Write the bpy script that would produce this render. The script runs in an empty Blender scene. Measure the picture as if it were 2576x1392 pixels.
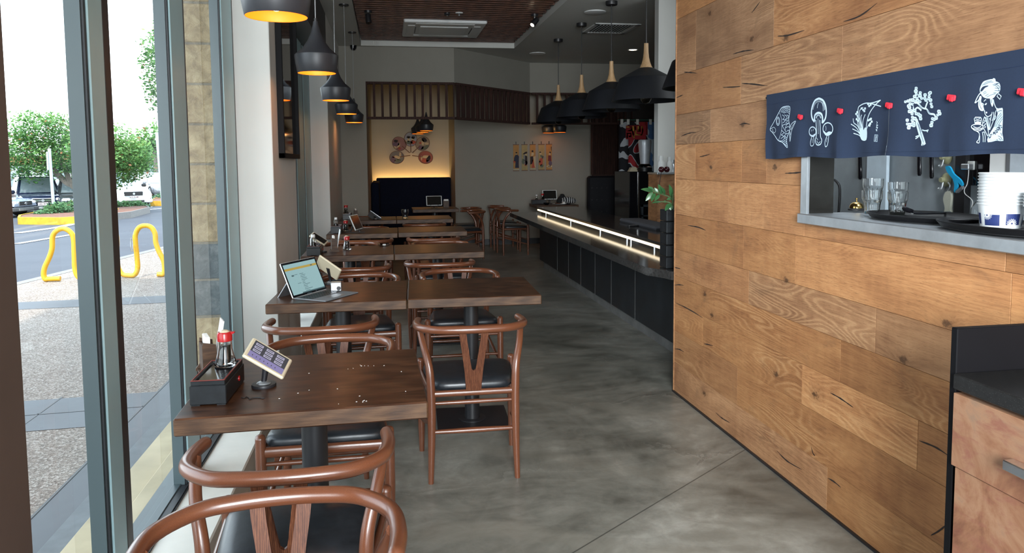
import bpy, bmesh, math, random
from math import sin, cos, pi, radians, sqrt, atan2
from mathutils import Vector as V, Matrix
from mathutils.geometry import tessellate_polygon
rnd = random.Random(11)
SC = bpy.context.scene
COL = SC.collection

# ------------------------------------------------------------------ camera (solved from the photograph)
CF, CX, CY = 1838.17, 1288.0, 545.986
PITCH, YAW, ROLL, CH = 0.0744, 0.1681, -0.0083, 1.4326
FWD = V((sin(YAW)*cos(PITCH), cos(YAW)*cos(PITCH), -sin(PITCH)))
RT0 = V((cos(YAW), -sin(YAW), 0)); UP0 = RT0.cross(FWD)
RT = cos(ROLL)*RT0 + sin(ROLL)*UP0
UP = -sin(ROLL)*RT0 + cos(ROLL)*UP0
EYE = V((0, 0, CH))
def ray(x, y): return RT*((x-CX)/CF) + UP*((CY-y)/CF) + FWD
def onz(x, y, z): d = ray(x, y); return EYE + d*((z-CH)/d.z)
def onx(x, y, X): d = ray(x, y); return EYE + d*(X/d.x)
def ony(x, y, Y): d = ray(x, y); return EYE + d*(Y/d.y)

cd = bpy.data.cameras.new('camera'); cam = bpy.data.objects.new('camera', cd); COL.objects.link(cam)
cd.sensor_fit = 'HORIZONTAL'; cd.sensor_width = 36; cd.lens = CF/2576*36
cd.shift_y = -(696-CY)/2576; cd.clip_start = .05; cd.clip_end = 400
cam.matrix_world = Matrix(((RT.x, UP.x, -FWD.x, 0), (RT.y, UP.y, -FWD.y, 0), (RT.z, UP.z, -FWD.z, CH), (0, 0, 0, 1)))
SC.camera = cam

# ------------------------------------------------------------------ mesh builder
class B:
    def __init__(s): s.v = []; s.f = []; s.uv = []; s.mi = []; s.col = []; s.m = None; s.cm = 0; s.cc = (1, 1, 1)
    def vert(s, p):
        p = V(p)
        if s.m is not None: p = s.m @ p
        s.v.append(p); return len(s.v)-1
    def face(s, idx, uv=None):
        s.f.append(tuple(idx)); s.uv.append(uv); s.mi.append(s.cm); s.col.append(s.cc)
    def poly(s, pts, uv=None): s.face([s.vert(p) for p in pts], uv)
    def tri_poly(s, pts, flip=False):
        pts = [V(p) for p in pts]; ix = [s.vert(p) for p in pts]
        for t in tessellate_polygon([pts]): s.face([ix[k] for k in (t[::-1] if flip else t)])
    def box(s, lo, hi, bev=0.0, m=None):
        lo = V(lo); hi = V(hi); c = (lo+hi)/2; h = (hi-lo)/2
        b = min(bev, .49*min(h.x, h.y, h.z)*2)
        om = s.m
        if m is not None: s.m = (om @ m) if om is not None else m
        T = Matrix.Translation(c)
        s.m = (s.m @ T) if s.m is not None else T
        def fc(pts):
            n = (pts[1]-pts[0]).cross(pts[2]-pts[0]); ce = sum(pts, V())/len(pts)
            if n.dot(ce) < 0: pts = pts[::-1]
            a = max(range(3), key=lambda k: abs(n[k]))
            uv = [((q+c)[(a+1) % 3], (q+c)[(a+2) % 3]) for q in pts]
            s.poly(pts, uv)
        if b <= 0:
            for a in range(3):
                for sg in (-1, 1):
                    p = []
                    for i, j in ((-1, -1), (1, -1), (1, 1), (-1, 1)):
                        q = [0, 0, 0]; q[a] = sg*h[a]; q[(a+1) % 3] = i*h[(a+1) % 3]; q[(a+2) % 3] = j*h[(a+2) % 3]; p.append(V(q))
                    fc(p)
        else:
            def cv(sx, a):
                return V([sx[k]*(h[k] - (0 if k == a else b)) for k in range(3)])
            for a in range(3):
                for sg in (-1, 1):
                    p = []
                    for i, j in ((-1, -1), (1, -1), (1, 1), (-1, 1)):
                        q = [0, 0, 0]; q[a] = sg; q[(a+1) % 3] = i; q[(a+2) % 3] = j; p.append(cv(q, a))
                    fc(p)
            for a in range(3):
                b1, b2 = (a+1) % 3, (a+2) % 3
                for i in (-1, 1):
                    for j in (-1, 1):
                        q0 = [0, 0, 0]; q0[a] = -1; q0[b1] = i; q0[b2] = j
                        q1 = list(q0); q1[a] = 1
                        fc([cv(q0, b1), cv(q1, b1), cv(q1, b2), cv(q0, b2)])
            for i in (-1, 1):
                for j in (-1, 1):
                    for k in (-1, 1):
                        q = (i, j, k); fc([cv(q, 0), cv(q, 1), cv(q, 2)])
        s.m = om
    def lathe(s, prof, c=(0, 0, 0), seg=24, flat=False):
        c = V(c); rings = []
        for r, z in prof:
            if r < 1e-6: rings.append([s.vert(c+V((0, 0, z)))])
            else: rings.append([s.vert(c+V((r*cos(2*pi*k/seg), r*sin(2*pi*k/seg), z))) for k in range(seg)])
        L = 0
        for i in range(len(rings)-1):
            a, b = rings[i], rings[i+1]; dl = sqrt((prof[i+1][0]-prof[i][0])**2+(prof[i+1][1]-prof[i][1])**2)
            for k in range(seg):
                k2 = (k+1) % seg; u0, u1 = k/seg, (k+1)/seg
                if len(a) == 1 and len(b) == 1: continue
                if len(a) == 1: s.face((a[0], b[k2], b[k]), ((u0, L), (u1, L+dl), (u0, L+dl)))
                elif len(b) == 1: s.face((a[k], a[k2], b[0]), ((u0, L), (u1, L), (u0, L+dl)))
                else: s.face((a[k], a[k2], b[k2], b[k]), ((u0, L), (u1, L), (u1, L+dl), (u0, L+dl)))
            L += dl
    def tube(s, pts, rad, seg=12, caps=True, flat=None, rnd_end=False, v0=0.0, upv=None):
        """swept tube; rad number or list; flat = (a,b) cross-section scale along (side, up)"""
        pts = [V(p) for p in pts]; n = len(pts)
        R = [rad]*n if not hasattr(rad, '__len__') else list(rad)
        if rnd_end:
            def endcap(p, q, r):
                d = (p-q).normalized()
                return [(p+d*r*.5, r*.86), (p+d*r*.86, r*.5), (p+d*r*.985, r*.12)]
            e1 = endcap(pts[-1], pts[-2], R[-1]); e0 = endcap(pts[0], pts[1], R[0])
            pts = [p for p, _ in e0[::-1]] + pts + [p for p, _ in e1]; R = [r for _, r in e0[::-1]] + R + [r for _, r in e1]; n = len(pts)
        tan = []
        for i in range(n):
            a = pts[max(i-1, 0)]; b = pts[min(i+1, n-1)]; t = b-a
            tan.append(t.normalized() if t.length > 1e-9 else V((0, 0, 1)))
        up = V(upv) if upv is not None else (V((0, 0, 1)) if abs(tan[0].z) < .9 else V((0, 1, 0)))
        sd = up.cross(tan[0]).normalized(); rings = []; L = v0; Ls = []
        for i in range(n):
            t = tan[i]
            sd = (sd - t*sd.dot(t)).normalized(); u = t.cross(sd)
            fa, fb = flat if flat else (1, 1)
            rings.append([s.vert(pts[i] + sd*(R[i]*fa*cos(2*pi*k/seg)) + u*(R[i]*fb*sin(2*pi*k/seg))) for k in range(seg)])
            Ls.append(L)
            if i < n-1: L += (pts[i+1]-pts[i]).length
        for i in range(n-1):
            for k in range(seg):
                k2 = (k+1) % seg
                s.face((rings[i][k], rings[i][k2], rings[i+1][k2], rings[i+1][k]),
                       ((k/seg, Ls[i]), ((k+1)/seg, Ls[i]), ((k+1)/seg, Ls[i+1]), (k/seg, Ls[i+1])))
        if caps:
            s.face(rings[0][::-1]); s.face(rings[-1])
    def prism(s, poly, ax, a0, a1):
        """extrude 2-D polygon along axis ax (0,1,2) from a0 to a1"""
        o = [(1, 2), (0, 2), (0, 1)][ax]
        def P(p, a):
            q = [0, 0, 0]; q[ax] = a; q[o[0]] = p[0]; q[o[1]] = p[1]; return V(q)
        A = [P(p, a0) for p in poly]; C = [P(p, a1) for p in poly]; n = len(poly)
        ar = sum(poly[i][0]*poly[(i+1) % n][1]-poly[(i+1) % n][0]*poly[i][1] for i in range(n))
        fl = (ar > 0) == (ax != 1)
        ia = [s.vert(p) for p in A]; ic = [s.vert(p) for p in C]
        for t in tessellate_polygon([A]):
            s.face([ia[k] for k in t]); 
        for t in tessellate_polygon([C]):
            s.face([ic[k] for k in t])
        for i in range(n):
            j = (i+1) % n; q = (ia[i], ia[j], ic[j], ic[i]); s.face(q if fl else q[::-1])
    def rib(s, pts, w, n, closed=False, off=V((0, 0, 0))):
        """flat ribbon of width w along pts on a surface with normal n"""
        pts = [V(p)+off for p in pts]; n = V(n); m = len(pts)
        if m < 2: return
        rows = []
        for i in range(m):
            a = pts[(i-1) % m if closed else max(i-1, 0)]; b = pts[(i+1) % m if closed else min(i+1, m-1)]
            t = (b-a)
            if t.length < 1e-9: t = V((0, 0, 1))
            sd = n.cross(t.normalized()).normalized()
            ww = w[i] if hasattr(w, '__len__') else w
            rows.append((s.vert(pts[i]-sd*ww/2), s.vert(pts[i]+sd*ww/2)))
        for i in range(m if closed else m-1):
            a, b = rows[i], rows[(i+1) % m]; s.face((a[0], b[0], b[1], a[1]))
    def build(s, name, mat, parent=None, smooth=40, world=False, recalc=True):
        if world and parent is not None:
            r = parent
            while r.parent is not None: r = r.parent
            off = r.location
            s.v = [p-off for p in s.v]
        me = bpy.data.meshes.new(name); me.from_pydata([tuple(p) for p in s.v], [], s.f)
        for m in (mat if isinstance(mat, (list, tuple)) else [mat]): me.materials.append(m)
        me.polygons.foreach_set('material_index', s.mi)
        ul = me.uv_layers.new(name='UVMap'); k = 0; data = [0.0]*(2*len(me.loops))
        ca = me.attributes.new('pc', 'FLOAT_COLOR', 'CORNER'); cdat = [1.0]*(4*len(me.loops))
        for fi, f in enumerate(s.f):
            u = s.uv[fi]; c = s.col[fi]
            for j in range(len(f)):
                if u is not None: data[2*k] = u[j][0]; data[2*k+1] = u[j][1]
                cdat[4*k] = c[0]; cdat[4*k+1] = c[1]; cdat[4*k+2] = c[2]; k += 1
        ul.data.foreach_set('uv', data); ca.data.foreach_set('color', cdat)
        if recalc:
            bm = bmesh.new(); bm.from_mesh(me); bmesh.ops.recalc_face_normals(bm, faces=bm.faces); bm.to_mesh(me); bm.free()
        if smooth:
            me.polygons.foreach_set('use_smooth', [True]*len(me.polygons)); me.set_sharp_from_angle(angle=radians(smooth))
        me.update()
        o = bpy.data.objects.new(name, me); COL.objects.link(o)
        if parent is not None: o.parent = parent
        return o

def tag(o, label, cat, group=None, kind=None):
    if label: o['label'] = label
    if cat: o['category'] = cat
    if group: o['group'] = group
    if kind: o['kind'] = kind
    return o
def thing(name, label, cat, loc=(0, 0, 0), rotz=0, group=None):
    o = bpy.data.objects.new(name, None); COL.objects.link(o); o.empty_display_size = .05
    o.location = loc; o.rotation_euler = (0, 0, rotz)
    return tag(o, label, cat, group)
def struct(name, b, mat, parent=None, smooth=40, label=None):
    o = b.build(name, mat, parent, smooth, world=parent is not None); 
    if parent is None: o['kind'] = 'structure'
    if label: o['label'] = label
    return o
def dup(root, loc, rotz, label=None, group=None):
    r = root.copy(); COL.objects.link(r); r.location = loc; r.rotation_euler = (0, 0, rotz)
    if label: r['label'] = label
    if group: r['group'] = group
    for ch in list(root.children):
        c = ch.copy(); COL.objects.link(c); c.parent = r
        for g in list(ch.children):
            d = g.copy(); COL.objects.link(d); d.parent = c
    return r
def smoothline(P, n=8, closed=False):
    P = [V(p) for p in P]; m = len(P); out = []
    rng = range(m) if closed else range(m-1)
    for i in rng:
        if closed: p0, p1, p2, p3 = P[(i-1) % m], P[i], P[(i+1) % m], P[(i+2) % m]
        else: p0, p1, p2, p3 = P[max(i-1, 0)], P[i], P[i+1], P[min(i+2, m-1)]
        for k in range(n):
            t = k/n
            out.append(.5*((2*p1)+(p2-p0)*t+(2*p0-5*p1+4*p2-p3)*t*t+(3*p1-p0-3*p2+p3)*t**3))
    if not closed: out.append(P[-1])
    return out
def text_mesh(body, size, name='text', ext=0.0005, bold=False):
    cu = bpy.data.curves.new(name, 'FONT'); cu.body = body; cu.size = size; cu.align_x = 'CENTER'; cu.align_y = 'CENTER'; cu.extrude = ext
    if bold: cu.offset = size*.012
    o = bpy.data.objects.new(name, cu); COL.objects.link(o)
    bpy.context.view_layer.update()
    me = bpy.data.meshes.new_from_object(o.evaluated_get(bpy.context.evaluated_depsgraph_get()))
    COL.objects.unlink(o); bpy.data.objects.remove(o)
    return me
def text_part(body, size, mat, parent, m, name='lettering', bold=True):
    me = text_mesh(body, size, name, bold=bold); me.transform(m); me.materials.clear(); me.materials.append(mat)
    o = bpy.data.objects.new(name, me); COL.objects.link(o); o.parent = parent; return o
def frame(o, x, y, z):
    """matrix with axes x,y,z and origin o"""
    return Matrix(((x.x, y.x, z.x, o.x), (x.y, y.y, z.y, o.y), (x.z, y.z, z.z, o.z), (0, 0, 0, 1)))
# ------------------------------------------------------------------ materials
def s2l(c): return tuple((x/12.92 if x <= .04045 else ((x+.055)/1.055)**2.4) for x in c)
def rgb(r, g, b): return s2l((r/255, g/255, b/255))
class NT:
    def __init__(s, name):
        s.mat = bpy.data.materials.new(name); s.mat.use_nodes = True; s.t = s.mat.node_tree; s.t.nodes.clear()
        s.out = s.n('ShaderNodeOutputMaterial'); s.p = s.n('ShaderNodeBsdfPrincipled'); s.l(s.p.outputs[0], s.out.inputs[0])
    def n(s, ty, **k):
        nd = s.t.nodes.new(ty)
        for a, b in k.items():
            if a.startswith('_'): nd.inputs[a[1:].replace('_', ' ')].default_value = b
            else: setattr(nd, a, b)
        return nd
    def l(s, a, b): s.t.links.new(a, b)
    def coord(s, kind='Object', scale=(1, 1, 1), src=None):
        m = s.n('ShaderNodeMapping'); m.inputs['Scale'].default_value = scale
        if src is None: src = s.n('ShaderNodeTexCoord').outputs[kind]
        s.l(src, m.inputs[0]); return m.outputs[0]
    def noise(s, vec, scale=5, detail=3, rough=.5, dist=0):
        n = s.n('ShaderNodeTexNoise'); n.inputs['Scale'].default_value = scale; n.inputs['Detail'].default_value = detail
        n.inputs['Roughness'].default_value = rough; n.inputs['Distortion'].default_value = dist
        if vec is not None: s.l(vec, n.inputs['Vector'])
        return n.outputs[0]
    def ramp(s, fac, stops):
        r = s.n('ShaderNodeValToRGB'); e = r.color_ramp.elements
        while len(e) < len(stops): e.new(.5)
        for k, (p, c) in enumerate(stops):
            e[k].position = p; e[k].color = (c, c, c, 1) if not hasattr(c, '__len__') else (*c[:3], 1)
        s.l(fac, r.inputs[0]); return r.outputs[0]
    def mix(s, fac, a, b, mode='MIX'):
        m = s.n('ShaderNodeMix', data_type='RGBA', blend_type=mode)
        for i, x in ((0, fac), (6, a), (7, b)):
            if hasattr(x, 'is_linked') or hasattr(x, 'node'): s.l(x, m.inputs[i])
            elif hasattr(x, '__len__'): m.inputs[i].default_value = (*x[:3], 1)
            else: m.inputs[i].default_value = x if i == 0 else (x, x, x, 1)
        return m.outputs[2]
    def math(s, op, a, b=0.0, c=None):
        m = s.n('ShaderNodeMath', operation=op)
        for i, x in enumerate((a, b) if c is None else (a, b, c)):
            if hasattr(x, 'node'): s.l(x, m.inputs[i])
            else: m.inputs[i].default_value = x
        return m.outputs[0]
    def set(s, **k):
        for a, b in k.items():
            i = s.p.inputs[a.replace('_', ' ')]
            if hasattr(b, 'node'): s.l(b, i)
            elif hasattr(b, '__len__') and len(b) == 3: i.default_value = (*b, 1)
            else: i.default_value = b
        return s
    def bump(s, h, strength=.2, dist=.01):
        b = s.n('ShaderNodeBump'); b.inputs['Strength'].default_value = strength; b.inputs['Distance'].default_value = dist
        s.l(h, b.inputs['Height']); s.l(b.outputs[0], s.p.inputs['Normal'])
def pm(name, base, rough=.5, metal=0.0, var=.08, scale=12, bump=0, coat=0, emis=None, es=0, spec=.5):
    t = NT(name); co = t.coord()
    nz = t.noise(co, scale, 4, .6)
    a = tuple(min(1, x*(1-var)) for x in base); b = tuple(min(1, x*(1+var)) for x in base)
    t.set(Base_Color=t.ramp(nz, [(.3, a), (.7, b)]), Roughness=rough, Metallic=metal, Coat_Weight=coat, Specular_IOR_Level=spec)
    if emis: t.set(Emission_Color=emis, Emission_Strength=es)
    if bump: t.bump(nz, bump, .004)
    return t.mat
def woodmat(name, dark, mid, light, kind='UV', sc=(9, 1.6, 1), rough=.4, coat=.2, bump=.1, rings=7.0, spec=.5):
    t = NT(name); co = t.coord(kind, sc)
    n1 = t.noise(co, 3.0, 6, .62, .6); n2 = t.noise(t.coord(kind, tuple(x*3.2 for x in sc)), 4.0, 5, .7, .2)
    w = t.n('ShaderNodeTexWave', wave_type='BANDS', bands_direction='X'); t.l(co, w.inputs[0])
    w.inputs['Scale'].default_value = rings*.15; w.inputs['Distortion'].default_value = 6; w.inputs['Detail'].default_value = 3; w.inputs['Detail Scale'].default_value = 1.2
    g = t.math('ADD', t.math('MULTIPLY', n1, .6), t.math('ADD', t.math('MULTIPLY', n2, .25), t.math('MULTIPLY', w.outputs[1], .15)))
    c = t.ramp(g, [(.32, dark), (.5, mid), (.68, light)])
    t.set(Base_Color=c, Roughness=rough, Coat_Weight=coat, Coat_Roughness=.18, Specular_IOR_Level=spec)
    if bump: t.bump(n2, bump, .002)
    return t.mat
def glassmat(name, tint=(1, 1, 1), rough=.0, refl=.06):
    """thin pane: clear with a fresnel reflection"""
    t = NT(name); t.t.nodes.remove(t.p)
    tr = t.n('ShaderNodeBsdfTransparent'); tr.inputs[0].default_value = (*tint, 1)
    gl = t.n('ShaderNodeBsdfGlossy'); gl.inputs['Roughness'].default_value = rough
    nz = t.noise(t.coord(), 1.2, 2); lw = t.n('ShaderNodeLayerWeight'); lw.inputs[0].default_value = .5
    f = t.math('ADD', refl*(.6), t.math('MULTIPLY', t.math('POWER', lw.outputs['Facing'], 4.5), t.math('ADD', .5, t.math('MULTIPLY', nz, .1))))
    m = t.n('ShaderNodeMixShader'); t.l(f, m.inputs[0]); t.l(tr.outputs[0], m.inputs[1]); t.l(gl.outputs[0], m.inputs[2]); t.l(m.outputs[0], t.out.inputs[0])
    return t.mat
def solidglass(name, col=(1, 1, 1), rough=0.0):
    t = NT(name); nz = t.noise(t.coord(), 8, 2)
    t.set(Base_Color=t.ramp(nz, [(0, tuple(x*.97 for x in col)), (1, col)]), Transmission_Weight=1.0, Roughness=rough, IOR=1.45); return t.mat
def emat(name, col, st):
    t = NT(name); nz = t.noise(t.coord(), 30, 1)
    t.set(Base_Color=(.8, .8, .8), Emission_Color=t.ramp(nz, [(0, tuple(x*.95 for x in col)), (1, col)]), Emission_Strength=st); return t.mat
# ------------------------------------------------------------------ material library
M = {}
M['plaster'] = pm('white_plaster', (.66, .66, .63), .85, var=.03, scale=3, bump=.06)
M['ceil'] = pm('ceiling_paint', (.60, .60, .56), .9, var=.02, scale=2)
M['sillpaint'] = pm('sill_paint', (.70, .68, .61), .55, var=.06, scale=6)
M['backwall'] = pm('grey_plaster', (.26, .245, .21), .9, var=.05, scale=2, bump=.05)
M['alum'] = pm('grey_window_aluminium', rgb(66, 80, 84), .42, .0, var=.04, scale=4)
M['alum_lit'] = pm('lit_window_aluminium', rgb(168, 202, 210), .45, .0, var=.04, scale=4)  # same aluminium, colour lightened so the inner mullion face looks lit
M['gasket'] = pm('dark_gasket', (.012, .014, .018), .5)
M['darkedge'] = pm('dark_brown_edge', (.035, .025, .022), .45)
M['black'] = pm('black_metal', (.012, .012, .014), .42, .0, var=.2)
M['blackgloss'] = pm('gloss_black', (.006, .006, .008), .12, var=.2)
M['chrome'] = pm('chrome', (.75, .75, .76), .12, 1.0, var=.03)
M['steel'] = pm('brushed_steel', (.52, .55, .58), .33, .85, var=.14, scale=10, bump=.05)
M['brass'] = pm('brass', (.55, .38, .14), .2, 1.0)
M['white'] = pm('white_plastic', (.72, .73, .72), .4, var=.03)
M['cream'] = pm('cream_plastic', (.52, .45, .32), .45, var=.04)
M['red'] = pm('red_plastic', (.36, .010, .012), .25)
M['redcloth'] = pm('red_cloth', (.62, .02, .04), .85)
M['soy'] = pm('soy_sauce', (.006, .004, .004), .15)
M['salt'] = pm('salt', (.6, .45, .36), .9, bump=.3, scale=120)
M['paper'] = pm('paper', (.78, .77, .73), .9, var=.03)
M['screen_off'] = pm('dark_screen', (.02, .018, .016), .12)
M['leather'] = pm('black_leather', (.016, .019, .023), .34, var=.25, scale=30, bump=.12)
M['tuft'] = pm('tufted_black_leather', (.006, .006, .009), .65, var=.2, scale=20, bump=.1, spec=.3)
M['navy_seat'] = pm('navy_upholstery', (.004, .006, .016), .9, var=.2, scale=20, spec=.15)
M['chairwood'] = woodmat('reddish_brown_chair_wood', (.040, .011, .005), (.125, .040, .018), (.26, .098, .046), 'UV', (7, 2.4, 1), .28, .4, .08)
M['splatwood'] = woodmat('wood_of_chair_splat', (.040, .012, .006), (.095, .032, .015), (.17, .065, .030), 'Object', (60, 30, 5), .45, .0, .05, spec=.25)
M['tabletop'] = woodmat('dark_stained_table_wood', (.020, .008, .0042), (.046, .018, .0085), (.080, .034, .016), 'Object', (1.6, 14, 14), .36, .08, .12, spec=.28)
M['tableedge'] = woodmat('table_edge_wood', (.030, .014, .007), (.062, .030, .014), (.10, .052, .025), 'Object', (2.2, 30, 30), .5, .05, .15, spec=.3)
M['slat'] = woodmat('red_brown_slat_wood', (.05, .016, .008), (.11, .036, .018), (.18, .066, .034), 'Object', (2, 12, 12), .5, .1)
M['darkslat'] = woodmat('dark_screen_wood', (.016, .006, .0045), (.034, .012, .008), (.06, .022, .015), 'Object', (10, 10, 2), .85, 0)
M['cabwood'] = woodmat('oak_cabinet', (.16, .07, .028), (.30, .14, .06), (.42, .22, .10), 'Object', (3, 3, 12), .5, .1)
M['ashwood'] = woodmat('pale_lamp_wood', (.30, .17, .08), (.45, .28, .14), (.55, .37, .2), 'Object', (30, 30, 4), .45, .1)
M['lampblack'] = pm('matt_black_lamp', (.007, .008, .011), .55, var=.15, spec=.3)
M['lampgrey'] = pm('matt_dark_lamp', (.028, .029, .034), .42, var=.1)
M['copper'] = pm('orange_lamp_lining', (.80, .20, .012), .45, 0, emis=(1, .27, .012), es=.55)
M['bulb'] = emat('warm_bulb', (1, .66, .28), 14)
M['bulb_off'] = solidglass('amber_bulb_glass', (1, .85, .62))
M['led'] = emat('warm_led', (1, .80, .50), 2.1)
M['ledniche'] = emat('niche_led', (1, .62, .22), 13)
M['downlight'] = emat('downlight_glow', (1, .82, .55), 16)
M['pane'] = glassmat('window_glass', (.97, .985, .98))
M['glass'] = solidglass('clear_glass', (.99, 1, 1))
M['redglaze'] = pm('red_trim', (.16, .02, .014), .35)
M['lacquer'] = pm('black_lacquer', (.010, .012, .014), .3, var=.3, scale=40)
M['navycloth'] = pm('navy_cloth', rgb(25, 40, 64), .9, var=.07, scale=160, bump=.1)
M['print'] = pm('white_print', rgb(196, 216, 232), .9, var=.02)
M['darkgranite'] = None
def granite(name, base, sp, rough):
    t = NT(name); v = t.n('ShaderNodeTexVoronoi'); v.inputs['Scale'].default_value = 260; t.l(t.coord(), v.inputs[0])
    n = t.noise(t.coord(), 60, 4, .7)
    c = t.mix(t.ramp(v.outputs[0], [(.05, 1), (.2, 0)]), t.ramp(n, [(.35, base), (.7, tuple(x*2.0 for x in base))]), sp)
    t.set(Base_Color=c, Roughness=rough); return t.mat
M['darkgranite'] = granite('dark_granite', (.020, .019, .018), (.10, .10, .10), .10)
M['toe'] = pm('grey_toe_kick', (.13, .13, .125), .6, var=.25, scale=8)
M['counterpanel'] = pm('black_counter_panel', (.011, .014, .017), .42, var=.35, scale=5)
# polished concrete
def concrete():
    t = NT('polished_concrete'); co = t.coord()
    n1 = t.noise(t.coord('Object', (.9, 1.0, 1)), 1.3, 7, .62, 1.0); n2 = t.noise(co, 9, 6, .7, .6); n3 = t.noise(t.coord('Object', (.8, 1.8, 1)), 2.4, 6, .6, 1.8)
    g = t.math('ADD', t.math('MULTIPLY', n1, .55), t.math('ADD', t.math('MULTIPLY', n2, .22), t.math('MULTIPLY', n3, .23)))
    c = t.ramp(g, [(.36, (.090, .087, .072)), (.46, (.165, .162, .138)), (.54, (.235, .230, .198)), (.64, (.37, .365, .325))])
    # trowel arcs: thin pale rims with a darker side
    dn = t.n('ShaderNodeVectorMath', operation='DISTANCE'); t.l(co, dn.inputs[0]); dn.inputs[1].default_value = (1.4, -.9, 0)
    s = t.math('FRACT', t.math('ADD', t.math('MULTIPLY', dn.outputs['Value'], 1.25), t.math('MULTIPLY', n1, 1.5)))
    fade = t.ramp(t.noise(co, .8, 2), [(.42, 0), (.6, 1)])
    c = t.mix(t.math('MULTIPLY', t.math('MULTIPLY', t.ramp(s, [(0, 1), (.10, .35), (.35, 0)]), fade), .42), c, (.06, .056, .045))
    c = t.mix(t.math('MULTIPLY', t.math('MULTIPLY', t.ramp(s, [(.965, 0), (.99, 1)]), fade), .35), c, (.33, .32, .28))
    # pale trowel arcs
    w = t.n('ShaderNodeTexWave', wave_type='RINGS', rings_direction='Z'); t.l(t.coord('Object', (1, .7, 1)), w.inputs[0])
    w.inputs['Scale'].default_value = .55; w.inputs['Distortion'].default_value = 9; w.inputs['Detail'].default_value = 4; w.inputs['Detail Scale'].default_value = .8
    c = t.mix(t.math('MULTIPLY', t.ramp(w.outputs[1], [(.90, 0), (.985, 1)]), .28), c, (.24, .225, .185))
    # saw cuts
    sx = t.n('ShaderNodeSeparateXYZ'); t.l(co, sx.inputs[0])
    cut = t.math('MAXIMUM', t.math('LESS_THAN', t.math('ABSOLUTE', t.math('SUBTRACT', sx.outputs[1], 6.08)), .004),
                 t.math('LESS_THAN', t.math('ABSOLUTE', t.math('SUBTRACT', t.math('SUBTRACT', sx.outputs[1], 2.05), t.math('MULTIPLY', sx.outputs[0], .72))), .004))
    c = t.mix(t.math('MULTIPLY', cut, .7), c, (.03, .03, .027))
    t.set(Base_Color=c, Roughness=t.math('ADD', .24, t.math('MULTIPLY', n2, .2)), Specular_IOR_Level=.45); t.bump(n2, .04, .003); return t.mat
M['floor'] = concrete()
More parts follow.
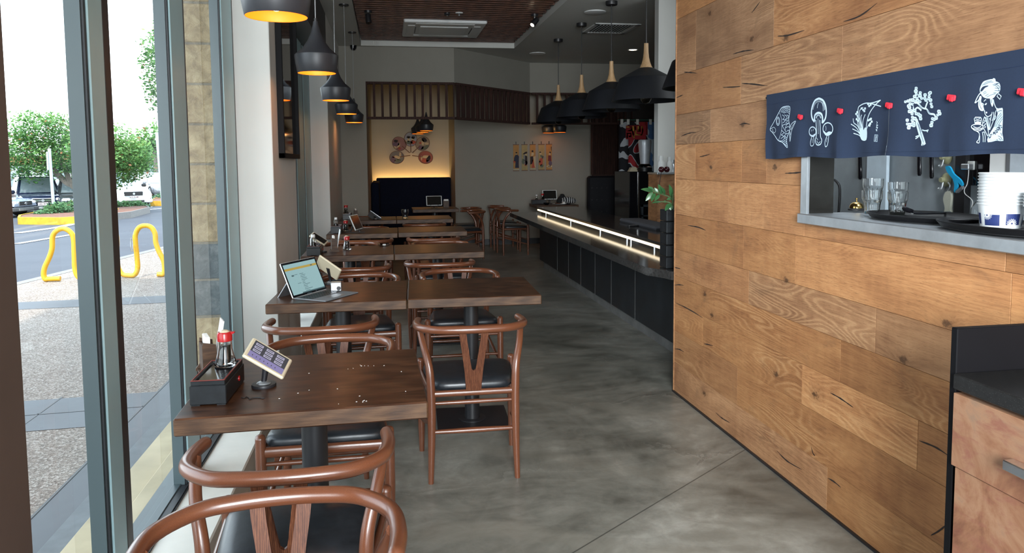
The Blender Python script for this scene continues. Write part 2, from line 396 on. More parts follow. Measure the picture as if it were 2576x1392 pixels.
# oak plank wall: per-plank attribute 'pc' = (random, random, tone)
KN = [(1773, 240+500), (1791, 500+458/1.56), (1640+527/1.56, 500+320/1.56), (1640+985/1.56, 500+632/1.56), (1640+1160/1.56, 500+490/1.56),
      (1640+640/1.56, 500+770/1.56), (1640+488/1.56, 500+690/1.56), (1640+205/1.56, 500+765/1.56), (1640+410/2.752, 1160/2.752), (1640+850/2.752, 1160/2.752),
      (1640+925/2.752, 262/2.752), (1640+690/2.752, 270/2.752), (1640+630/2.752, 860/2.752), (1640+400/2.752, 95/2.752)]
def oak():
    t = NT('oak_planks'); tc = t.n('ShaderNodeTexCoord').outputs['Object']
    at = t.n('ShaderNodeAttribute'); at.attribute_name = 'pc'; sp = t.n('ShaderNodeSeparateColor'); t.l(at.outputs['Color'], sp.inputs[0])
    off = t.n('ShaderNodeVectorMath', operation='SCALE'); t.l(at.outputs['Color'], off.inputs[0]); off.inputs['Scale'].default_value = 37
    # knots: distance field warps the grain round each knot
    kd = None
    for px, py in KN:
        p = onx(px, py, 1.735)
        d = t.n('ShaderNodeVectorMath', operation='DISTANCE')
        mp = t.n('ShaderNodeMapping'); mp.inputs['Scale'].default_value = (0, .62, 1); t.l(tc, mp.inputs[0])
        t.l(mp.outputs[0], d.inputs[0]); d.inputs[1].default_value = (0, p.y*.62, p.z)
        kd = d.outputs['Value'] if kd is None else t.math('MINIMUM', kd, d.outputs['Value'])
    kd = t.math('ADD', kd, t.math('MULTIPLY', t.math('SUBTRACT', t.noise(t.coord('Object', (1, 1, 1.6)), 42, 4, .7), .5), .040))
    warp = t.math('MULTIPLY', t.math('POWER', 2.718, t.math('MULTIPLY', kd, -30)), .045)
    cb = t.n('ShaderNodeCombineXYZ'); t.l(warp, cb.inputs[2])
    ad = t.n('ShaderNodeVectorMath', operation='ADD'); t.l(tc, ad.inputs[0]); t.l(off.outputs[0], ad.inputs[1])
    ad2 = t.n('ShaderNodeVectorMath', operation='ADD'); t.l(ad.outputs[0], ad2.inputs[0]); t.l(cb.outputs[0], ad2.inputs[1]); src = ad2.outputs[0]
    big = t.noise(t.coord(src=src, scale=(1, .8, 3.2)), 2.0, 5, .6, .8)
    fine = t.noise(t.coord(src=src, scale=(1, 3.0, 95)), 2.5, 5, .65, .1)
    pores = t.noise(t.coord(src=src, scale=(1, 16, 230)), 2.0, 2, .6)
    low = t.noise(t.coord(src=src, scale=(1, .42, 2.6)), 1.7, 2, .45, .35)
    class w: pass
    msk = t.ramp(t.noise(t.coord(src=src, scale=(1, .7, 1.4)), 1.3, 2), [(.42, .15), (.62, 1)])
    ringv = t.math('ADD', .5, t.math('MULTIPLY', .5, t.math('SINE', t.math('MULTIPLY', low, 230))))
    rings = t.math('MULTIPLY', ringv, msk)
    w.outputs = [None, rings]
    cross = t.noise(t.coord(src=src, scale=(1, 9, 1.5)), 2.0, 3, .5)
    g = t.math('ADD', t.math('MULTIPLY', big, .44), t.math('ADD', t.math('MULTIPLY', fine, .32), t.math('ADD', t.math('MULTIPLY', rings, .07), t.math('MULTIPLY', cross, .12))))
    warm = t.ramp(g, [(.33, (.27, .110, .042)), (.45, (.415, .187, .072)), (.54, (.50, .242, .096)), (.67, (.61, .335, .15))])
    grey = t.ramp(g, [(.33, (.21, .105, .054)), (.45, (.32, .175, .092)), (.54, (.40, .225, .122)), (.67, (.51, .31, .18))])
    c = t.mix(sp.outputs[2], warm, grey)
    br = t.math('ADD', .80, t.math('MULTIPLY', sp.outputs[0], .30))
    c = t.mix(1.0, c, br, 'MULTIPLY')
    pale = t.ramp(rings, [(.55, 0), (.95, 1)]); c = t.mix(t.math('MULTIPLY', pale, .17), c, (.70, .43, .21))
    c = t.mix(t.math('MULTIPLY', t.ramp(pores, [(.56, 0), (.70, 1)]), .45), c, (.13, .055, .022))
    c = t.mix(t.math('MULTIPLY', t.ramp(kd, [(.006, 1), (.016, .0)]), .9), c, (.05, .025, .012))
    c = t.mix(t.math('MULTIPLY', t.ramp(kd, [(.008, .8), (.05, .0)]), .38), c, (.14, .06, .025))
    st = t.noise(t.coord(src=src, scale=(1, 1.6, 2.4)), 2.2, 4, .7, .6)
    c = t.mix(t.math('MULTIPLY', t.ramp(st, [(.58, 0), (.74, 1)]), .38), c, (.14, .075, .04))
    t.set(Base_Color=c, Roughness=.52, Specular_IOR_Level=.35); t.bump(t.math('ADD', fine, pores), .12, .002); return t.mat
M['oak'] = oak()
M['crack'] = pm('dark_crack', (.022, .013, .009), .9)
M['gap'] = pm('plank_gap', (.07, .035, .018), .9)

# ------------------------------------------------------------------ building shell
ZC = 3.06; XW = -0.63; XG = -0.82; WX = 1.735
b = B(); b.box((XW, -3, -.06), (6.2, 14.2, 0)); struct('floor', b, M['floor'])
# window wall: piers, sills, headers
M['brownwall'] = pm('dark_brown_paint', (.085, .062, .052), .6, var=.05)
def pier(y0, y1, name, mt='plaster'):
    b = B(); b.box((-.876, y0, -.1), (XW, y1, ZC), .004); struct(name, b, M[mt])
pier(-1.6, 1.37, 'wall_left', 'brownwall'); pier(4.27, 5.30, 'wall_left.001'); pier(8.29, 10.62, 'wall_left.002')
for k, (y0, y1) in enumerate(((1.37, 4.27), (5.30, 8.29))):
    b = B(); b.box((-.90, y0, -.1), (XW, y1, .135), .006); struct('trim_%d' % (k+1), b, M['sillpaint'])
    b = B(); b.box((-.98, y0, 2.63), (XW, y1, ZC)); struct('trim_%d' % (k+3), b, M['black'] if k else M['plaster'])
def window(n, y0, y1, mull):
    w = thing('window_%d' % n, None, None, (XG, (y0+y1)/2, .135)); w['kind'] = 'structure'
    def member(ya, yb):
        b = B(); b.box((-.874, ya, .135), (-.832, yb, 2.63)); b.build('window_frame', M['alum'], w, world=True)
        b = B(); b.box((-.832, ya+.022, .135), (XG, yb, 2.63), .003); b.build('window_cap', M['alum_lit'], w, world=True)  # inner mullion face, split off to carry the painted-in brightness
        g = B(); g.box((-.834, ya+.006, .136), (-.8255, ya+.024, 2.629)); g.build('gasket', M['gasket'], w, world=True)
        g = B(); g.box((-.835, yb-.002, .136), (-.8185, yb+(.045 if yb < 2.5 else .010), 2.629)); g.build('window_bead', M['darkedge'], w, world=True)
    for ya, yb in mull: member(ya, yb)
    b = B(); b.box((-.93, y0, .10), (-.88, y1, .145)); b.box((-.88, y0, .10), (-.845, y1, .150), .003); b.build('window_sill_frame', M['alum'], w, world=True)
    b = B(); b.box((-.845, y0, .10), (-.818, y1, .146)); b.box((-.83, y0, .10), (-.812, y1, .141)); b.build('window_track', M['gasket'], w, world=True)
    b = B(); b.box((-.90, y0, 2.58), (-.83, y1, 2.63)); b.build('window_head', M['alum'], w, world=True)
    ed = [y0]+[y for m in mull for y in m]+[y1]
    for i in range(0, len(ed), 2):
        if ed[i+1]-ed[i] > .05:
            b = B(); b.poly([(-.873, ed[i], .15), (-.873, ed[i+1], .15), (-.873, ed[i+1], 2.6), (-.873, ed[i], 2.6)]); b.build('window_pane', M['pane'], w, 0, world=True, recalc=False)
window(1, 1.37, 4.27, [(2.235, 2.365), (3.045, 3.255), (3.97, 4.25)])
window(2, 5.30, 8.29, [(5.32, 5.47), (6.15, 6.32), (7.0, 7.60), (7.68, 8.27)])
# ceiling with a recess
RX0, RX1, RY0, RY1 = -.335, 1.83, 3.6, 10.42
b = B()
for lo, hi in (((-.98, -3, ZC), (RX0, 14.2, ZC+.5)), ((RX1, -3, ZC), (6.2, 14.2, ZC+.5)), ((RX0, -3, ZC), (RX1, RY0, ZC+.5)), ((RX0, RY1, ZC), (RX1, 14.2, ZC+.5)), ((RX0, RY0, ZC+.3), (RX1, RY1, ZC+.5))):
    b.box(lo, hi)
struct('ceiling', b, M['ceil'])
b = B(); b.box((RX0, RY0, ZC+.22), (RX1, RY1, ZC+.3)); struct('trim_5', b, M['black'])
# white lip strip of the recess
b = B(); b.box((RX1-.012, RY0, ZC-.004), (RX1+.0, RY1, ZC+.10)); b.box((RX0, RY1-.012, ZC-.004), (RX1, RY1, ZC+.10)); b.box((RX0, RY0, ZC-.004), (RX0+.012, RY1, ZC+.06)); struct('trim_6', b, M['ceil'])
t = thing('ceiling_slat_panel', 'red-brown timber slats lining the recess in the white ceiling', 'ceiling panel', ((RX0+RX1)/2, 7, ZC+.06))
b = B(); y = RY0+.06; k = 0
while y < RY1-.05:
    b.box((RX0+.02, y, ZC+.065), (RX1+.0 - .018 - .03*(k % 2), y+.052, ZC+.13)); y += .104; k += 1
b.build('slats', M['slat'], t, world=True)
# back of the room
P0, P1, P2, P3 = (-.275, 10.5), (.965, 10.5), (2.335, 11.9), (6.0, 11.9)
b = B(); b.box((XW, 10.5, 0), (-.275, 14.0, ZC)); struct('wall_back', b, M['backwall'])
b = B(); b.box((-.275, 13.8, 0), (1.15, 14.0, ZC)); struct('wall_niche', b, pm('niche_plaster', (.50, .43, .31), .9, var=.04, scale=2))
b = B(); b.box((1.15, 12.6, 0), (6.2, 14.0, ZC)); struct('wall_back.001', b, M['backwall'])
def bulk(name, a, c, z0=2.575, z1=ZC, th=.10):
    a = V((*a, 0)); c = V((*c, 0)); d = (c-a).normalized(); nn = V((-d.y, d.x, 0))
    b = B(); q = [a, c, c+nn*th, a+nn*th]
    lo = [b.vert(p+V((0, 0, z0))) for p in q]; hi = [b.vert(p+V((0, 0, z1))) for p in q]
    b.face(lo[::-1]); b.face(hi)
    for i in range(4): j = (i+1) % 4; b.face((lo[i], lo[j], hi[j], hi[i]))
    struct(name, b, M['backwall'])
bulk('trim_7', P0, P1); bulk('trim_8', P1, P2); bulk('trim_9', P2, P3)
def screen(a, c, n, label):
    a = V((*a, 0)); c = V((*c, 0)); L = (c-a).length; d = (c-a)/L; nn = V((-d.y, d.x, 0))
    t = thing('slat_screen', label, 'slat screen', tuple(a+V((0, 0, 2.055))), atan2(d.y, d.x), 'timber slat screens hung below the bulkhead')
    e0 = .0 if a.x < 0 else .035
    b = B(); b.box((e0, -.005, .49), (L, .06, .522)); b.build('top_rail', M['darkslat'], t)
    b = B(); b.box((e0, -.005, 0), (L, .06, .034)); b.build('bottom_rail', M['darkslat'], t)
    b = B(); s = L/n
    for k in range(n+1):
        if k*s+.014 > e0: b.box((max(e0, k*s-.016), .005, .03), (min(L, k*s+.017), .05, .495))
    b.build('slats', M['darkslat'], t)
screen(P0, P1, 11, 'timber slat screen facing the room above the niche with fans')
screen(P1, P2, 17, 'slanting timber slat screen in the middle of the bulkhead')
screen(P2, (4.1, 11.9), 14, 'timber slat screen behind the black pendant lamps over the counter')
b = B(); b.box((1.15, 12.585, 0), (6, 12.6, .1)); struct('baseboard_back', b, M['black'])
b = B(); b.box((XW, 10.485, 0), (-.275, 10.5, .1)); struct('baseboard_back.001', b, M['black'])
# dark service doorway right of the louvre panel
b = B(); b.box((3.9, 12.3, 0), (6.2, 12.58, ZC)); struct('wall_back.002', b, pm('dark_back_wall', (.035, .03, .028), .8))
b = B(); b.box((6.1, -3, 0), (6.2, 14.2, ZC)); struct('wall_right', b, M['backwall'])
# white kitchen wall end behind the counter
b = B(); b.box((2.675, 7.0, 0), (6.1, 7.11, ZC), .003); struct('wall_kitchen', b, M['plaster'])
b = B(); b.box((-.98, -3.1, 2.7), (6.2, -3.0, ZC)); b.box((3.2, -3.1, 0), (6.2, -3, ZC)); struct('wall_front', b, M['plaster'])

# ------------------------------------------------------------------ oak plank wall with the serving hatch
HY0, HY1, HZ0, HZ1 = .55, 2.83, 1.165, 1.62
rowpx = [984, 910, 830, 760, 692, 625, 538, 450, 365, 291, 193, 54]
rows = [onx(1694.5, y, WX).z for y in rowpx]; rows[0] = 0.0
while rows[-1] < ZC: rows.append(rows[-1]+.19)
YE = 4.24; YS = -1.2
def jy(px, py): return onx(px, py, WX).y
J = {}
def joint(px, py):
    p = onx(px, py, WX)
    for i in range(len(rows)-1):
        if rows[i] <= p.z < rows[i+1]: J.setdefault(i, []).append(p.y)
k2 = 1/1.56; k3 = 1/2.752
for x, y in ((687, 1130), (335, 730), (1043, 950), (200, 510), (740, 620), (380, 310), (565, 210), (300, 30), (360, 130), (590, 660)): joint(1640+x*k2, 500+y*k2)
for x, y in ((530, 1310), (795, 1060), (405, 900), (615, 600), (305, 230), (1323, 180), (845, 60), (620, 1180), (300, 1100)): joint(1640+x*k3, y*k3)
b = B(); rr = random.Random(5)
for i in range(len(rows)-1):
    z0, z1 = rows[i], min(rows[i+1], ZC)
    if z0 >= ZC: break
    ys = sorted([YE]+J.get(i, []), reverse=True); cur = ys[-1]
    if i not in J: cur = YE - rr.uniform(.4, 1.2); ys.append(cur)
    while cur > YS: cur -= rr.uniform(.9, 1.9); ys.append(max(cur, YS))
    for j in range(len(ys)-1):
        b.cc = (rr.random(), rr.random(), rr.choice((0, .15, .3, .75, .95)) if z1 > 1.35 else rr.choice((0, 0, .1, .25, .6)))
        ya, yb = ys[j+1], ys[j]
        segs = [(ya, yb, z0, z1)]
        if z1 > HZ0 and z0 < HZ1 and yb > HY0 and ya < HY1:
            segs = []
            if yb > HY1: segs.append((HY1, yb, z0, z1))
            if ya < HY0: segs.append((ya, HY0, z0, z1))
            if z0 < HZ0: segs.append((max(ya, HY0), min(yb, HY1), z0, HZ0))
            if z1 > HZ1: segs.append((max(ya, HY0), min(yb, HY1), HZ1, z1))
        for ya2, yb2, za, zb in segs:
            b.box((WX, ya2+.0006, za+.0006), (WX+.012, yb2-.0006, zb-.0006), .0009)
b.cm = 1; b.cc = (1, 1, 1)
for lo, hi in (((WX+.004, YS, 0), (WX+.11, YE-.002, HZ0)), ((WX+.004, HY1, HZ0), (WX+.11, YE-.002, HZ1)), ((WX+.004, YS, HZ0), (WX+.11, HY0, HZ1)), ((WX+.004, YS, HZ1), (WX+.11, YE-.002, ZC))): b.box(lo, hi)
# splits and checks in the boards
b.cm = 2
def crack(pts, o, k, w=.006):
    q = smoothline([onx(o[0]+x/k, o[1]+y/k, WX-.0012) for x, y in pts], 5); n = len(q)
    b.rib(q, [w*(.25+1.0*sin(pi*i/(n-1)))*rr.uniform(.6, 1.1) for i in range(n)], (-1, 0, 0))
for pts in (((1325, 150), (1440, 110), (1560, 20)), ((870, 250), (940, 245), (1055, 210)), ((560, 375), (630, 355), (705, 345)), ((490, 605), (560, 603), (615, 598)), ((620, 578), (690, 582), (800, 595)),
            ((220, 500), (260, 502), (310, 507)), ((165, 680), (190, 668), (215, 658)), ((200, 945), (250, 925), (305, 915)), ((605, 865), (640, 855), (680, 862)), ((330, 1085), (360, 1080), (400, 1068)),
            ((920, 1200), (985, 1198), (1050, 1190)), ((690, 90), (720, 50), (750, 10))): crack(pts, (1640, 0), 2.752)
for pts in (((140, 105), (180, 112), (212, 125)), ((88, 270), (98, 272), (112, 276)), ((88, 340), (105, 338), (125, 341)), ((90, 408), (140, 432), (200, 468)), ((205, 570), (222, 573), (240, 578)), ((90, 590), (108, 592), (125, 602)),
            ((700, 762), (740, 785), (790, 820)), ((490, 990), (530, 1030), (588, 1064)), ((250, 840), (275, 862), (305, 880)), ((690, 1097), (715, 1112), (742, 1135)), ((1047, 950), (1110, 975), (1165, 1010)), ((1095, 1322), (1125, 1305), (1156, 1280)), ((625, 975), (632, 1000), (640, 1010))): crack(pts, (1640, 500), 1.56)
wall = struct('wall_right_planks', b, [M['oak'], M['gap'], M['crack']], smooth=0)
b = B(); b.box((WX-.004, YE-.003, 0), (WX+.112, YE+.006, ZC)); struct('trim_10', b, M['cabwood'])
b = B(); b.box((WX-.012, -1.2, 0), (WX, YE, .008)); struct('baseboard_right', b, M['black'])
# hatch: steel jamb, sill, reveal and the kitchen wall behind
ST = 1.209
b = B(); b.box((WX-.012, 2.797, ST-.02), (WX+.0, 2.845, HZ1-.02), .001); struct('trim_11', b, M['steel'])
b = B(); b.box((WX-.035, .5, 1.168), (2.12, 2.83, ST), .003); struct('trim_12', b, M['steel'])
b = B(); b.box((WX+.0, 2.800, ST), (WX+.112, 2.83, HZ1)); struct('trim_13', b, pm('dark_reveal', (.03, .029, .026), .18, .6))
b = B(); b.box((WX+.11, HY0-.02, 0), (WX+.13, 2.84, 1.165)); struct('trim_14', b, M['steel'])
KX = 2.45
b = B(); b.box((KX, -1, 0), (KX+.05, 4.1, ZC)); struct('wall_kitchen.001', b, pm('kitchen_grey_wall', (.26, .30, .325), .5, 0))
b = B(); b.box((WX+.11, 4.1, 0), (KX+.05, 4.15, ZC)); struct('wall_kitchen.002', b, M['plaster'])
# ------------------------------------------------------------------ dining tables
TW, TD, TH, TT = .6848, .6163, .75, .05
def make_table(label):
    t = thing('dining_table', label, 'table', (0, 0, 0), 0, 'dark wooden dining tables in rows along the windows')
    b = B(); b.box((-TW/2, -TD/2, TH-TT), (TW/2, TD/2, TH), .004)
    o = b.build('table_top', [M['tabletop'], M['tableedge']], t)
    for f in o.data.polygons:
        if abs(f.normal.z) < .6: f.material_index = 1
    b = B(); b.lathe([(0, .012), (.075, .012), (.075, .016), (.041, .019), (.0405, TH-TT-.004), (.0, TH-TT-.004)], seg=28); b.box((-.17, -.17, TH-TT-.006), (.17, .17, TH-TT)); b.build('column', M['black'], t)
    b = B(); b.box((-.20, -.19, 0), (.20, .19, .012), .003); b.build('base_plate', M['black'], t)
    return t
TABS = [('1', -.248, 2.363, .022, 'dark table with soy bottle box and small tablet, nearest the camera'),
        ('2L', -.25, 3.978, -.034, 'dark table carrying the open laptop'),
        ('2R', .4392, 3.968, -.036, 'dark table beside the laptop table, empty top, chair in front'),
        ('3L', -.305, 5.874, -.002, 'dark table with salt shaker box, menu holder and black dish'),
        ('3R', .383, 5.868, -.001, 'bare dark table joined to the table with the salt shaker and menu holder'),
        ('4L', -.251, 7.561, -.014, 'dark table with white salt shaker and upright white tablet'),
        ('4R', .4385, 7.588, -.009, 'bare dark table joined to the one with the upright white tablet'),
        ('5L', -.245, 9.25, 0, 'dark table by the grey back wall with condiment box and tablet seen edge-on'),
        ('5R', .443, 9.25, 0, 'dark table holding the single drinking glass')]
TB = {}
proto = make_table(TABS[0][4])
for i, (k, x, y, r, lab) in enumerate(TABS):
    o = proto if i == 0 else dup(proto, (x, y, 0), r, lab)
    o.location = (x, y, 0); o.rotation_euler = (0, 0, r); TB[k] = o
TB['6'] = dup(proto, (.70, 11.18, 0), 0, 'dark table in front of the navy booth with upright tablet and napkin holder', 'dark tables at the back of the room')
TB['7'] = dup(proto, (2.66, 11.62, 0), 0, 'dark table in the back right corner crowded with dishes and a tablet', 'dark tables at the back of the room')
# ------------------------------------------------------------------ wishbone chairs
def make_chair(label):
    t = thing('wishbone_chair', label, 'chair')
    g = 'wood'
    pts = [(-.237, .222, .695), (-.246, .14, .697), (-.233, .045, .700), (-.168, -.028, .703), (-.087, -.05, .7045), (0, -.056, .705), (.087, -.05, .7045), (.168, -.028, .703), (.233, .045, .700), (.246, .14, .697), (.237, .222, .695)]
    L = smoothline(pts, 5); n = len(L)
    b = B(); b.tube(L, [.0185 - .0015*abs(2*i/(n-1)-1)**3 for i in range(n)], 16, rnd_end=True, flat=(1.0, .98)); b.build('top_rail', M['chairwood'], t, 60)
    # Y splat
    def sp(x, z): return V((x, -.004 - .050*((z-.42)/.28), z))
    out = [(-.034, .415), (-.036, .45), (-.042, .52), (-.052, .60), (-.062, .665), (-.065, .695), (-.034, .698), (-.030, .66), (-.021, .60), (-.013, .545), (-.0085, .520), (0, .513)]
    full = out + [(-x, z) for x, z in out[-2::-1]]
    b = B(); fr = [sp(x, z)+V((0, -.006, 0)) for x, z in full]; bk = [sp(x, z)+V((0, .006, 0)) for x, z in full]
    tri = tessellate_polygon([[V((x, z, 0)) for x, z in full]])
    A = [b.vert(p) for p in fr]; C = [b.vert(p) for p in bk]
    uvA = lambda ix: [(full[k][0]*3, full[k][1]) for k in ix]
    for q in tri: b.face([A[k] for k in q], uvA(q)); b.face([C[k] for k in q[::-1]], uvA(q[::-1]))
    for i in range(len(full)): j = (i+1) % len(full); b.face((A[i], A[j], C[j], C[i]), [(0, full[i][1]), (0, full[j][1]), (.04, full[j][1]), (.04, full[i][1])])
    b.build('back_splat', M['splatwood'], t, 30)
    for sg in (-1, 1):
        P = smoothline([(sg*.196, 0, 0), (sg*.190, 0, .2), (sg*.188, 0, .36), (sg*.190, .002, .45), (sg*.196, .012, .53), (sg*.216, .048, .61), (sg*.229, .098, .662), (sg*.236, .125, .695)], 5)
        n = len(P); R = []
        for p in P:
            z = p.z; R.append(.0125+.0070*min(1, z/.3) if z < .42 else .0195-.0055*(z-.42)/.28)
        b = B(); b.tube(P, R, 14); b.build('leg', M['chairwood'], t, 60)
        b = B(); b.tube([(sg*.226, .386, 0), (sg*.226, .386, .1), (sg*.226, .386, .25), (sg*.226, .386, .40), (sg*.226, .386, .458)], [.0125, .016, .0195, .0195, .0185], 14, rnd_end=False)
        b.lathe([(.0185, .458), (.016, .467), (.009, .472), (0, .473)], (sg*.226, .386, 0), 14); b.build('leg', M['chairwood'], t, 60)
    # seat frame
    b = B()
    b.tube([(-.19, 0, .408), (.19, 0, .408)], .0125, 10, flat=(.9, 1.2)); b.tube([(-.226, .386, .405), (.226, .386, .405)], .0135, 10, flat=(.9, 1.5))
    for sg in (-1, 1): b.tube([(sg*.19, 0, .407), (sg*.226, .386, .405)], .0125, 10, flat=(.9, 1.3))
    b.build('seat_frame', M['chairwood'], t, 60)
    def st(a, c, r=.0095):
        b = B(); b.tube([a, tuple((V(a)+V(c))/2), c], [r*.8, r*1.15, r*.8], 10); b.build('stretcher', M['chairwood'], t, 60)
    st((-.19, 0, .366), (.19, 0, .366)); st((-.193, 0, .235), (.193, 0, .235), .0115)
    st((-.226, .386, .362), (.226, .386, .362)); st((-.226, .386, .235), (.226, .386, .235))
    for sg in (-1, 1): st((sg*.193, 0, .275), (sg*.226, .386, .165))
    # cushion
    N = 40; b = B(); prev = None
    for s, z in ((.955, .414), (.985, .419), (1, .430), (.995, .441), (.965, .451), (.90, .458), (.78, .463), (.55, .467), (.25, .469), (0, .4695)):
        ring = []
        for k in range(N):
            a = 2*pi*k/N; c, q = cos(a), sin(a); e = .30
            x = math.copysign(abs(c)**e, c); y = math.copysign(abs(q)**e, q)
            hw = .180+.045*(y+1)/2
            ring.append(b.vert((x*hw*s, .198+y*.186*s, z)) if s > 0 else None)
        if s == 0: c0 = b.vert((0, .198, z))
        if prev is not None:
            for k in range(N):
                k2 = (k+1) % N
                if s > 0: b.face((prev[k], prev[k2], ring[k2], ring[k]))
                else: b.face((prev[k], prev[k2], c0))
        else: b.face(ring[::-1])
        prev = ring
    b.build('seat', M['leather'], t, 60)
    return t
CHL = [(-.243, 1.56, pi+.03, 'black-seated wishbone chair facing the camera, its curved back in the bottom left corner'),
      (-.262, 1.775, -.03, 'wishbone chair at the near side of the soy bottle table, facing the windowside table'),
      (-.240, 3.04, pi, 'wishbone chair tucked under the far side of the table with the small tablet'),
      (-.318, 3.31, -.03, 'wishbone chair on the near side of the laptop table'),
      (-.20, 4.79, pi+.05, 'wishbone chair behind the laptop table, facing the camera'),
      (.360, 3.19, -.02, 'wishbone chair seen whole from behind, in front of the empty table beside the laptop'),
      (.452, 4.86, pi, 'wishbone chair behind the empty table, its arched rail above the table edge'),
      (-.255, 5.14, -.03, 'wishbone chair on the near side of the table with salt shaker and menu holder'),
      (-.34, 6.80, pi+.02, 'wishbone chair behind the table with the menu holder, facing the camera'),
      (.362, 5.245, -.04, 'wishbone chair on the aisle side in front of the bare third-row table'),
      (.46, 6.68, pi, 'wishbone chair behind the bare third-row table, only its arched rail showing'),
      (-.22, 6.96, -.03, 'wishbone chair on the near side of the table with the upright white tablet'),
      (.425, 6.97, -.02, 'wishbone chair on the aisle side in front of the bare fourth-row table'),
      (-.25, 8.40, pi, 'wishbone chair behind the table with the upright white tablet'),
      (.425, 8.66, 0, 'wishbone chair in front of the table with the drinking glass'),
      (-.30, 10.05, pi, 'wishbone chair against the grey back wall, behind the edge-on tablet'),
      (1.36, 10.95, pi/2+.15, 'wishbone chair at the right end of the navy booth table, nearer of two'),
      (1.40, 11.6, pi/2, 'wishbone chair at the right end of the navy booth table, farther of two'),
      (1.72, 11.25, -pi/2+.1, 'wishbone chair beside the far end of the counter, nearer of two'),
      (1.70, 11.98, -pi/2, 'wishbone chair beside the far end of the counter, farther of two')]
c0 = make_chair(CHL[0][3])
for i, (x, y, r, lab) in enumerate(CHL):
    g = 'wishbone chairs at the dining tables' if i < 16 else 'wishbone chairs at the back of the room'
    if i == 0: c0.location = (x, y, 0); c0.rotation_euler = (0, 0, r); c0['group'] = g
    else: dup(c0, (x, y, 0), r, lab, g)

# ------------------------------------------------------------------ things on the tables
def condiment_box(x, y, rz, label):
    t = thing('condiment_box', label, 'box', (x, y, TH), rz, 'black condiment boxes on the tables')
    b = B(); b.box((-.05, -.115, .003), (.05, .115, .058), .002)
    for sx in (-.035, .035):
        for sy in (-.1, .1): b.box((sx-.012, sy-.012, 0), (sx+.012, sy+.012, .004))
    b.build('box_body', M['lacquer'], t)
    b = B()
    for lo, hi in (((-.0465, -.1115, .058), (.0465, -.1035, .071)), ((-.0465, .1035, .058), (.0465, .1115, .071)), ((-.0465, -.1035, .058), (-.0385, .1035, .071)), ((.0385, -.1035, .058), (.0465, .1035, .071))): b.box(lo, hi, .001)
    lid = b.build('lid', M['lacquer'], t)
    b = B()
    for lo, hi in (((-.0465, -.1115, .0712), (.0465, -.1075, .0728)), ((-.0465, .1075, .0712), (.0465, .1115, .0728)), ((-.0465, -.1075, .0712), (-.0425, .1075, .0728)), ((.0425, -.1075, .0712), (.0465, .1075, .0728))): b.box(lo, hi)
    b.build('trim', M['redglaze'], lid)
    b = B(); b.box((-.0385, -.1035, .060), (.0385, .1035, .0655)); b.build('lid_pane', M['blackgloss'], lid)
    b = B(); b.lathe([(0, 0), (.008, 0), (.008, .002), (0, .003)], seg=14)
    m = Matrix.Translation((.05, .045, .03)) @ Matrix.Rotation(pi/2, 4, 'Y')
    b.v = [m @ p for p in b.v]; b.build('emblem', M['red'], t)
    return t
def soy_bottle(x, y, z, label, s=1.0):
    t = thing('soy_bottle', label, 'bottle', (x, y, z), rnd.uniform(-.6, .6), 'soy sauce bottles with red caps')
    b = B(); b.lathe([(0, 0), (.026*s, 0), (.0285*s, .004*s), (.0275*s, .010*s), (.0225*s, .028*s), (.0185*s, .048*s), (.0175*s, .066*s), (.018*s, .072*s), (.0165*s, .072*s), (.016*s, .06*s), (.017*s, .048*s), (.021*s, .028*s), (.0258*s, .010*s), (.024*s, .006*s), (0, .006*s)], seg=26); b.build('bottle_glass', M['glass'], t, 60)
    b = B(); b.lathe([(0, .008*s), (.0135*s, .008*s), (.0145*s, .03*s), (.0142*s, .058*s), (0, .058*s)], seg=22); b.build('soy_sauce', M['soy'], t, 60)
    b = B(); b.lathe([(.0175*s, .068*s), (.0195*s, .069*s), (.0195*s, .088*s), (.0165*s, .093*s), (.0, .093*s), (0, .07*s)], seg=24)
    b.prism([(.013*s, .083*s), (.0265*s, .0895*s), (.026*s, .0925*s), (.012*s, .093*s)], 1, -.005*s, .005*s); b.build('cap', M['red'], t)
    b = B(); b.lathe([(0, .0985*s), (.006*s, .0980*s), (.0125*s, .0945*s), (.0135*s, .092*s), (0, .092*s)], seg=20); b.build('cap_button', M['cream'], t)
    return t
def salt_shaker(x, y, z, label):
    t = thing('salt_shaker', label, 'shaker', (x, y, z), 0, 'glass salt shakers')
    b = B(); b.lathe([(0, 0), (.020, 0), (.022, .004), (.022, .05), (.019, .06), (.014, .066), (.0125, .066), (.0175, .058), (.0205, .049), (.0205, .005), (0, .003)], seg=22); b.build('shaker_glass', M['glass'], t, 60)
    b = B(); b.lathe([(0, .0035), (.0195, .0035), (.0195, .026), (0, .034)], seg=18); b.build('salt', M['salt'], t)
    b = B(); b.lathe([(0, .088), (.013, .087), (.015, .084), (.0155, .066), (0, .066)], seg=20); b.build('cap', M['white'], t)
    return t
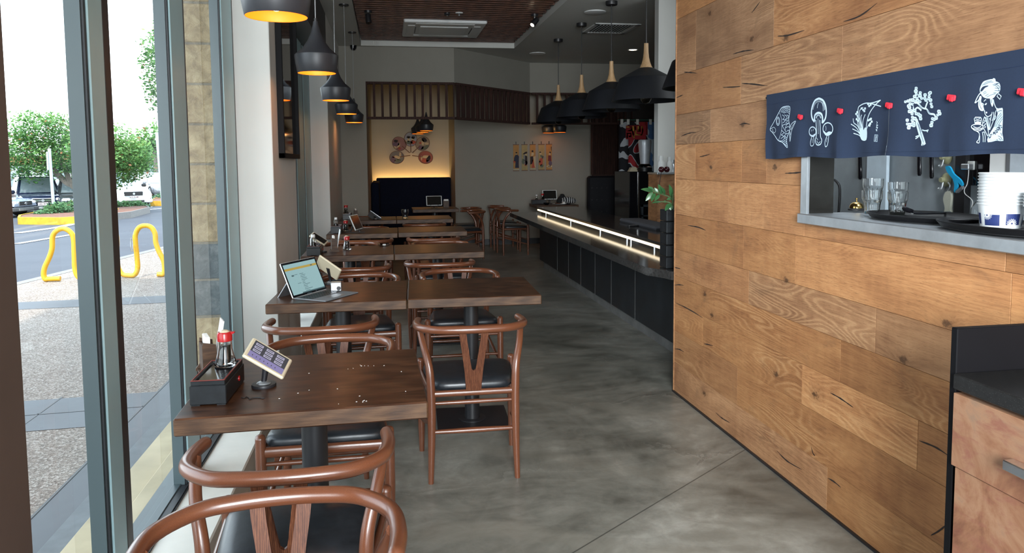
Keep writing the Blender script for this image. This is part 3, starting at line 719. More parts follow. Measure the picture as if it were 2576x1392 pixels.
def tablet(x, y, base, ax, ay, w, h, ctr, label, on=True, case='cream', off_col='screen_off'):
    """small ordering tablet on a round foot; ax, ay = screen axes"""
    ax = V(ax).normalized(); ay = V(ay); ay = (ay-ax*ay.dot(ax)).normalized(); az = ax.cross(ay); c = V(ctr)
    t = thing('tablet_stand', label, 'tablet', (x, y, TH), 0, 'ordering tablets on stands')
    b = B(); b.lathe([(0, 0), (.036, 0), (.037, .003), (.036, .009), (.0, .010)], seg=30); b.build('base', M['black'], t, world=False)
    b = B(); b.lathe([(.022, .009), (.020, .0125), (.011, .016), (0, .018)], seg=24); b.build('base_collar', M['steel'], t)
    p0 = V((0, 0, .014)); p1 = c - V((x, y, TH)) - az*.008; 
    b = B(); b.tube([p0, p0*.5+p1*.5+V((0, 0, .004)), p1], [.008, .0095, .012], 14); b.build('stem', M['black'], t)
    m = frame(c-V((x, y, TH)), ax, ay, az)
    b = B(); b.m = m; b.box((-w/2, -h/2, -.012), (w/2, h/2, 0), .004); case_o = b.build('case', M[case], t)
    b = B(); b.m = m; sw, sh = w/2-.011, h/2-.009
    b.box((-sw, -sh, -.004), (sw, sh, .0006)); s = b.build('screen', M['ui_dark'] if on else M[off_col], t)
    if on:
        b = B(); b.m = m; b.box((-sw, -sh, .0006), (sw, -sh+.024, .0010)); b.build('menu_bar', M['ui_violet'], s)
        b = B(); b.m = m
        for i in range(3):
            for j in range(3):
                X = -sw+.006+i*(2*sw-.008)/3; Y = -sh+.028+j*.0145
                b.box((X, Y, .0006), (X+.026, Y+.0105, .0011), .0002)
        b.build('menu_buttons', M['ui_btn'], s)
        b = B(); b.m = m
        for i in range(3):
            for j in range(3):
                X = -sw+.006+i*(2*sw-.008)/3; Y = -sh+.028+j*.0145
                b.box((X+.004, Y+.004, .0011), (X+.022, Y+.006, .0014))
        for i in range(7): b.box((-sw+.012+i*.013, -sh+.008, .0010), (-sw+.0145+i*.013, -sh+.013, .0013))
        b.build('menu_text', M['ui_dark'], s)
    return t
M['ui_dark'] = pm('screen_dark', (.03, .03, .035), .2, emis=(.05, .05, .06), es=.6)
M['ui_violet'] = pm('screen_violet', (.1, .09, .16), .2, emis=(.17, .15, .30), es=.8)
M['ui_btn'] = pm('screen_button', (.18, .17, .22), .2, emis=(.26, .25, .34), es=.7)
M['ui_text'] = pm('screen_text', (.05, .05, .06), .4)
# orientation measured on the photograph for the small tablets
def rotm(a, bb, c): return Matrix.Rotation(a, 3, 'Z') @ Matrix.Rotation(bb, 3, 'X') @ Matrix.Rotation(c, 3, 'Y')
R1 = rotm(-.212, .381, .673)
p = onz(664, 972, TH); k = 2.305/2.689
tablet(p.x, p.y, 0, R1.col[0], R1.col[1], .164*k, .108*k, EYE+(V((-.434, 2.689, .742))-EYE)*k, 'small cream tablet with violet menu on screen, on the nearest table')
R3 = rotm(-.268, .236, .601); k = 5.80/6.933
c = EYE+(V((-.635, 6.933, .747))-EYE)*k
tablet(c.x+.02, c.y, 0, R3.col[0], R3.col[1], .164*k, .108*k, c, 'small cream tablet with dark screen behind the salt shaker box', on=False)
L2 = (.79, -.2, -.57); S2 = (.25, -.6, .6); Z2 = V(L2).cross(V(S2))
c = ony(828, 672, 4.2)
tablet(-.331, 4.238, 0, (-.79, .2, .57), S2, .15, .10, c, 'small white tablet seen from behind, beside the laptop', on=False)
c = ony(943, 545, 9.15)
tablet(-.15, 9.1, 0, (-.79, .2, .57), S2, .17, .11, c, 'dark tablet seen from behind near the navy booth', on=False, case='steel')
def big_tablet(c, yaw, tilt, w, h, label, bx=None):
    c = V(c); t = thing('tablet_stand', label, 'tablet', (c.x, c.y, TH), 0, 'ordering tablets on stands')
    r = rotm(yaw, tilt, 0); m = frame(c-V((c.x, c.y, TH)), r.col[0], r.col[1], r.col[2])
    b = B(); b.m = m; b.box((-w/2, -h/2, -.009), (w/2, h/2, 0), .004); b.build('case', M['white'], t)
    b = B(); b.m = m; b.box((-w/2+.012, -h/2+.01, -.003), (w/2-.012, h/2-.01, .0006)); b.build('screen', M['screen_off'], t)
    low = (m @ V((0, -h/2, -.02))); 
    b = B()
    for sg in (-.055, .055):
        P = [m @ V((sg, 0, -.012)), m @ V((sg, -h/2-.004, -.014)), m @ V((sg, -h/2-.006, .012)), m @ V((sg, -h/2+.006, .013))]
        b.tube(P, .004, 8)
    q = m @ V((0, 0, -.012)); q2 = V((q.x, q.y, 0)) + (m.to_3x3() @ V((0, 0, -1)))*.06; q2.z = .004
    b.tube([m @ V((-.055, -h/2-.004, -.014)), m @ V((.055, -h/2-.004, -.014))], .004, 8)
    b.tube([m @ V((0, .02, -.010)), q2], .006, 8); f = m @ V((0, -h/2-.005, 0)); f.z = 0
    b.box((min(f.x, q2.x)-.05, min(f.y, q2.y)-.03, 0), (max(f.x, q2.x)+.05, max(f.y, q2.y)+.03, .005), .002); 
    b.tube([(f.x, f.y, .003), m @ V((0, -h/2-.005, -.012))], .006, 8); b.build('stand', M['black'], t)
    return t
big_tablet((-.313, 7.42, .853), 1.281, 1.177, .235, .16, 'white tablet standing upright on a black stand in the fourth row')
big_tablet(tuple(ony(1092, 505, 11.2)), .06, 1.25, .24, .155, 'white tablet upright on the navy booth table')
big_tablet(tuple(ony(1383, 490, 11.75)), .0, 1.25, .24, .16, 'white tablet upright on the crowded table in the back right corner')
# nearest table
bx = condiment_box(-.512, 2.262, -.03, 'black lacquer box with red-rimmed lid on the nearest table, under the soy bottle')
soy_bottle(-.503, 2.328, TH+.0656, 'soy bottle with red cap standing on the nearest black box', 1.14)
def napkin_holder(x, y, rz, label, z=TH, menus=True):
    t = thing('napkin_holder', label, 'napkin holder', (x, y, z), rz, 'wooden holders with napkins and menus')
    b = B(); b.prism([(-.035, 0), (.035, 0), (.035, .008), (.022, .025), (.02, .10), (-.02, .11), (-.022, .025), (-.035, .008)], 1, -.045, -.038); b.prism([(-.035, 0), (.035, 0), (.035, .008), (.022, .025), (.02, .10), (-.02, .11), (-.022, .025), (-.035, .008)], 1, .038, .045)
    b.box((-.03, -.04, .0), (.03, .04, .008)); b.box((-.022, -.04, .008), (-.017, .04, .1)); b.build('holder', M['tableedge'], t)
    b = B(); b.box((-.012, -.036, .01), (.004, .036, .125), .002); b.build('napkins', M['paper'], t)
    if menus:
        b = B(); m = Matrix.Translation((.016, 0, .01)) @ Matrix.Rotation(.18, 4, 'Y'); b.m = m; b.box((0, -.034, 0), (.004, .034, .165)); b.build('menu_card', M['white'], t)
    return t
p = ony(524, 905, 2.50); napkin_holder(p.x, 2.50, .35, 'wooden napkin holder by the window, behind the nearest soy bottle')
# hair tie / loose wire
b = B(); P = [onz(470+x/6.63, 820+y/6.63, TH+.0015) for x, y in ((905, 1200), (960, 1205), (990, 1185), (1030, 1200), (1050, 1225), (1100, 1205), (1150, 1200), (1210, 1202), (1250, 1212), (1290, 1208))]
b.tube(smoothline(P, 4), .0012, 6); o = b.build('wire_tie', M['black'], None); tag(o, 'thin black wire tie lying on the nearest table top', 'wire')
b = B()
for px, py in ((1790, 292), (1800, 300), (1830, 298), (1863, 298), (1915, 298), (2010, 296), (1676, 328), (1724, 322), (2170, 352), (1315, 368), (1316, 524), (1213, 552), (1578, 512), (2210, 535), (1784, 578), (1040, 603), (1755, 632), (1815, 626), (1812, 636), (1825, 620), (1846, 625), (1588, 652)):
    q = onz(420+px/3.68, 840+py/3.68, TH); a = rnd.uniform(0, pi); b.m = Matrix.Translation(q) @ Matrix.Rotation(a, 4, 'Z'); b.box((-.0021, -.0008, 0), (.0021, .0008, .0012), .0004)
b.m = None; o = b.build('rice_crumbs', M['paper'], None); tag(o, 'scattered white rice crumbs on the nearest table top', 'crumbs', kind='stuff')
# laptop
def laptop():
    R = rotm(1.023, 1.163, -.048); k = 3.93/4.238
    c = EYE+(V((-.476, 4.238, .789))-EYE)*k; w, h = .29*k, .205*k
    x, y, z = R.col[0], R.col[1], R.col[2]
    low = c - y*h/2; dz = TH+.006-low.z; c = c+V((0, 0, dz)); low = c-y*h/2
    t = thing('laptop', 'silver tablet laptop with lit screen and attached keyboard, on a kickstand', 'laptop', (low.x, low.y, TH))
    o = V(t.location); m = frame(c-o, x, y, z)
    b = B(); b.m = m; b.box((-w/2, -h/2, -.008), (w/2, h/2, 0), .003); s = b.build('screen_case', M['white'], t)
    b = B(); b.m = m; b.box((-w/2+.002, -h/2+.002, 0), (w/2-.002, h/2-.002, .0007)); b.build('bezel', M['blackgloss'], s)
    b = B(); b.m = m; sx, sy = w/2-.011, h/2-.013
    b.box((-sx, -sy, .0007), (sx, sy, .0010)); b.build('display', M['lap_page'], s)
    b = B(); b.m = m; b.box((-sx, sy-.034, .0010), (sx, sy-.022, .0012)); b.build('page_banner', M['lap_yellow'], s)
    b = B(); b.m = m; b.box((sx-.05, sy-.031, .0012), (sx-.036, sy-.025, .0014)); b.box((-sx+.035, sy-.068, .0010), (-sx+.052, sy-.06, .0012))
    rr = random.Random(3)
    for i in range(14):
        yy = sy-.062-.0085*i
        b.box((-sx+.095+.004*(i % 2), yy, .0010), (-sx+.095+rr.uniform(.02, .06), yy+.0022, .0012))
    b.box((-sx+.055, sy-.062, .0010), (-sx+.08, sy-.06, .0012)); b.box((-sx+.06, sy-.11, .0010), (-sx+.085, sy-.108, .0012))
    b.box((-sx+.07, -sy, .0010), (sx, -sy+.006, .0012)); b.build('page_text', M['lap_text'], s)
    # kickstand
    b = B(); b.m = m; top = V((0, .0, -.008)); 
    mi = m.inverted(); 
    hinge = m @ V((0, -.01, -.008)); bd = (m.to_3x3() @ V((0, 0, -1))); bd.z = 0; bd.normalize()
    foot = hinge + bd*.062; foot.z = .001
    b.m = None; q = [m @ V((-w/2+.006, -.01, -.008)), m @ V((w/2-.006, -.01, -.008))]; d = foot-hinge
    pts = [q[0], q[1], q[1]+d, q[0]+d]; nn = (pts[1]-pts[0]).cross(pts[2]-pts[1]).normalized()*.004
    A = [b.vert(p) for p in pts]; C = [b.vert(p+nn) for p in pts]; b.face(A[::-1]); b.face(C)
    for i in range(4): j = (i+1) % 4; b.face((A[i], A[j], C[j], C[i]))
    b.build('kickstand', M['steel'], t)
    # keyboard, folding flat towards the aisle
    f = V((z.x, z.y, 0)).normalized(); u = V((x.x, x.y, 0)).normalized()
    km = frame(low-o+V((0, 0, -.003)), u, f, V((0, 0, 1)))
    kd = .205
    b = B(); b.m = km; b.box((-w/2, .004, -.002), (w/2, kd, .003), .001); kb = b.build('keyboard', M['kb_grey'], t)
    b = B(); b.m = km
    for i in range(5):
        for j in range(13):
            X = -w/2+.012+j*(w-.024)/13; Y = .022+i*.0185
            b.box((X, Y, .003), (X+(w-.024)/13-.0035, Y+.0145, .0044), .0005)
    b.build('keys', M['black'], kb)
    b = B(); b.m = km; b.box((-.05, .125, .003), (.05, .188, .0034)); b.build('touchpad', M['kb_dark'], kb)
M['lap_page'] = pm('laptop_page', (.02, .02, .02), .25, emis=(.27, .44, .46), es=1.0)
M['lap_yellow'] = pm('laptop_banner', (.02, .02, .02), .3, emis=(.52, .36, .06), es=.8)
M['lap_text'] = pm('laptop_text', (.02, .02, .02), .3, emis=(.06, .13, .15), es=.8)
M['kb_grey'] = pm('keyboard_cloth', (.16, .17, .18), .7); M['kb_dark'] = pm('touchpad_grey', (.09, .10, .11), .4)
laptop()
# receipt/card terminal behind the laptop
p = onz(846, 733, TH)
t = thing('card_box', 'small grey box with a round opening behind the laptop', 'box', (p.x, p.y, TH))
b = B(); b.box((-.028, -.015, 0), (.028, .03, .05), .003); b.build('box_body', M['steel'], t)
b = B(); m = Matrix.Translation((.014, -.0155, .018)) @ Matrix.Rotation(pi/2, 4, 'X'); b.lathe([(0, 0), (.011, 0), (.011, .002), (0, .002)], seg=18); b.v = [m @ q for q in b.v]; b.build('opening', M['black'], t)
# third row
condiment_box(-.553, 5.69, -.02, 'black lacquer box under the glass salt shaker in the third row')
salt_shaker(-.563, 5.66, TH+.0656, 'glass salt shaker standing on the third-row black box')
napkin_holder(-.422, 5.83, .15, 'wooden holder with white menus next to the third-row soy bottle')
soy_bottle(-.33, 5.93, TH, 'soy bottle with red cap standing on the bare third-row table top', 1.15)
t = thing('black_dish', 'small square black dish with chopsticks rest at the table joint', 'dish', (-.04, 6.13, TH), .3)
b = B(); b.prism([(-.02, 0), (.02, 0), (.045, .012), (.043, .015), (.018, .004), (-.018, .004), (-.043, .015), (-.045, .012)], 1, -.04, .04); b.build('dish', M['blackgloss'], t)
b = B(); b.box((-.012, -.015, .005), (.012, .0, .016), .002); b.build('sauce_cube', M['white'], t)
# fourth row
condiment_box(-.508, 7.45, -.02, 'black lacquer box under the white salt shaker in the fourth row')
salt_shaker(-.515, 7.43, TH+.0656, 'white-capped salt shaker on the fourth-row black box')
soy_bottle(-.43, 7.58, TH, 'soy bottle with red cap beside the upright tablet', 1.15)
# fifth row
condiment_box(-.50, 9.25, 0, 'black condiment box against the grey back wall in the fifth row')
soy_bottle(-.515, 9.22, TH+.0656, 'dark soy bottle on the fifth-row condiment box', 1.15)
napkin_holder(-.40, 9.30, .1, 'dark holder with a single white card in the fifth row', menus=False)
M['tumbler'] = solidglass('tumbler_glass', (.99, 1, 1))
def tumbler(x, y, z, s, label, group):
    t = thing('drinking_glass', label, 'glass', (x, y, z), 0, group)
    b = B(); N = 10; seg = 30
    prof = [(.026, 0), (.028, .003), (.029, .02), (.032, .045), (.0375, .062), (.038, .066), (.0385, .094), (.0367, .094), (.0362, .067), (.0355, .062), (.030, .045), (.027, .02), (.026, .010), (0, .009)]
    prof = [(0, 0)]+prof
    rings = []
    for r, zz in prof:
        if r == 0: rings.append([b.vert((0, 0, zz*s))]); continue
        fl = .13 if .01 < zz < .062 else 0
        rings.append([b.vert((r*s*(1-fl*abs(sin(N*pi*k/seg)))*cos(2*pi*k/seg), r*s*(1-fl*abs(sin(N*pi*k/seg)))*sin(2*pi*k/seg), zz*s)) for k in range(seg)])
    for i in range(len(rings)-1):
        a, c = rings[i], rings[i+1]
        for k in range(seg):
            k2 = (k+1) % seg
            if len(a) == 1: b.face((a[0], c[k2], c[k]))
            elif len(c) == 1: b.face((a[k], a[k2], c[0]))
            else: b.face((a[k], a[k2], c[k2], c[k]))
    b.build('tumbler', M['tumbler'], t, 60); return t
tumbler(.205, 9.12, TH, 1.2, 'clear faceted glass alone on the fifth-row table', 'drinking glass on the tables')
# booth table
p = ony(1122, 508, 11.3); napkin_holder(p.x, 11.3, pi/2, 'holder with white napkins beside the tablet on the navy booth table', menus=False)
# crowded corner table
condiment_box(2.43, 11.72, pi/2, 'black condiment box under the shaker on the back corner table')
salt_shaker(2.40, 11.72, TH+.0656, 'glass shaker on the back corner condiment box')
soy_bottle(2.50, 11.72, TH+.0656, 'dark soy bottle beside the back corner tablet', 1.1)
def bowl(x, y, r, h, label, mt, group=None):
    o = thing('bowl', label, 'bowl', (x, y, TH), 0, group)
    b = B(); b.lathe([(0, .004), (r*.5, .004), (r*.5, 0), (r*.55, 0), (r*.9, h*.6), (r, h), (r*.95, h), (r*.82, h*.6), (r*.4, .010), (0, .010)], seg=26); b.build('bowl_body', mt, o, 60)
bowl(2.88, 11.55, .065, .065, 'tall black bowl on the back corner table', M['blackgloss'])
bowl(2.50, 11.42, .05, .035, 'small black bowl at the front of the back corner table', M['blackgloss'])
t = thing('dinner_plate', 'pale plate with crumpled napkin and leftovers on the back corner table', 'plate', (2.72, 11.44, TH))
b = B(); b.lathe([(0, .004), (.07, .004), (.12, .014), (.121, .016), (.07, .008), (0, .008)], seg=30); b.build('plate', M['white'], t, 60)
b = B()
for k in range(12): b.box((rnd.uniform(-.06, -.0), rnd.uniform(-.05, .05), .009), (rnd.uniform(.0, .03), rnd.uniform(-.05, .06), .012+rnd.uniform(.0, .02)), .002) if False else b.lathe([(0, 0), (.018, .002), (.012, .014), (0, .02)], (rnd.uniform(-.06, .0), rnd.uniform(-.05, .05), .009), 8)
b.build('leftovers', pm('brown_food', (.06, .02, .012), .6), t)
b = B(); b.lathe([(0, .0), (.03, .002), (.034, .015), (.022, .028), (.012, .036), (0, .04)], (.07, .0, .009), 9); b.build('napkin', M['paper'], t)
# striped scarf and bag on the corner table
t = thing('cloth_bag', 'slumped black cloth bag on the back corner table', 'bag', (2.84, 11.74, TH))
b = B(); N = 18; rings = []
for i, (s, z) in enumerate(((.9, 0), (1, .03), (.9, .06), (.62, .10), (.42, .125), (.36, .145), (.2, .155))):
    rings.append([b.vert((.10*s*cos(2*pi*k/N)*(1+.12*sin(3*k+i)), .07*s*sin(2*pi*k/N)*(1+.12*cos(2*k+i)), z+.006*sin(5*k))) for k in range(N)])
for i in range(len(rings)-1):
    for k in range(N): b.face((rings[i][k], rings[i][(k+1) % N], rings[i+1][(k+1) % N], rings[i+1][k]))
b.face(rings[0][::-1]); b.face(rings[-1]); b.build('bag_body', pm('black_cloth', (.01, .01, .011), .9), t, 60)
def stripes():
    t = NT('striped_cloth'); w = t.n('ShaderNodeTexWave'); t.l(t.coord('Object', (1, 1, 1)), w.inputs[0]); w.inputs['Scale'].default_value = 9; w.inputs['Distortion'].default_value = 3; w.inputs['Detail'].default_value = 2
    t.set(Base_Color=t.ramp(w.outputs[1], [(.55, (.012, .012, .014)), (.62, (.42, .42, .42))]), Roughness=.9); return t.mat
b = B(); b.tube(smoothline([(-.10, .02, .04), (-.05, .03, .05), (.02, .0, .05), (.08, -.03, .045), (.13, -.05, .038)], 5), [.012, .024, .034, .040, .046, .050, .052, .052, .054, .055, .055, .053, .05, .049, .046, .043, .04, .036, .03, .02, .01][:21], 16, rnd_end=False)
o = b.build('striped_scarf', stripes(), None, 60); o.location = (2.87, 11.50, TH+.015); tag(o, 'bundled black and white striped scarf by the tufted booth', 'scarf')
# ------------------------------------------------------------------ pendants
def pendant_left(label):
    t = thing('pendant_lamp', label, 'lamp', (0, 0, 1.932), 0, 'dark bell pendant lamps over the window tables')
    s = B(); s.lathe([(.102, 0), (.1045, .003), (.113, .05), (.1175, .088), (.1165, .098), (.108, .106), (.075, .135), (.045, .178), (.026, .222), (.0155, .262), (.013, .282), (.0, .282)], seg=40); sh = s.build('lamp_shade', M['lampgrey'], t, 34)
    s = B(); s.lathe([(.102, .0005), (.1005, .003), (.1105, .05), (.114, .088), (.105, .100), (.072, .128), (.03, .17), (0, .18)], seg=40); s.build('shade_lining', M['copper'], sh, 60)
    s = B(); s.lathe([(0, .018), (.014, .022), (.024, .036), (.026, .052), (.02, .072), (.013, .088), (.013, .11), (0, .11)], seg=20); s.build('bulb', M['bulb'], t, 60)
    s = B(); s.lathe([(.0, .282), (.009, .282), (.009, .298), (0, .30)], seg=14); s.build('collar', M['black'], t)
    s = B(); s.tube([(0, 0, .295), (.002, 0, .6), (0, 0, ZC-1.932-.02)], .0028, 8); s.build('cord', M['cordgrey'], t)
    s = B(); s.lathe([(0, ZC-1.932-.028), (.048, ZC-1.932-.028), (.05, ZC-1.932-.024), (.05, ZC-1.932), (0, ZC-1.932)], seg=26); s.build('ceiling_rose', M['black'], t)
    return t
M['cordgrey'] = pm('grey_cord', (.32, .33, .34), .4)
LP = [(-.360, 2.62, 'nearest dark bell pendant at the top edge of the picture, orange glow inside'),
      (-.372, 4.20, 'second dark bell pendant from the window, orange glow and hanging over the laptop tables'),
      (-.390, 5.98, 'third dark bell pendant from the camera along the windows'),
      (-.405, 7.80, 'fourth dark bell pendant from the camera along the windows, pale grey side'),
      (-.395, 9.40, 'fifth dark bell pendant, smallest of the window row, by the slat screen')]
pl = pendant_left(LP[0][2])
for i, (x, y, lab) in enumerate(LP):
    if i == 0: pl.location = (x, y, 1.932)
    else: dup(pl, (x, y, 1.932+(.015 if i > 2 else 0)), 0, lab)
for x, y, lab in ((.632, 11.9, 'front one of three small bell pendants hanging before the round fans'), (.60, 12.5, 'middle one of three small bell pendants hanging before the round fans'), (.545, 13.1, 'rear one of three small bell pendants hanging before the round fans')):
    dup(pl, (x, y, 1.932+.02), 0, lab, 'bell pendant lamps behind the slat screen')
for px, lab in ((1408, 'glowing small bell pendant below the black lamps, above the back corner table'), (1380, 'unlit-looking small bell pendant left of the glowing one below the black lamps')):
    q = ony(px, 326, 12.15 if px > 1400 else 12.4); dup(pl, (q.x, q.y, 1.935), 0, lab, 'bell pendant lamps behind the slat screen')
def pendant_right(label):
    t = thing('wide_pendant_lamp', label, 'lamp', (0, 0, 1.958), 0, 'wide black pendant lamps over the counter')
    z = 0
    b = B(); b.lathe([(.300, 0), (.302, .002), (.234, .19), (.228, .198), (.06, .288), (.0, .290)], seg=56); sh = b.build('lamp_shade', M['lampblack'], t, 20)
    b = B(); b.lathe([(.299, .001), (.228, .188), (.222, .192), (.05, .28), (0, .281)], seg=56); b.build('shade_lining', M['lampblack'], sh, 20)
    b = B(); b.lathe([(.0, .286), (.058, .286), (.050, .300), (.036, .335), (.026, .38), (.021, .43), (.0195, .50), (.0, .50)], seg=24); b.build('wooden_neck', M['ashwood'], t, 60)
    b = B(); b.lathe([(0, -.022), (.03, -.012), (.048, .018), (.048, .04), (.034, .08), (.02, .11), (.02, .15), (0, .15)], seg=24); b.build('bulb', M['bulb_off'], t, 60)
    b = B(); b.lathe([(0, .1), (.022, .1), (.022, .281), (0, .281)], seg=16); b.build('lamp_holder', M['brass'], t)
    b = B(); b.tube([(0, 0, .498), (0, 0, ZC-1.958-.03)], .0042, 8); b.build('cord', M['black'], t)
    b = B(); b.lathe([(0, ZC-1.958-.038), (.058, ZC-1.958-.038), (.06, ZC-1.958-.032), (.06, ZC-1.958), (0, ZC-1.958)], seg=28); b.build('ceiling_rose', M['black'], t)
    return t
RP = [(2.271, 9.6, 'wide black pendant with wooden neck, farthest of the counter row'), (2.288, 8.48, 'wide black pendant with wooden neck, second from the far end of the counter'),
      (2.285, 7.3, 'wide black pendant with wooden neck, third from the far end of the counter'), (2.245, 6.17, 'wide black pendant with wooden neck, largest fully seen, before the white wall end'),
      (2.27, 5.02, 'wide black pendant half hidden by the oak plank wall')]
pr = pendant_right(RP[0][2])
for i, (x, y, lab) in enumerate(RP):
    if i == 0: pr.location = (x, y, 1.958)
    else: dup(pr, (x, y, 1.958), 0, lab)
# ------------------------------------------------------------------ ceiling fixtures
zs = ZC+.065
a = onz(1016, 55, zs-.03); c = onz(1200, 96, zs-.03); x0, x1, y0, y1 = a.x, c.x, a.y, c.y
t = thing('ceiling_air_conditioner', 'white cassette air conditioner set in the slatted ceiling', 'air conditioner', ((x0+x1)/2, (y0+y1)/2, zs))
b = B(); b.box((x0, y0, zs-.03), (x1, y1, zs+.02), .012); b.build('cassette_panel', M['white'], t, world=True)
b = B(); b.box((x0+.2, y0+.24, zs-.042), (x1-.2, y1-.24, zs-.028), .01); b.build('intake_grille', M['white'], t, world=True)
b = B()
b.box((x0+.14, y0+.06, zs-.036), (x1-.14, y0+.16, zs-.029), .004); b.box((x0+.14, y1-.16, zs-.036), (x1-.14, y1-.06, zs-.029), .004); b.box((x0+.05, y0+.2, zs-.036), (x0+.14, y1-.2, zs-.029), .004); b.box((x1-.14, y0+.2, zs-.036), (x1-.05, y1-.2, zs-.029), .004)
b.build('louvre', M['white'], t, world=True)
b = B(); b.box((x0+.145, y0+.3, zs-.034), (x0+.155, y1-.3, zs-.0285)); b.box((x1-.155, y0+.3, zs-.034), (x1-.145, y1-.3, zs-.0285)); b.box((x0+.17, y0+.165, zs-.034), (x1-.17, y0+.175, zs-.0285)); b.build('air_slot', M['black'], t, world=True)
def spot(px, py, aim, lab, lit):
    p = onz(px, py, zs); t = thing('ceiling_spotlight', lab, 'spotlight', (p.x, p.y, zs), 0, 'black spotlights on the slatted ceiling')
    b = B(); b.lathe([(0, -.025), (.04, -.025), (.042, 0), (0, 0)], seg=20); b.build('mount', M['black'], t)
    b = B(); b.tube([(0, 0, -.02), (0, 0, -.075)], .007, 8); b.build('stem', M['steel'] if lit else M['black'], t)
    d = V(aim).normalized(); b = B(); c = V((0, 0, -.085)); b.tube([c-d*.05, c-d*.045, c+d*.05, c+d*.055], [.026, .032, .032, .03], 18); h = b.build('lamp_head', M['black'], t)
    b = B(); b.tube([c+d*.053, c+d*.057], .024, 16); b.build('lens', M['downlight'] if lit else M['screen_off'], h)
spot(926, 27, (.1, -.35, -1), 'black ceiling spotlight at the left end of the slats', False)
spot(1345, 36, (-.62, -.35, -.75), 'black ceiling spotlight with lit lens at the right end of the slats', True)
p = onz(1125, 33, zs); t = thing('motion_sensor', 'small black round sensor on the ceiling slats', 'sensor', (p.x, p.y, zs)); b = B(); b.lathe([(0, -.03), (.02, -.028), (.033, -.015), (.035, 0), (0, 0)], seg=18); b.build('housing', M['black'], t); b = B(); b.lathe([(0, -.034), (.007, -.031), (.009, -.028), (0, -.027)], seg=12); b.build('lens', M['white'], t)
p = onz(1155, 32, zs); t = thing('fire_sprinkler', 'white round sprinkler next to the black sensor on the ceiling slats', 'sprinkler', (p.x, p.y, zs)); b = B(); b.lathe([(0, -.006), (.04, -.008), (.045, -.002), (.045, 0), (0, 0)], seg=22); b.build('escutcheon', M['white'], t); b = B(); b.tube([(0, 0, -.006), (0, 0, -.03)], .006, 8); b.lathe([(0, -.034), (.016, -.034), (.016, -.031), (0, -.031)], seg=14); b.build('sprinkler_head', M['steel'], t)
# security dome camera, wall mounted
p = ony(889, 121, 10.45); t = thing('wall_mounted_camera', 'dark dome security camera high on the back left wall', 'camera', (p.x, 10.5, p.z+.04)); b = B(); b.box((-.055, -.11, .01), (.055, 0, .05), .012); b.build('housing', M['black'], t); b = B(); b.lathe([(0, -.075), (.022, -.07), (.04, -.045), (.048, -.01), (.048, .012), (0, .012)], (0, -.058, 0), 20); b.build('dome', M['blackgloss'], t, 60); b = B(); b.box((-.003, -.113, -.05), (.003, -.105, .05)); b.build('stripe', M['white'], t)
# vent, speaker, downlights on the white ceiling
a = onz(1497, 58, ZC); c = onz(1590, 83, ZC); a2 = onz(1619, 63, ZC)
vx0, vx1, vy0, vy1 = a.x, a2.x-.05, a.y-.02, c.y+.03
t = thing('ceiling_vent', 'square white air vent in the white ceiling above the counter', 'vent', ((vx0+vx1)/2, (vy0+vy1)/2, ZC))
b = B()
for lo, hi in (((vx0, vy0, ZC-.014), (vx1, vy0+.06, ZC)), ((vx0, vy1-.06, ZC-.014), (vx1, vy1, ZC)), ((vx0, vy0, ZC-.014), (vx0+.06, vy1, ZC)), ((vx1-.06, vy0, ZC-.014), (vx1, vy1, ZC))): b.box(lo, hi, .004)
b.build('vent_frame', M['white'], t, world=True)
b = B(); b.box((vx0+.05, vy0+.05, ZC-.004), (vx1-.05, vy1-.05, ZC)); b.build('vent_backing', M['black'], t, world=True)
b = B(); n = 11
for k in range(n):
    x = vx0+.09+k*(vx1-vx0-.18)/(n-1); m = Matrix.Translation((x, 0, ZC-.010)) @ Matrix.Rotation(-.75, 4, 'Y'); b.m = m; b.box((-.011, vy0+.06, -.002), (.015, vy1-.06, .002)); b.m = None
b.build('blades', M['white'], t, world=True)
p = onz(1497, 30, ZC); t = thing('ceiling_speaker', 'round white speaker in the white ceiling above the counter', 'speaker', (p.x, p.y, ZC)); b = B(); b.lathe([(0, -.012), (.10, -.012), (.118, -.008), (.12, 0), (0, 0)], seg=32); b.build('speaker_grille', M['white'], t, 60)
p = onz(1352, 134, ZC); t = thing('ceiling_speaker', 'round white speaker in the ceiling near the bulkhead', 'speaker', (p.x, p.y, ZC)); b = B(); b.lathe([(0, -.012), (.10, -.012), (.118, -.008), (.12, 0), (0, 0)], seg=32); b.build('speaker_grille', M['white'], t, 60)
p = onz(1592, 125, ZC); t = thing('recessed_downlight', 'glowing round downlight in the ceiling right of the pendants', 'downlight', (p.x, p.y, ZC)); b = B(); b.lathe([(.055, -.002), (.075, -.008), (.08, 0), (.055, 0)], seg=24); b.build('rim', M['white'], t); b = B(); b.lathe([(0, -.003), (.056, -.003), (.056, 0), (0, 0)], seg=24); b.build('lens', M['downlight'], t)
# ------------------------------------------------------------------ narrow framed mirror on the pier
t = thing('framed_mirror', 'tall narrow black-framed mirror on the pier beside the laptop table', 'mirror', (XW, 4.88, 1.47))
b = B()
for lo, hi in (((XW+.002, 4.49, 1.47), (XW+.036, 4.515, 2.72)), ((XW+.002, 5.235, 1.47), (XW+.036, 5.26, 2.72)), ((XW+.002, 4.49, 1.47), (XW+.036, 5.26, 1.50)), ((XW+.002, 4.49, 2.69), (XW+.036, 5.26, 2.72))): b.box(lo, hi, .002)
b.build('frame', pm('black_frame', (.006, .006, .007), .7, spec=.2), t, world=True)
b = B(); b.box((XW+.004, 4.51, 1.49), (XW+.014, 5.24, 2.70)); b.build('mirror_glass', pm('smoked_mirror', (.16, .135, .125), .04, 1.0, var=.05), t, world=True)
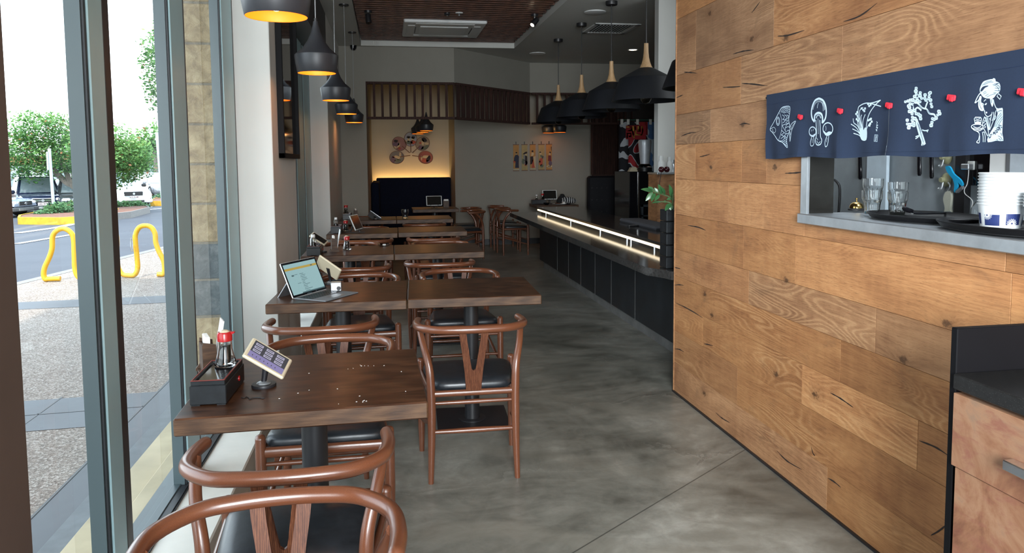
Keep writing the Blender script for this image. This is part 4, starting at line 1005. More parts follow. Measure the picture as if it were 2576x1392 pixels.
# ------------------------------------------------------------------ fans in the niche
FANY = 13.78
def fan(cx, cy, ang, r, bg, label, motif):
    """round paper fan, handle pointing along ang in image-plane degrees (0 right, 90 down)"""
    p = ony(cx, cy, FANY); s = 13.8/CF; t = thing('paper_fan', label, 'fan', (p.x, 13.8, p.z), 0, 'round paper fans on the niche wall')
    m = Matrix.Translation((0, -.012, 0)) @ Matrix.Rotation(radians(ang), 4, 'Y')   # local +x = handle direction
    R = r*s; N = 30
    pts = []
    for k in range(N):
        a = 2*pi*k/N; rr_ = R*(1.0+.06*cos(2*a)+.05*cos(a)); pts.append((rr_*cos(a), rr_*sin(a)))
    b = B(); b.m = m; b.prism(pts, 1, -.004, .004); b.build('fan_leaf', bg, t)
    b = B(); b.m = m; b.tube([(x, -.005, z) for x, z in pts]+[(pts[0][0], -.005, pts[0][1])], .0045, 6, caps=False); b.build('rim', M['fanrim'], t)
    b = B(); b.m = m; b.tube([(R*.55, -.006, 0), (R*2.05, -.006, 0)], .007, 8); b.build('handle', M['fanrim'], t)
    mats = list({id(q[0]): q[0] for q in motif}.values())
    b = B(); 
    mo = Matrix.Translation((0, -.0175, 0)); b.m = mo
    for mt, pl in motif:
        b.cm = mats.index(mt); b.tri_poly([(x*R, 0, -y*R) for x, y in pl])
    b.build('picture', mats, t, smooth=0)
M['fanrim'] = pm('fan_bamboo', (.13, .055, .03), .6)
fc = {'plum': (.24, .13, .12), 'red': (.26, .08, .06), 'grey': (.28, .30, .34), 'olive': (.26, .21, .15), 'charcoal': (.15, .15, .145)}
FM = {k: pm('fan_'+k, v, .8, var=.1, scale=8) for k, v in fc.items()}
mk = pm('fan_ink', (.02, .014, .018), .8); mc = pm('fan_cream', (.45, .36, .22), .8); mr = pm('fan_vermilion', (.34, .07, .04), .8); mg = pm('fan_moss', (.10, .12, .09), .8); mv = pm('fan_violet', (.12, .08, .12), .8)
def blob(x, y, a, c, n=14, w=.12, rot=0): return [(x+(a*cos(2*pi*k/n)*cos(rot)-c*sin(2*pi*k/n)*sin(rot))*(1+w*sin(3*k)), y+(a*cos(2*pi*k/n)*sin(rot)+c*sin(2*pi*k/n)*cos(rot))*(1+w*cos(2*k))) for k in range(n)]
k = 10.706
fan(960+470/k, 300+655/k, 42, 17.0, FM['plum'], 'plum-coloured round fan with a kimono figure, upper left of the fan group', [(mv, blob(-.45, .1, .5, .28)), (mk, blob(-.45, -.35, .3, .2)), (mc, blob(-.08, .3, .16, .45, rot=.3)), (mr, [(0, .45), (.3, .7), (.05, .95), (-.25, .7)]), (mc, blob(-.6, .6, .25, .2))])
fan(960+780/k, 300+530/k, 90, 16.6, FM['grey'], 'grey-blue round fan with two figures at the top of the fan group', [(mk, blob(-.3, -.25, .28, .18)), (mk, blob(.38, -.2, .28, .2)), (mc, blob(-.3, .1, .16, .38)), (mc, blob(.32, .05, .18, .3)), (mg, blob(-.2, .55, .5, .28)), (mr, blob(.35, .5, .38, .3)), (mc, blob(-.65, .3, .08, .2))])
fan(960+1110/k, 300+650/k, 138, 17.2, FM['olive'], 'olive round fan with a seated figure, upper right of the fan group', [(mk, blob(.2, -.5, .4, .3, rot=.6)), (mc, blob(0, -.15, .2, .45)), (mg, blob(.3, .6, .6, .25, rot=-.4)), (mv, blob(-.3, .6, .4, .3)), (mr, blob(-.35, -.05, .2, .14)), (mc, blob(.55, .05, .3, .16))])
fan(960+400/k, 300+1030/k, -8, 16.8, FM['charcoal'], 'charcoal round fan with a reclining figure, lower left of the fan group', [(mc, blob(.1, -.05, .5, .2, rot=.25)), (mc, blob(.55, -.35, .16, .4)), (mv, blob(-.5, .35, .35, .5)), (mg, blob(.2, .45, .5, .2)), (mr, blob(-.45, -.05, .16, .12)), (mc, blob(.3, .3, .16, .1))])
fan(960+1195/k, 300+1030/k, 188, 16.8, FM['red'], 'red round fan with a dark-haired figure, lower right of the fan group', [(mc, blob(-.05, -.1, .5, .22, rot=-.1)), (mk, blob(.35, .2, .25, .5, rot=.5)), (mr, blob(-.2, .5, .4, .22)), (mc, blob(-.65, .1, .1, .35)), (mv, blob(.3, .6, .3, .2))])
# ------------------------------------------------------------------ hanging scroll prints on the back wall
M['sc_or'] = pm('scroll_orange', (.36, .19, .06), .8, var=.12); M['sc_ol'] = pm('scroll_ochre', (.30, .24, .11), .8, var=.12); M['sc_cr'] = pm('scroll_cream', (.34, .31, .22), .8)
mi = pm('scroll_indigo', (.02, .025, .05), .8); ms = pm('scroll_smoke', (.18, .19, .20), .8)
def scroll(px0, px1, py0, py1, bg, label, motif):
    a = ony(px0, py0, 12.58); c = ony(px1, py1, 12.58); w = c.x-a.x; h = a.z-c.z
    t = thing('scroll_print', label, 'print', (a.x+w/2, 12.6, a.z), 0, 'narrow scroll prints on the back wall')
    b = B(); b.box((-w/2, -.012, -h), (w/2, -.004, 0)); b.build('paper_panel', bg, t)
    b = B(); b.box((-w/2-.004, -.018, -h-.01), (w/2+.004, -.002, -h+.002)); b.build('rod', M['fanrim'], t)
    b = B(); b.box((-w/2-.004, -.018, -.004), (w/2+.004, -.002, .008)); b.build('rod', M['fanrim'], t)
    b = B(); b.box((-.006, -.012, .006), (.006, -.002, .055)); b.build('hook', M['black'], t)
    mats = list({id(q[0]): q[0] for q in motif}.values()); b = B(); b.m = Matrix.Translation((0, -.0135, 0))
    for mt, pl in motif: b.cm = mats.index(mt); b.tri_poly([((x-.5)*w, 0, -y*h) for x, y in pl])
    b.build('picture', mats, t, smooth=0)
def sxy(x, y): return 1270+x/13.92, 340+y/13.92
def scr(x0, x1, y0, y1, bg, lab, mo): a = sxy(x0, y0); c = sxy(x1, y1); scroll(a[0], c[0], a[1], c[1], bg, lab, mo)
scr(295, 500, 342, 1240, M['sc_or'], 'orange scroll print with a figure in dark blue robes, first of five', [(mi, [(.35, .40), (.75, .38), (1.0, .45), (.95, .75), (1.0, .90), (.3, .90), (.4, .65), (.1, .62), (.15, .5)]), (mc, blob(.55, .345, .12, .03)), (mk, blob(.55, .31, .16, .03)), (mr, blob(.2, .66, .22, .045)), (M['sc_cr'], [(0, .93), (1, .93), (1, 1), (0, 1)])])
scr(590, 798, 340, 1230, M['sc_ol'], 'ochre scroll print with a figure under a black parasol, second of five', [(mk, [(.15, .37), (.6, .28), (.95, .27), (.95, .33), (.5, .38)]), (ms, [(.3, .42), (.6, .40), (.55, .66), (.35, .6)]), (mk, [(.6, .42), (.95, .45), (1, .75), (.7, .78), (.55, .6)]), (mg, blob(.25, .66, .25, .11)), (mv, blob(.75, .72, .28, .09)), (mc, blob(.7, .385, .2, .03)), (mr, blob(.65, .80, .2, .03))])
scr(880, 1082, 335, 1225, M['sc_or'], 'tan scroll print with a figure in a black skirt, third of five', [(mk, blob(.45, .26, .17, .04)), (mc, [(.3, .31), (.55, .31), (.75, .36), (.55, .44), (.2, .45)]), (mk, [(.05, .47), (.55, .46), (.6, .62), (.35, .76), (.05, .78)]), (mr, [(.4, .6), (.6, .6), (.75, .82), (.9, .9), (.3, .92)]), (mc, [(.6, .48), (1, .45), (1, .9), (.85, .9)]), (M['sc_cr'], [(0, .92), (1, .92), (1, 1), (0, 1)])])
scr(1178, 1390, 330, 1210, M['sc_ol'], 'olive scroll print with a figure in a red skirt, fourth of five', [(mk, blob(.3, .31, .14, .03)), (mc, blob(.35, .37, .16, .04)), (mg, [(.3, .40), (.85, .46), (.8, .52), (.35, .5)]), (mr, [(.15, .57), (.7, .52), (.7, .78), (.4, .85), (.05, .78)]), (mc, blob(.2, .68, .14, .04)), (ms, [(.55, .5), (.95, .48), (.9, .58), (.65, .56)]), (mg, blob(.55, .85, .3, .06))])
scr(1450, 1655, 325, 1210, M['sc_or'], 'tan scroll print with a maroon robed figure, last of five nearest the louvre', [(mk, [(.8, .08), (.95, .1), (.95, .3), (.85, .2)]), (mk, blob(.68, .32, .14, .035)), (mc, blob(.6, .38, .16, .04)), (pm('scroll_maroon', (.14, .02, .025), .8), [(.35, .44), (.85, .44), (.9, .66), (.3, .66)]), (mv, blob(.7, .75, .3, .1)), (mc, blob(.55, .87, .5, .05)), (mk, blob(.4, .87, .08, .02)), (mk, blob(.65, .88, .08, .02))])
# ------------------------------------------------------------------ navy booth in the niche, tufted booth at right, louvre panel
t = thing('booth_bench', 'navy upholstered booth bench with tall backrest under the round fans', 'booth', (.44, 13.2, 0))
z1 = ony(1040, 447, 13.5).z
b = B(); b.box((-.20, 13.45, .0), (1.145, 13.60, z1), .015); b.build('backrest', M['navy_seat'], t, world=True)
b = B(); b.box((-.265, 12.2, .0), (-.14, 13.60, z1-.05), .015); b.build('side_backrest', M['navy_seat'], t, world=True)
b = B(); b.box((-.14, 12.9, 0), (1.145, 13.45, .45), .02); b.build('seat', M['navy_seat'], t, world=True)
t = thing('niche_light_strip', 'glowing warm light strip hidden behind the navy booth backrest', 'light', (.44, 13.70, z1-.06))
b = B(); b.box((-.24, 13.66, z1-.075), (1.14, 13.73, z1-.055)); b.build('strip', M['ledniche'], t, world=True)
b = B(); b.box((-.262, 13.62, 0), (1.145, 13.79, z1-.075)); struct('trim_15', b, M['backwall'])
q0 = ony(1477, 443, 11.95); q1 = ony(1560, 443, 11.95)
t = thing('tufted_booth', 'tall black button-tufted booth back below the louvre panel', 'booth', ((q0.x+q1.x)/2, 11.9, 0))
b = B(); b.box((q0.x, 11.86, .35), (q1.x-.1, 12.0, q0.z), .03); bk = b.build('backrest', M['tuft'], t, world=True)
b = B()
for i in range(4):
    for j in range(3):
        b.lathe([(0, .006), (.012, .003), (.014, 0), (0, 0)], (0, 0, 0), 12) if False else None
        c = V((q0.x+.06+i*.085, 11.857, q0.z-.20-j*.2)); b.tube([c+V((0, .004, 0)), c+V((0, -.004, 0))], .012, 10)
b.build('buttons', M['black'], bk, world=True)
b = B(); b.box((q1.x-.1, 11.84, 0), (q1.x+.03, 12.0, q0.z+.005), .004); b.build('end_panel', M['darkslat'], t, world=True)
b = B(); b.box((q0.x+.02, 11.45, 0), (q1.x-.1, 11.86, .45), .02); b.build('seat', M['tuft'], t, world=True)
l0 = ony(1492, 300, 12.03); l1 = ony(1557, 300, 12.03); zb = ony(1492, 440, 12.03).z
t = thing('louvre_panel', 'dark timber louvre panel standing above the tufted booth', 'panel', ((l0.x+l1.x)/2, 12.06, zb))
b = B(); n = 14
for k in range(n):
    x = l0.x+.02+k*(l1.x-l0.x-.04)/(n-1); b.m = Matrix.Translation((x, 12.06, 0)) @ Matrix.Rotation(.6, 4, 'Z'); b.box((-.016, -.004, zb), (.016, .004, 2.56)); b.m = None
b.build('slats', M['darkslat'], t, world=True)
b = B(); b.box((l0.x, 12.08, zb), (l1.x, 12.10, 2.56)); b.box((l0.x, 12.02, zb-.02), (l1.x+.05, 12.10, zb)); b.box((l1.x, 12.0, zb-.02), (l1.x+.06, 12.1, 2.56)); b.box((l0.x-.02, 12.02, zb), (l0.x, 12.1, 2.56)); b.build('panel_frame', M['darkslat'], t, world=True)
# ------------------------------------------------------------------ counter with raised glowing bar
CXF, CZ = 1.636, .75
t = thing('service_counter', 'long black counter with granite top running along the aisle', 'counter', (2.2, 7, 0))
b = B(); b.box((2.04, 4.44, .10), (2.48, 9.76, CZ-.05)); base = b.build('counter_body', M['counterpanel'], t, world=True)
b = B()
for px in (1402, 1430, 1461, 1497, 1538, 1598):
    y = onx(px, 620, 2.04).y; b.box((2.0385, y-.003, .10), (2.041, y+.003, CZ-.05))
b.build('panel_joints', M['toe'], base, world=True)
b = B(); b.box((2.08, 4.50, 0), (2.45, 9.70, .10)); b.build('toe_kick', M['toe'], t, world=True)
b = B(); b.prism([(CXF, 4.47), (1.70, 4.34), (1.72, 4.255), (2.52, 4.255), (2.52, 9.83), (CXF, 9.83)], 2, CZ-.052, CZ); b.build('counter_top', M['darkgranite'], t, world=True)
BX0, BZ0, BZ1 = 1.985, .795, .83
b = B(); b.box((BX0, 4.30, BZ0), (2.515, 9.63, BZ1), .004); b.build('raised_bar', M['darkgranite'], t, world=True)
b = B()
for y in (9.2, 7.9, 6.75, 5.95, 5.85, 5.3): b.lathe([(0, CZ), (.011, CZ), (.011, BZ0), (0, BZ0)], (BX0+.022, y, 0), 14); b.lathe([(0, CZ), (.016, CZ), (.016, BZ0), (0, BZ0)], (2.45, y, 0), 14)
b.build('bar_feet', M['chrome'], t, world=True)
b = B(); b.box((BX0+.045, 4.32, CZ), (BX0+.06, 9.6, BZ0)); b.build('bar_riser', M['counterpanel'], t, world=True)
b = B(); b.box((BX0-.010, 4.32, BZ0-.010), (BX0+.006, 9.60, BZ0+.010), .003); b.build('light_strip', M['led'], t, world=True)
# black planter with ZZ plant at the near end of the counter
p0 = ony(1672, 683, 4.40); pz = ony(1690, 527, 4.40).z
t = thing('block_planter', 'black planter of stacked blocks on the counter end against the oak wall', 'planter', (p0.x+.06, 4.43, CZ))
b = B(); n = 5; hh = (pz-CZ)/n
for k in range(n): b.box((p0.x, 4.37, CZ+k*hh+.002), (p0.x+.12, 4.49, CZ+(k+1)*hh-.002), .004)
b.build('block_stack', M['lacquer'], t, world=True)
M['leaf'] = pm('glossy_leaf', (.035, .115, .04), .3, var=.35, scale=14); M['stem'] = pm('plant_stem', (.06, .10, .04), .5)
t = thing('potted_plant', 'glossy green plant leaning out of the black block planter', 'plant', (p0.x+.06, 4.43, pz))
def leaf(b, base, d, n, L, W):
    d = V(d).normalized(); n = V(n).normalized(); sd = d.cross(n).normalized(); n = sd.cross(d)
    rows = []
    for i in range(7):
        u = i/6; w = W*sin(pi*min(1, u*.96+.03))**.8*(1-.25*u); p = V(base)+d*(L*u)-n*(L*.18*u*u)
        rows.append((b.vert(p-sd*w+n*w*.25), b.vert(p), b.vert(p+sd*w+n*w*.25)))
    for i in range(6):
        for j in range(2): b.face((rows[i][j], rows[i][j+1], rows[i+1][j+1], rows[i+1][j]))
k = 4.35
def pp(x, y, Y=4.36): return ony(1540+x/k, 260+y/k, Y)
st = [[pp(660, 1160, 4.42), pp(655, 1050), pp(560, 1000), pp(470, 975), pp(440, 950)], [pp(665, 1160, 4.42), pp(660, 1110), pp(600, 1080), pp(500, 1080)], [pp(640, 1170, 4.42), pp(660, 1120), pp(665, 1000, 4.3)]]
b = B()
for s_ in st: b.tube(smoothline(s_, 4), .0045, 7)
b.build('stems', M['stem'], t, world=True)
b = B()
for (x0, y0), (x1, y1), w in (((450, 965), (335, 930), .016), ((455, 965), (395, 910), .015), ((445, 975), (370, 1065), .018), ((470, 985), (430, 1060), .014), ((500, 985), (465, 925), .014), ((545, 995), (520, 900), .017), ((580, 1000), (550, 920), .015), ((650, 1030), (640, 900), .017), ((660, 1035), (600, 1050), .012), ((540, 1080), (445, 1075), .010), ((590, 1080), (560, 1075), .012), ((640, 1100), (585, 1160), .018), ((650, 1110), (640, 1170), .016), ((655, 1045), (665, 1045), .012), ((520, 1000), (470, 1060), .012)):
    a = pp(x0, y0, 4.36); c = pp(x1, y1, 4.33+rnd.uniform(-.03, .05)); dd = c-a; leaf(b, a, dd, (rnd.uniform(-.5, .2), -1, rnd.uniform(.2, .9)), dd.length, w)
b.build('leaves', M['leaf'], t, 60, world=True)
# things behind the bar
t = thing('black_fridge', 'black display fridge behind the counter', 'fridge', (3.33, 9.5, 0))
f0 = ony(1584, 432, 9.3); f1 = ony(1648, 432, 9.3)
b = B(); b.box((f0.x, 9.3, 0), (f1.x+.1, 9.95, f0.z), .006); b.build('fridge_body', M['blackgloss'], t, world=True)
b = B(); q = ony(1606, 440, 9.3).x; b.box((q-.008, 9.285, .25), (q+.008, 9.30, f0.z-.01)); b.build('door_edge', M['chrome'], t, world=True)
b = B(); q = ony(1613, 515, 9.3); q2 = ony(1642, 550, 9.3); 
for lo, hi in (((q.x, 9.27, .3), (q.x+.02, 9.3, q.z)), ((q2.x, 9.27, .3), (q2.x+.02, 9.3, q.z)), ((q.x, 9.27, q.z-.03), (q2.x, 9.3, q.z)), ((q.x, 9.27, q.z-.16), (q2.x, 9.3, q.z-.14))): b.box(lo, hi)
b.build('shelf_frame', pm('dark_grey_metal', (.05, .06, .07), .4), t, world=True)
c = ony(1622, 430, 9.55); zt = f0.z
t = thing('blender', 'silver blender on a black base on top of the black fridge', 'blender', (c.x, 9.55, zt))
b = B(); b.lathe([(0, 0), (.10, 0), (.10, .05), (.06, .055), (0, .055)], seg=24); b.build('base', M['black'], t)
b = B(); b.lathe([(0, .055), (.088, .055), (.09, .07), (.07, .09), (.05, .11), (0, .12)], seg=24); b.build('collar', M['glass'], t)
b = B(); b.lathe([(0, .10), (.062, .10), (.072, .2), (.088, .35), (.09, .40), (.085, .425), (.0, .43)], seg=28); b.build('jug', pm('silver_jug', (.60, .63, .68), .35, .3), t, 40)
c = ony(1597, 430, 9.4); t = thing('paper_bundle', 'small stack of cream paper cups beside the blender', 'stack', (c.x-.03, 9.4, zt)); b = B(); b.prism([(-.06, 0), (.06, 0), (.045, .03), (.05, .035), (.03, .06), (-.03, .055)], 1, -.04, .04); b.build('stack_body', M['cream'], t)
# hanging cloth at the back doorway
def wcloth():
    t = NT('festival_cloth'); co = t.coord('Object', (1, 1, 1)); sx = t.n('ShaderNodeSeparateXYZ'); t.l(co, sx.inputs[0])
    n = t.noise(t.coord('Object', (1.0, 1, .8)), 4.2, 1, .3, .5)
    red = (.33, .02, .025); blk = (.010, .010, .014); wht = (.45, .47, .50)
    inner = t.ramp(n, [(.40, red), (.405, wht), (.43, wht), (.435, blk), (.60, blk), (.605, wht), (.63, wht), (.635, red)])
    for e in inner.node.color_ramp.elements: pass
    inner.node.color_ramp.interpolation = 'CONSTANT'
    n2 = t.noise(t.coord('Object', (1, 1, 1.2)), 5.5, 1, .3, .3)
    edge = t.ramp(n2, [(.0, blk), (.54, wht)]); edge.node.color_ramp.interpolation = 'CONSTANT'
    c = t.mix(t.math('LESS_THAN', sx.outputs[0], -.145), inner, edge)
    n3 = t.noise(co, 5, 1); blue = t.ramp(n3, [(0, (.05, .12, .26)), (.52, (.35, .42, .5))]); blue.node.color_ramp.interpolation = 'CONSTANT'
    c = t.mix(t.math('GREATER_THAN', sx.outputs[0], .165), c, blue)
    t.set(Base_Color=c, Roughness=.9); return t.mat
a = ony(1557, 307, 10.6); c = ony(1650, 307, 10.6); zb = ony(1557, 548, 10.6).z
t = thing('festival_banner', 'black, red and white patterned banner hung from a cord at the back doorway', 'banner', ((a.x+c.x)/2, 10.6, zb))
b = B(); nx, nz = 36, 10
w = c.x-a.x; h = a.z-zb
for i in range(nx):
    for j in range(nz):
        def q(i_, j_): u = i_/nx; return (-w/2+w*u, .018*sin(u*26)+.01*sin(u*9+j_*.3), h*j_/nz)
        b.poly([q(i, j), q(i+1, j), q(i+1, j+1), q(i, j+1)])
b.build('cloth', wcloth(), t, 80)
b = B(); b.tube([(-w/2-.02, -.01, h+.03), (w/2+.1, -.01, h+.03)], .004, 6); b.build('cord', pm('green_cord', (.02, .2, .14), .5), t)
b = B()
for u in (.03, .2, .45, .8): b.box((-w/2+w*u, -.03, h-.04), (-w/2+w*u+.04, -.02, h+.04))
b.build('loops', M['paper'], t)
# crest on the red area: nested square spiral shapes in gold
b = B(); kk = 4.35
def bp_(x, y): v = ony(1540+x/kk, 260+y/kk, 10.56); return v-V(t.location)
def strokes(L, w):
    for P in L: b.rib([bp_(*q) for q in P], w, (0, -1, 0))
b.cm = 0; b.tri_poly([bp_(*q) for q in ((150, 245), (372, 238), (370, 395), (150, 395))])
b.cm = 1
strokes([((155, 260), (205, 260), (205, 300), (160, 300)), ((165, 385), (165, 330), (205, 330), (205, 362), (180, 362)), ((205, 250), (225, 310), (240, 380)), ((250, 250), (258, 345), (325, 345), (335, 300), (325, 250)), ((285, 250), (285, 310), (305, 310), (300, 250)), ((230, 250), (232, 300))], .025)
b.build('crest', [pm('banner_red', (.33, .02, .025), .9), pm('banner_gold', (.55, .33, .05), .8)], t, smooth=0)
# oak side cabinet with small things, by the white wall end
a = ony(1654, 434, 6.74); zt = a.z
t = thing('oak_side_cabinet', 'oak side cabinet against the white wall end behind the counter', 'cabinet', (a.x+.3, 6.75, 0))
b = B(); b.box((a.x, 6.74, 0), (3.2, 6.99, zt-.02)); b.build('cabinet_body', M['cabwood'], t, world=True)
b = B(); b.box((a.x-.01, 6.72, zt-.02), (3.2, 6.99, zt), .003); b.build('cabinet_top', M['steel'], t, world=True)
for i, (px, hh, r, mt, lab) in enumerate(((1663, .16, .035, M['white'], 'white jug at the left of the oak side cabinet top'), (1684, .15, .03, M['white'], 'white bottle in the middle of the oak side cabinet top'), (1692, .12, .03, M['steel'], 'steel canister at the right of the oak side cabinet top'))):
    q = ony(px, 430, 6.85); o = thing('small_jar', lab, 'jar', (q.x, 6.85, zt)); b = B(); b.lathe([(0, 0), (r, 0), (r, hh*.6), (r*.6, hh*.72), (r*.62, hh*.8), (0, hh*.8)], seg=18); b.build('jar_body', mt, o, 40); b = B(); b.lathe([(0, hh*.8), (r*.7, hh*.8), (r*.6, hh), (0, hh)], seg=18); b.build('jar_lid', mt, o, 40)
q = ony(1663, 424, 6.70); o = thing('hanging_ornament', 'pair of dark red cherry-like balls on a thin stalk at the oak cabinet', 'ornament', (q.x, 6.69, zt-.30))
b = B()
for dx in (0, .055): b.lathe([(0, .30), (.02, .305), (.03, .328), (.02, .352), (0, .357)], (dx, 0, 0), 16)
b.build('balls', pm('dark_cherry', (.05, .006, .01), .15), o, 60); b = B(); b.tube([(0, 0, .31), (-.03, -.01, .15), (-.05, -.02, .0)], .003, 6); b.build('stalk', M['black'], o)
# cloth pad and remote on the raised bar
a = onz(1590, 557, BZ1)
t = thing('bar_mat', 'folded dark grey mat lying on the raised bar', 'mat', (2.38, 6.55, BZ1)); b = B(); b.box((-.09, -.5, 0), (.13, .5, .035), .014); b.build('mat_body', pm('dark_grey_cloth', (.05, .05, .058), .9), t, 60)
q = onz(1592, 570, BZ1); t = thing('bar_remote', 'slim black remote lying on the raised bar beside the grey mat', 'remote', (q.x, q.y, BZ1), .4); b = B(); b.box((-.06, -.02, 0), (.06, .02, .014), .004); b.build('remote_body', M['black'], t); b = B(); b.box((-.05, -.012, .014), (.05, -.004, .0155)); b.build('buttons', M['toe'], t)
# ------------------------------------------------------------------ noren curtain over the hatch
NX = 1.700
NT_, NB = onx(2242, 178, NX).z, onx(2233, 393, NX).z
topz = [onx(x, y, NX).z for x, y in ((1928, 240), (2242, 181), (2576, 122))]; ztop = sum(topz)/3
zbot = sum(onx(x, y, NX).z for x, y in ((1926, 399), (2109, 398), (2388, 389), (2576, 389)))/4
seam = [onx(1927, 320, NX).y, onx(2014, 320, NX).y, onx(2112, 320, NX).y, onx(2237, 320, NX).y, onx(2393, 300, NX).y, onx(2588, 300, NX).y]
seam.append(seam[-1]-.28)
def wav(y, z):
    f = (ztop-z)/(ztop-zbot)
    s = 0
    for k in seam: s += -.007*math.exp(-((y-k)/.03)**2)*max(0, f-.45)*1.8
    return NX + .0055*f*sin(y*19) + .004*f*sin(y*41+1.3) + .0035*f*sin(y*11+z*30) - .003*sin(y*7)*f + s
t = thing('noren_curtain', 'navy half curtain printed with white motifs hung over the serving hatch', 'curtain', (NX, (seam[0]+seam[-1])/2, zbot))
def NP(px, py, off=.0): 
    p = onx(px, py, NX); x = wav(p.y, p.z); d = ray(px, py); q = EYE + d*((x-off)/d.x); return q
def strokes2(b, L, w, o, k, cm=0, closed=False, sm=4, off=.0014):
    b.cm = cm
    for P in L:
        q = [V((o[0]+x/k, o[1]+y/k, 0)) for x, y in P]
        if sm and len(q) > 2: q = smoothline(q, sm, closed)
        b.rib([NP(v.x, v.y, off) for v in q], w/k*.00158, (-1, 0, 0), closed)
def fills(b, L, o, k, cm=0, off=.0012, sm=3):
    b.cm = cm
    for P in L:
        q = [V((o[0]+x/k, o[1]+y/k, 0)) for x, y in P]
        if sm: q = smoothline(q, sm, True)
        b.tri_poly([NP(v.x, v.y, off) for v in q])
panels = []
for i in range(6):
    b = B(); y0, y1 = seam[i], seam[i+1]; nx, nz = 22, 16
    g = 0.0
    P = [[None]*(nz+1) for _ in range(nx+1)]
    for a in range(nx+1):
        for c in range(nz+1):
            z = zbot+(ztop-zbot)*c/nz; gg = g if z < ztop-.09 else 0
            g0 = .0012 if i == 3 and z < ztop-.09 else gg; g1 = .0012 if i == 2 and z < ztop-.09 else gg
            y = (y0-g0)+((y1+g1)-(y0-g0))*a/nx; P[a][c] = b.vert((wav(y, z), y, z - (.004*sin(y*13) if c == 0 else 0)))
    for a in range(nx):
        for c in range(nz): b.face((P[a][c], P[a+1][c], P[a+1][c+1], P[a][c+1]))
    zz = zbot+.016; b.rib([V((wav(y0+(y1-y0)*a/20, zz)-.0012, y0+(y1-y0)*a/20, zz)) for a in range(21)], .0012, (-1, 0, 0))
    zz = ztop-.045; b.cm = 1; b.rib([V((wav(y0+(y1-y0)*a/20, zz)-.0012, y0+(y1-y0)*a/20, zz)) for a in range(21)], .0016, (-1, 0, 0))
    panels.append(b.build('curtain_panel', [M['navycloth'], pm('navy_seam', rgb(22, 38, 66), .9)], t, 80, world=True))
A, ka = (1910, 160), 5.354
PM = [M['print'], M['navycloth']]
# fish
b = B()
strokes2(b, [((145, 885), (190, 800), (232, 720), (270, 650), (300, 600), (345, 580), (412, 584), (405, 690), (396, 760), (412, 850), (408, 900), (380, 985), (368, 1040), (380, 1130), (350, 1108), (310, 1060), (255, 1037), (205, 965), (170, 920))], 11, A, ka, closed=True, sm=3)
strokes2(b, [((275, 665), (298, 740), (305, 840), (292, 940), (258, 1035)), ((150, 885), (195, 858), (222, 895), (205, 935), (185, 915), (178, 880)), ((290, 655), (330, 598), (400, 596)), ((302, 660), (345, 612), (405, 618)), ((316, 662), (360, 630), (404, 645)), ((330, 668), (372, 650), (402, 672)),
    ((275, 1035), (330, 1075), (372, 1110)), ((298, 1035), (345, 1060), (370, 1085)), ((318, 1022), (350, 1040), (370, 1058)), ((335, 1005), (355, 1015), (370, 1030)), ((350, 985), (360, 992), (372, 1000)),
    ((310, 690), (340, 720), (320, 750)), ((340, 690), (375, 720), (345, 760)), ((370, 690), (398, 715), (370, 750)), ((312, 750), (350, 770), (315, 800)), ((350, 760), (385, 770), (355, 800)), ((308, 832), (360, 815), (402, 800)), ((310, 838), (340, 890), (358, 925)), ((352, 920), (350, 880), (365, 830), (400, 800)), ((350, 870), (385, 850), (408, 860)), ((365, 920), (385, 900), (408, 900)),
    ((300, 900), (330, 930), (300, 960)), ((330, 930), (365, 950), (330, 975)), ((295, 960), (325, 985), (290, 1010)), ((365, 940), (390, 950), (375, 980)), ((325, 985), (355, 985), (330, 1010))], 7, A, ka)
strokes2(b, [((410, 890), (418, 850), (442, 805), (490, 775), (462, 840), (436, 905), (426, 970), (414, 1050), (408, 960)),], 9, A, ka, closed=True)
strokes2(b, [((420, 890), (440, 850), (478, 795)), ((424, 895), (448, 860)), ((415, 920), (422, 960)), ((412, 940), (416, 1010))], 5, A, ka)
for rx, rz, w in ((24, 56, 9), (15, 38, 8)): strokes2(b, [[(252+rx*cos(2*pi*q/14), 777+rz*sin(2*pi*q/14)) for q in range(14)]], w, A, ka, closed=True)
b.build('fish_print', PM, panels[0], 0, world=True, recalc=False)
# mushrooms
b = B()
strokes2(b, [((805, 470), (750, 500), (714, 580), (702, 670), (715, 745), (745, 785)), ((805, 470), (860, 500), (893, 570), (902, 660), (888, 745), (850, 800))], 28, A, ka)
strokes2(b, [((745, 780), (748, 700), (790, 665), (835, 680), (852, 735), (848, 805))], 30, A, ka)
strokes2(b, [((762, 760), (768, 850), (770, 960), (756, 1030), (768, 1085), (795, 1098), (828, 1082), (842, 1030), (824, 980), (820, 850), (815, 760))], 15, A, ka)
strokes2(b, [((790, 740), (793, 850), (795, 950)), ((775, 1040), (795, 1075), (822, 1050)), ((772, 1000), (790, 1030)), ((795, 530), (785, 570), (782, 600)), ((845, 520), (858, 580), (860, 640)), ((862, 520), (876, 580), (878, 630))], 8, A, ka)
for q in range(26):
    a = .2+2.75*q/25; x, y = 803-88*cos(a)*(1.0), 640-145*sin(a)+0; strokes2(b, [((x, y), (x+(803-x)*.16, y+(650-y)*.16))], 5, A, ka, sm=0)
for q in range(18):
    a = pi*q/17; strokes2(b, [((798-36*cos(a), 735-50*sin(a)), (798-22*cos(a), 735-30*sin(a)))], 5, A, ka, sm=0)
def ringp(cx, cy, rx, ry, w): strokes2(b, [[(cx+rx*cos(2*pi*q/18), cy+ry*sin(2*pi*q/18)) for q in range(18)]], w, A, ka, closed=True, sm=2)
ringp(924, 880, 66, 82, 15); ringp(718, 918, 46, 64, 15)
fills(b, [((870, 905), (900, 935), (935, 915), (975, 925), (955, 960), (920, 975), (885, 960)), ((680, 950), (715, 965), (750, 945), (745, 980), (715, 990))], A, ka)
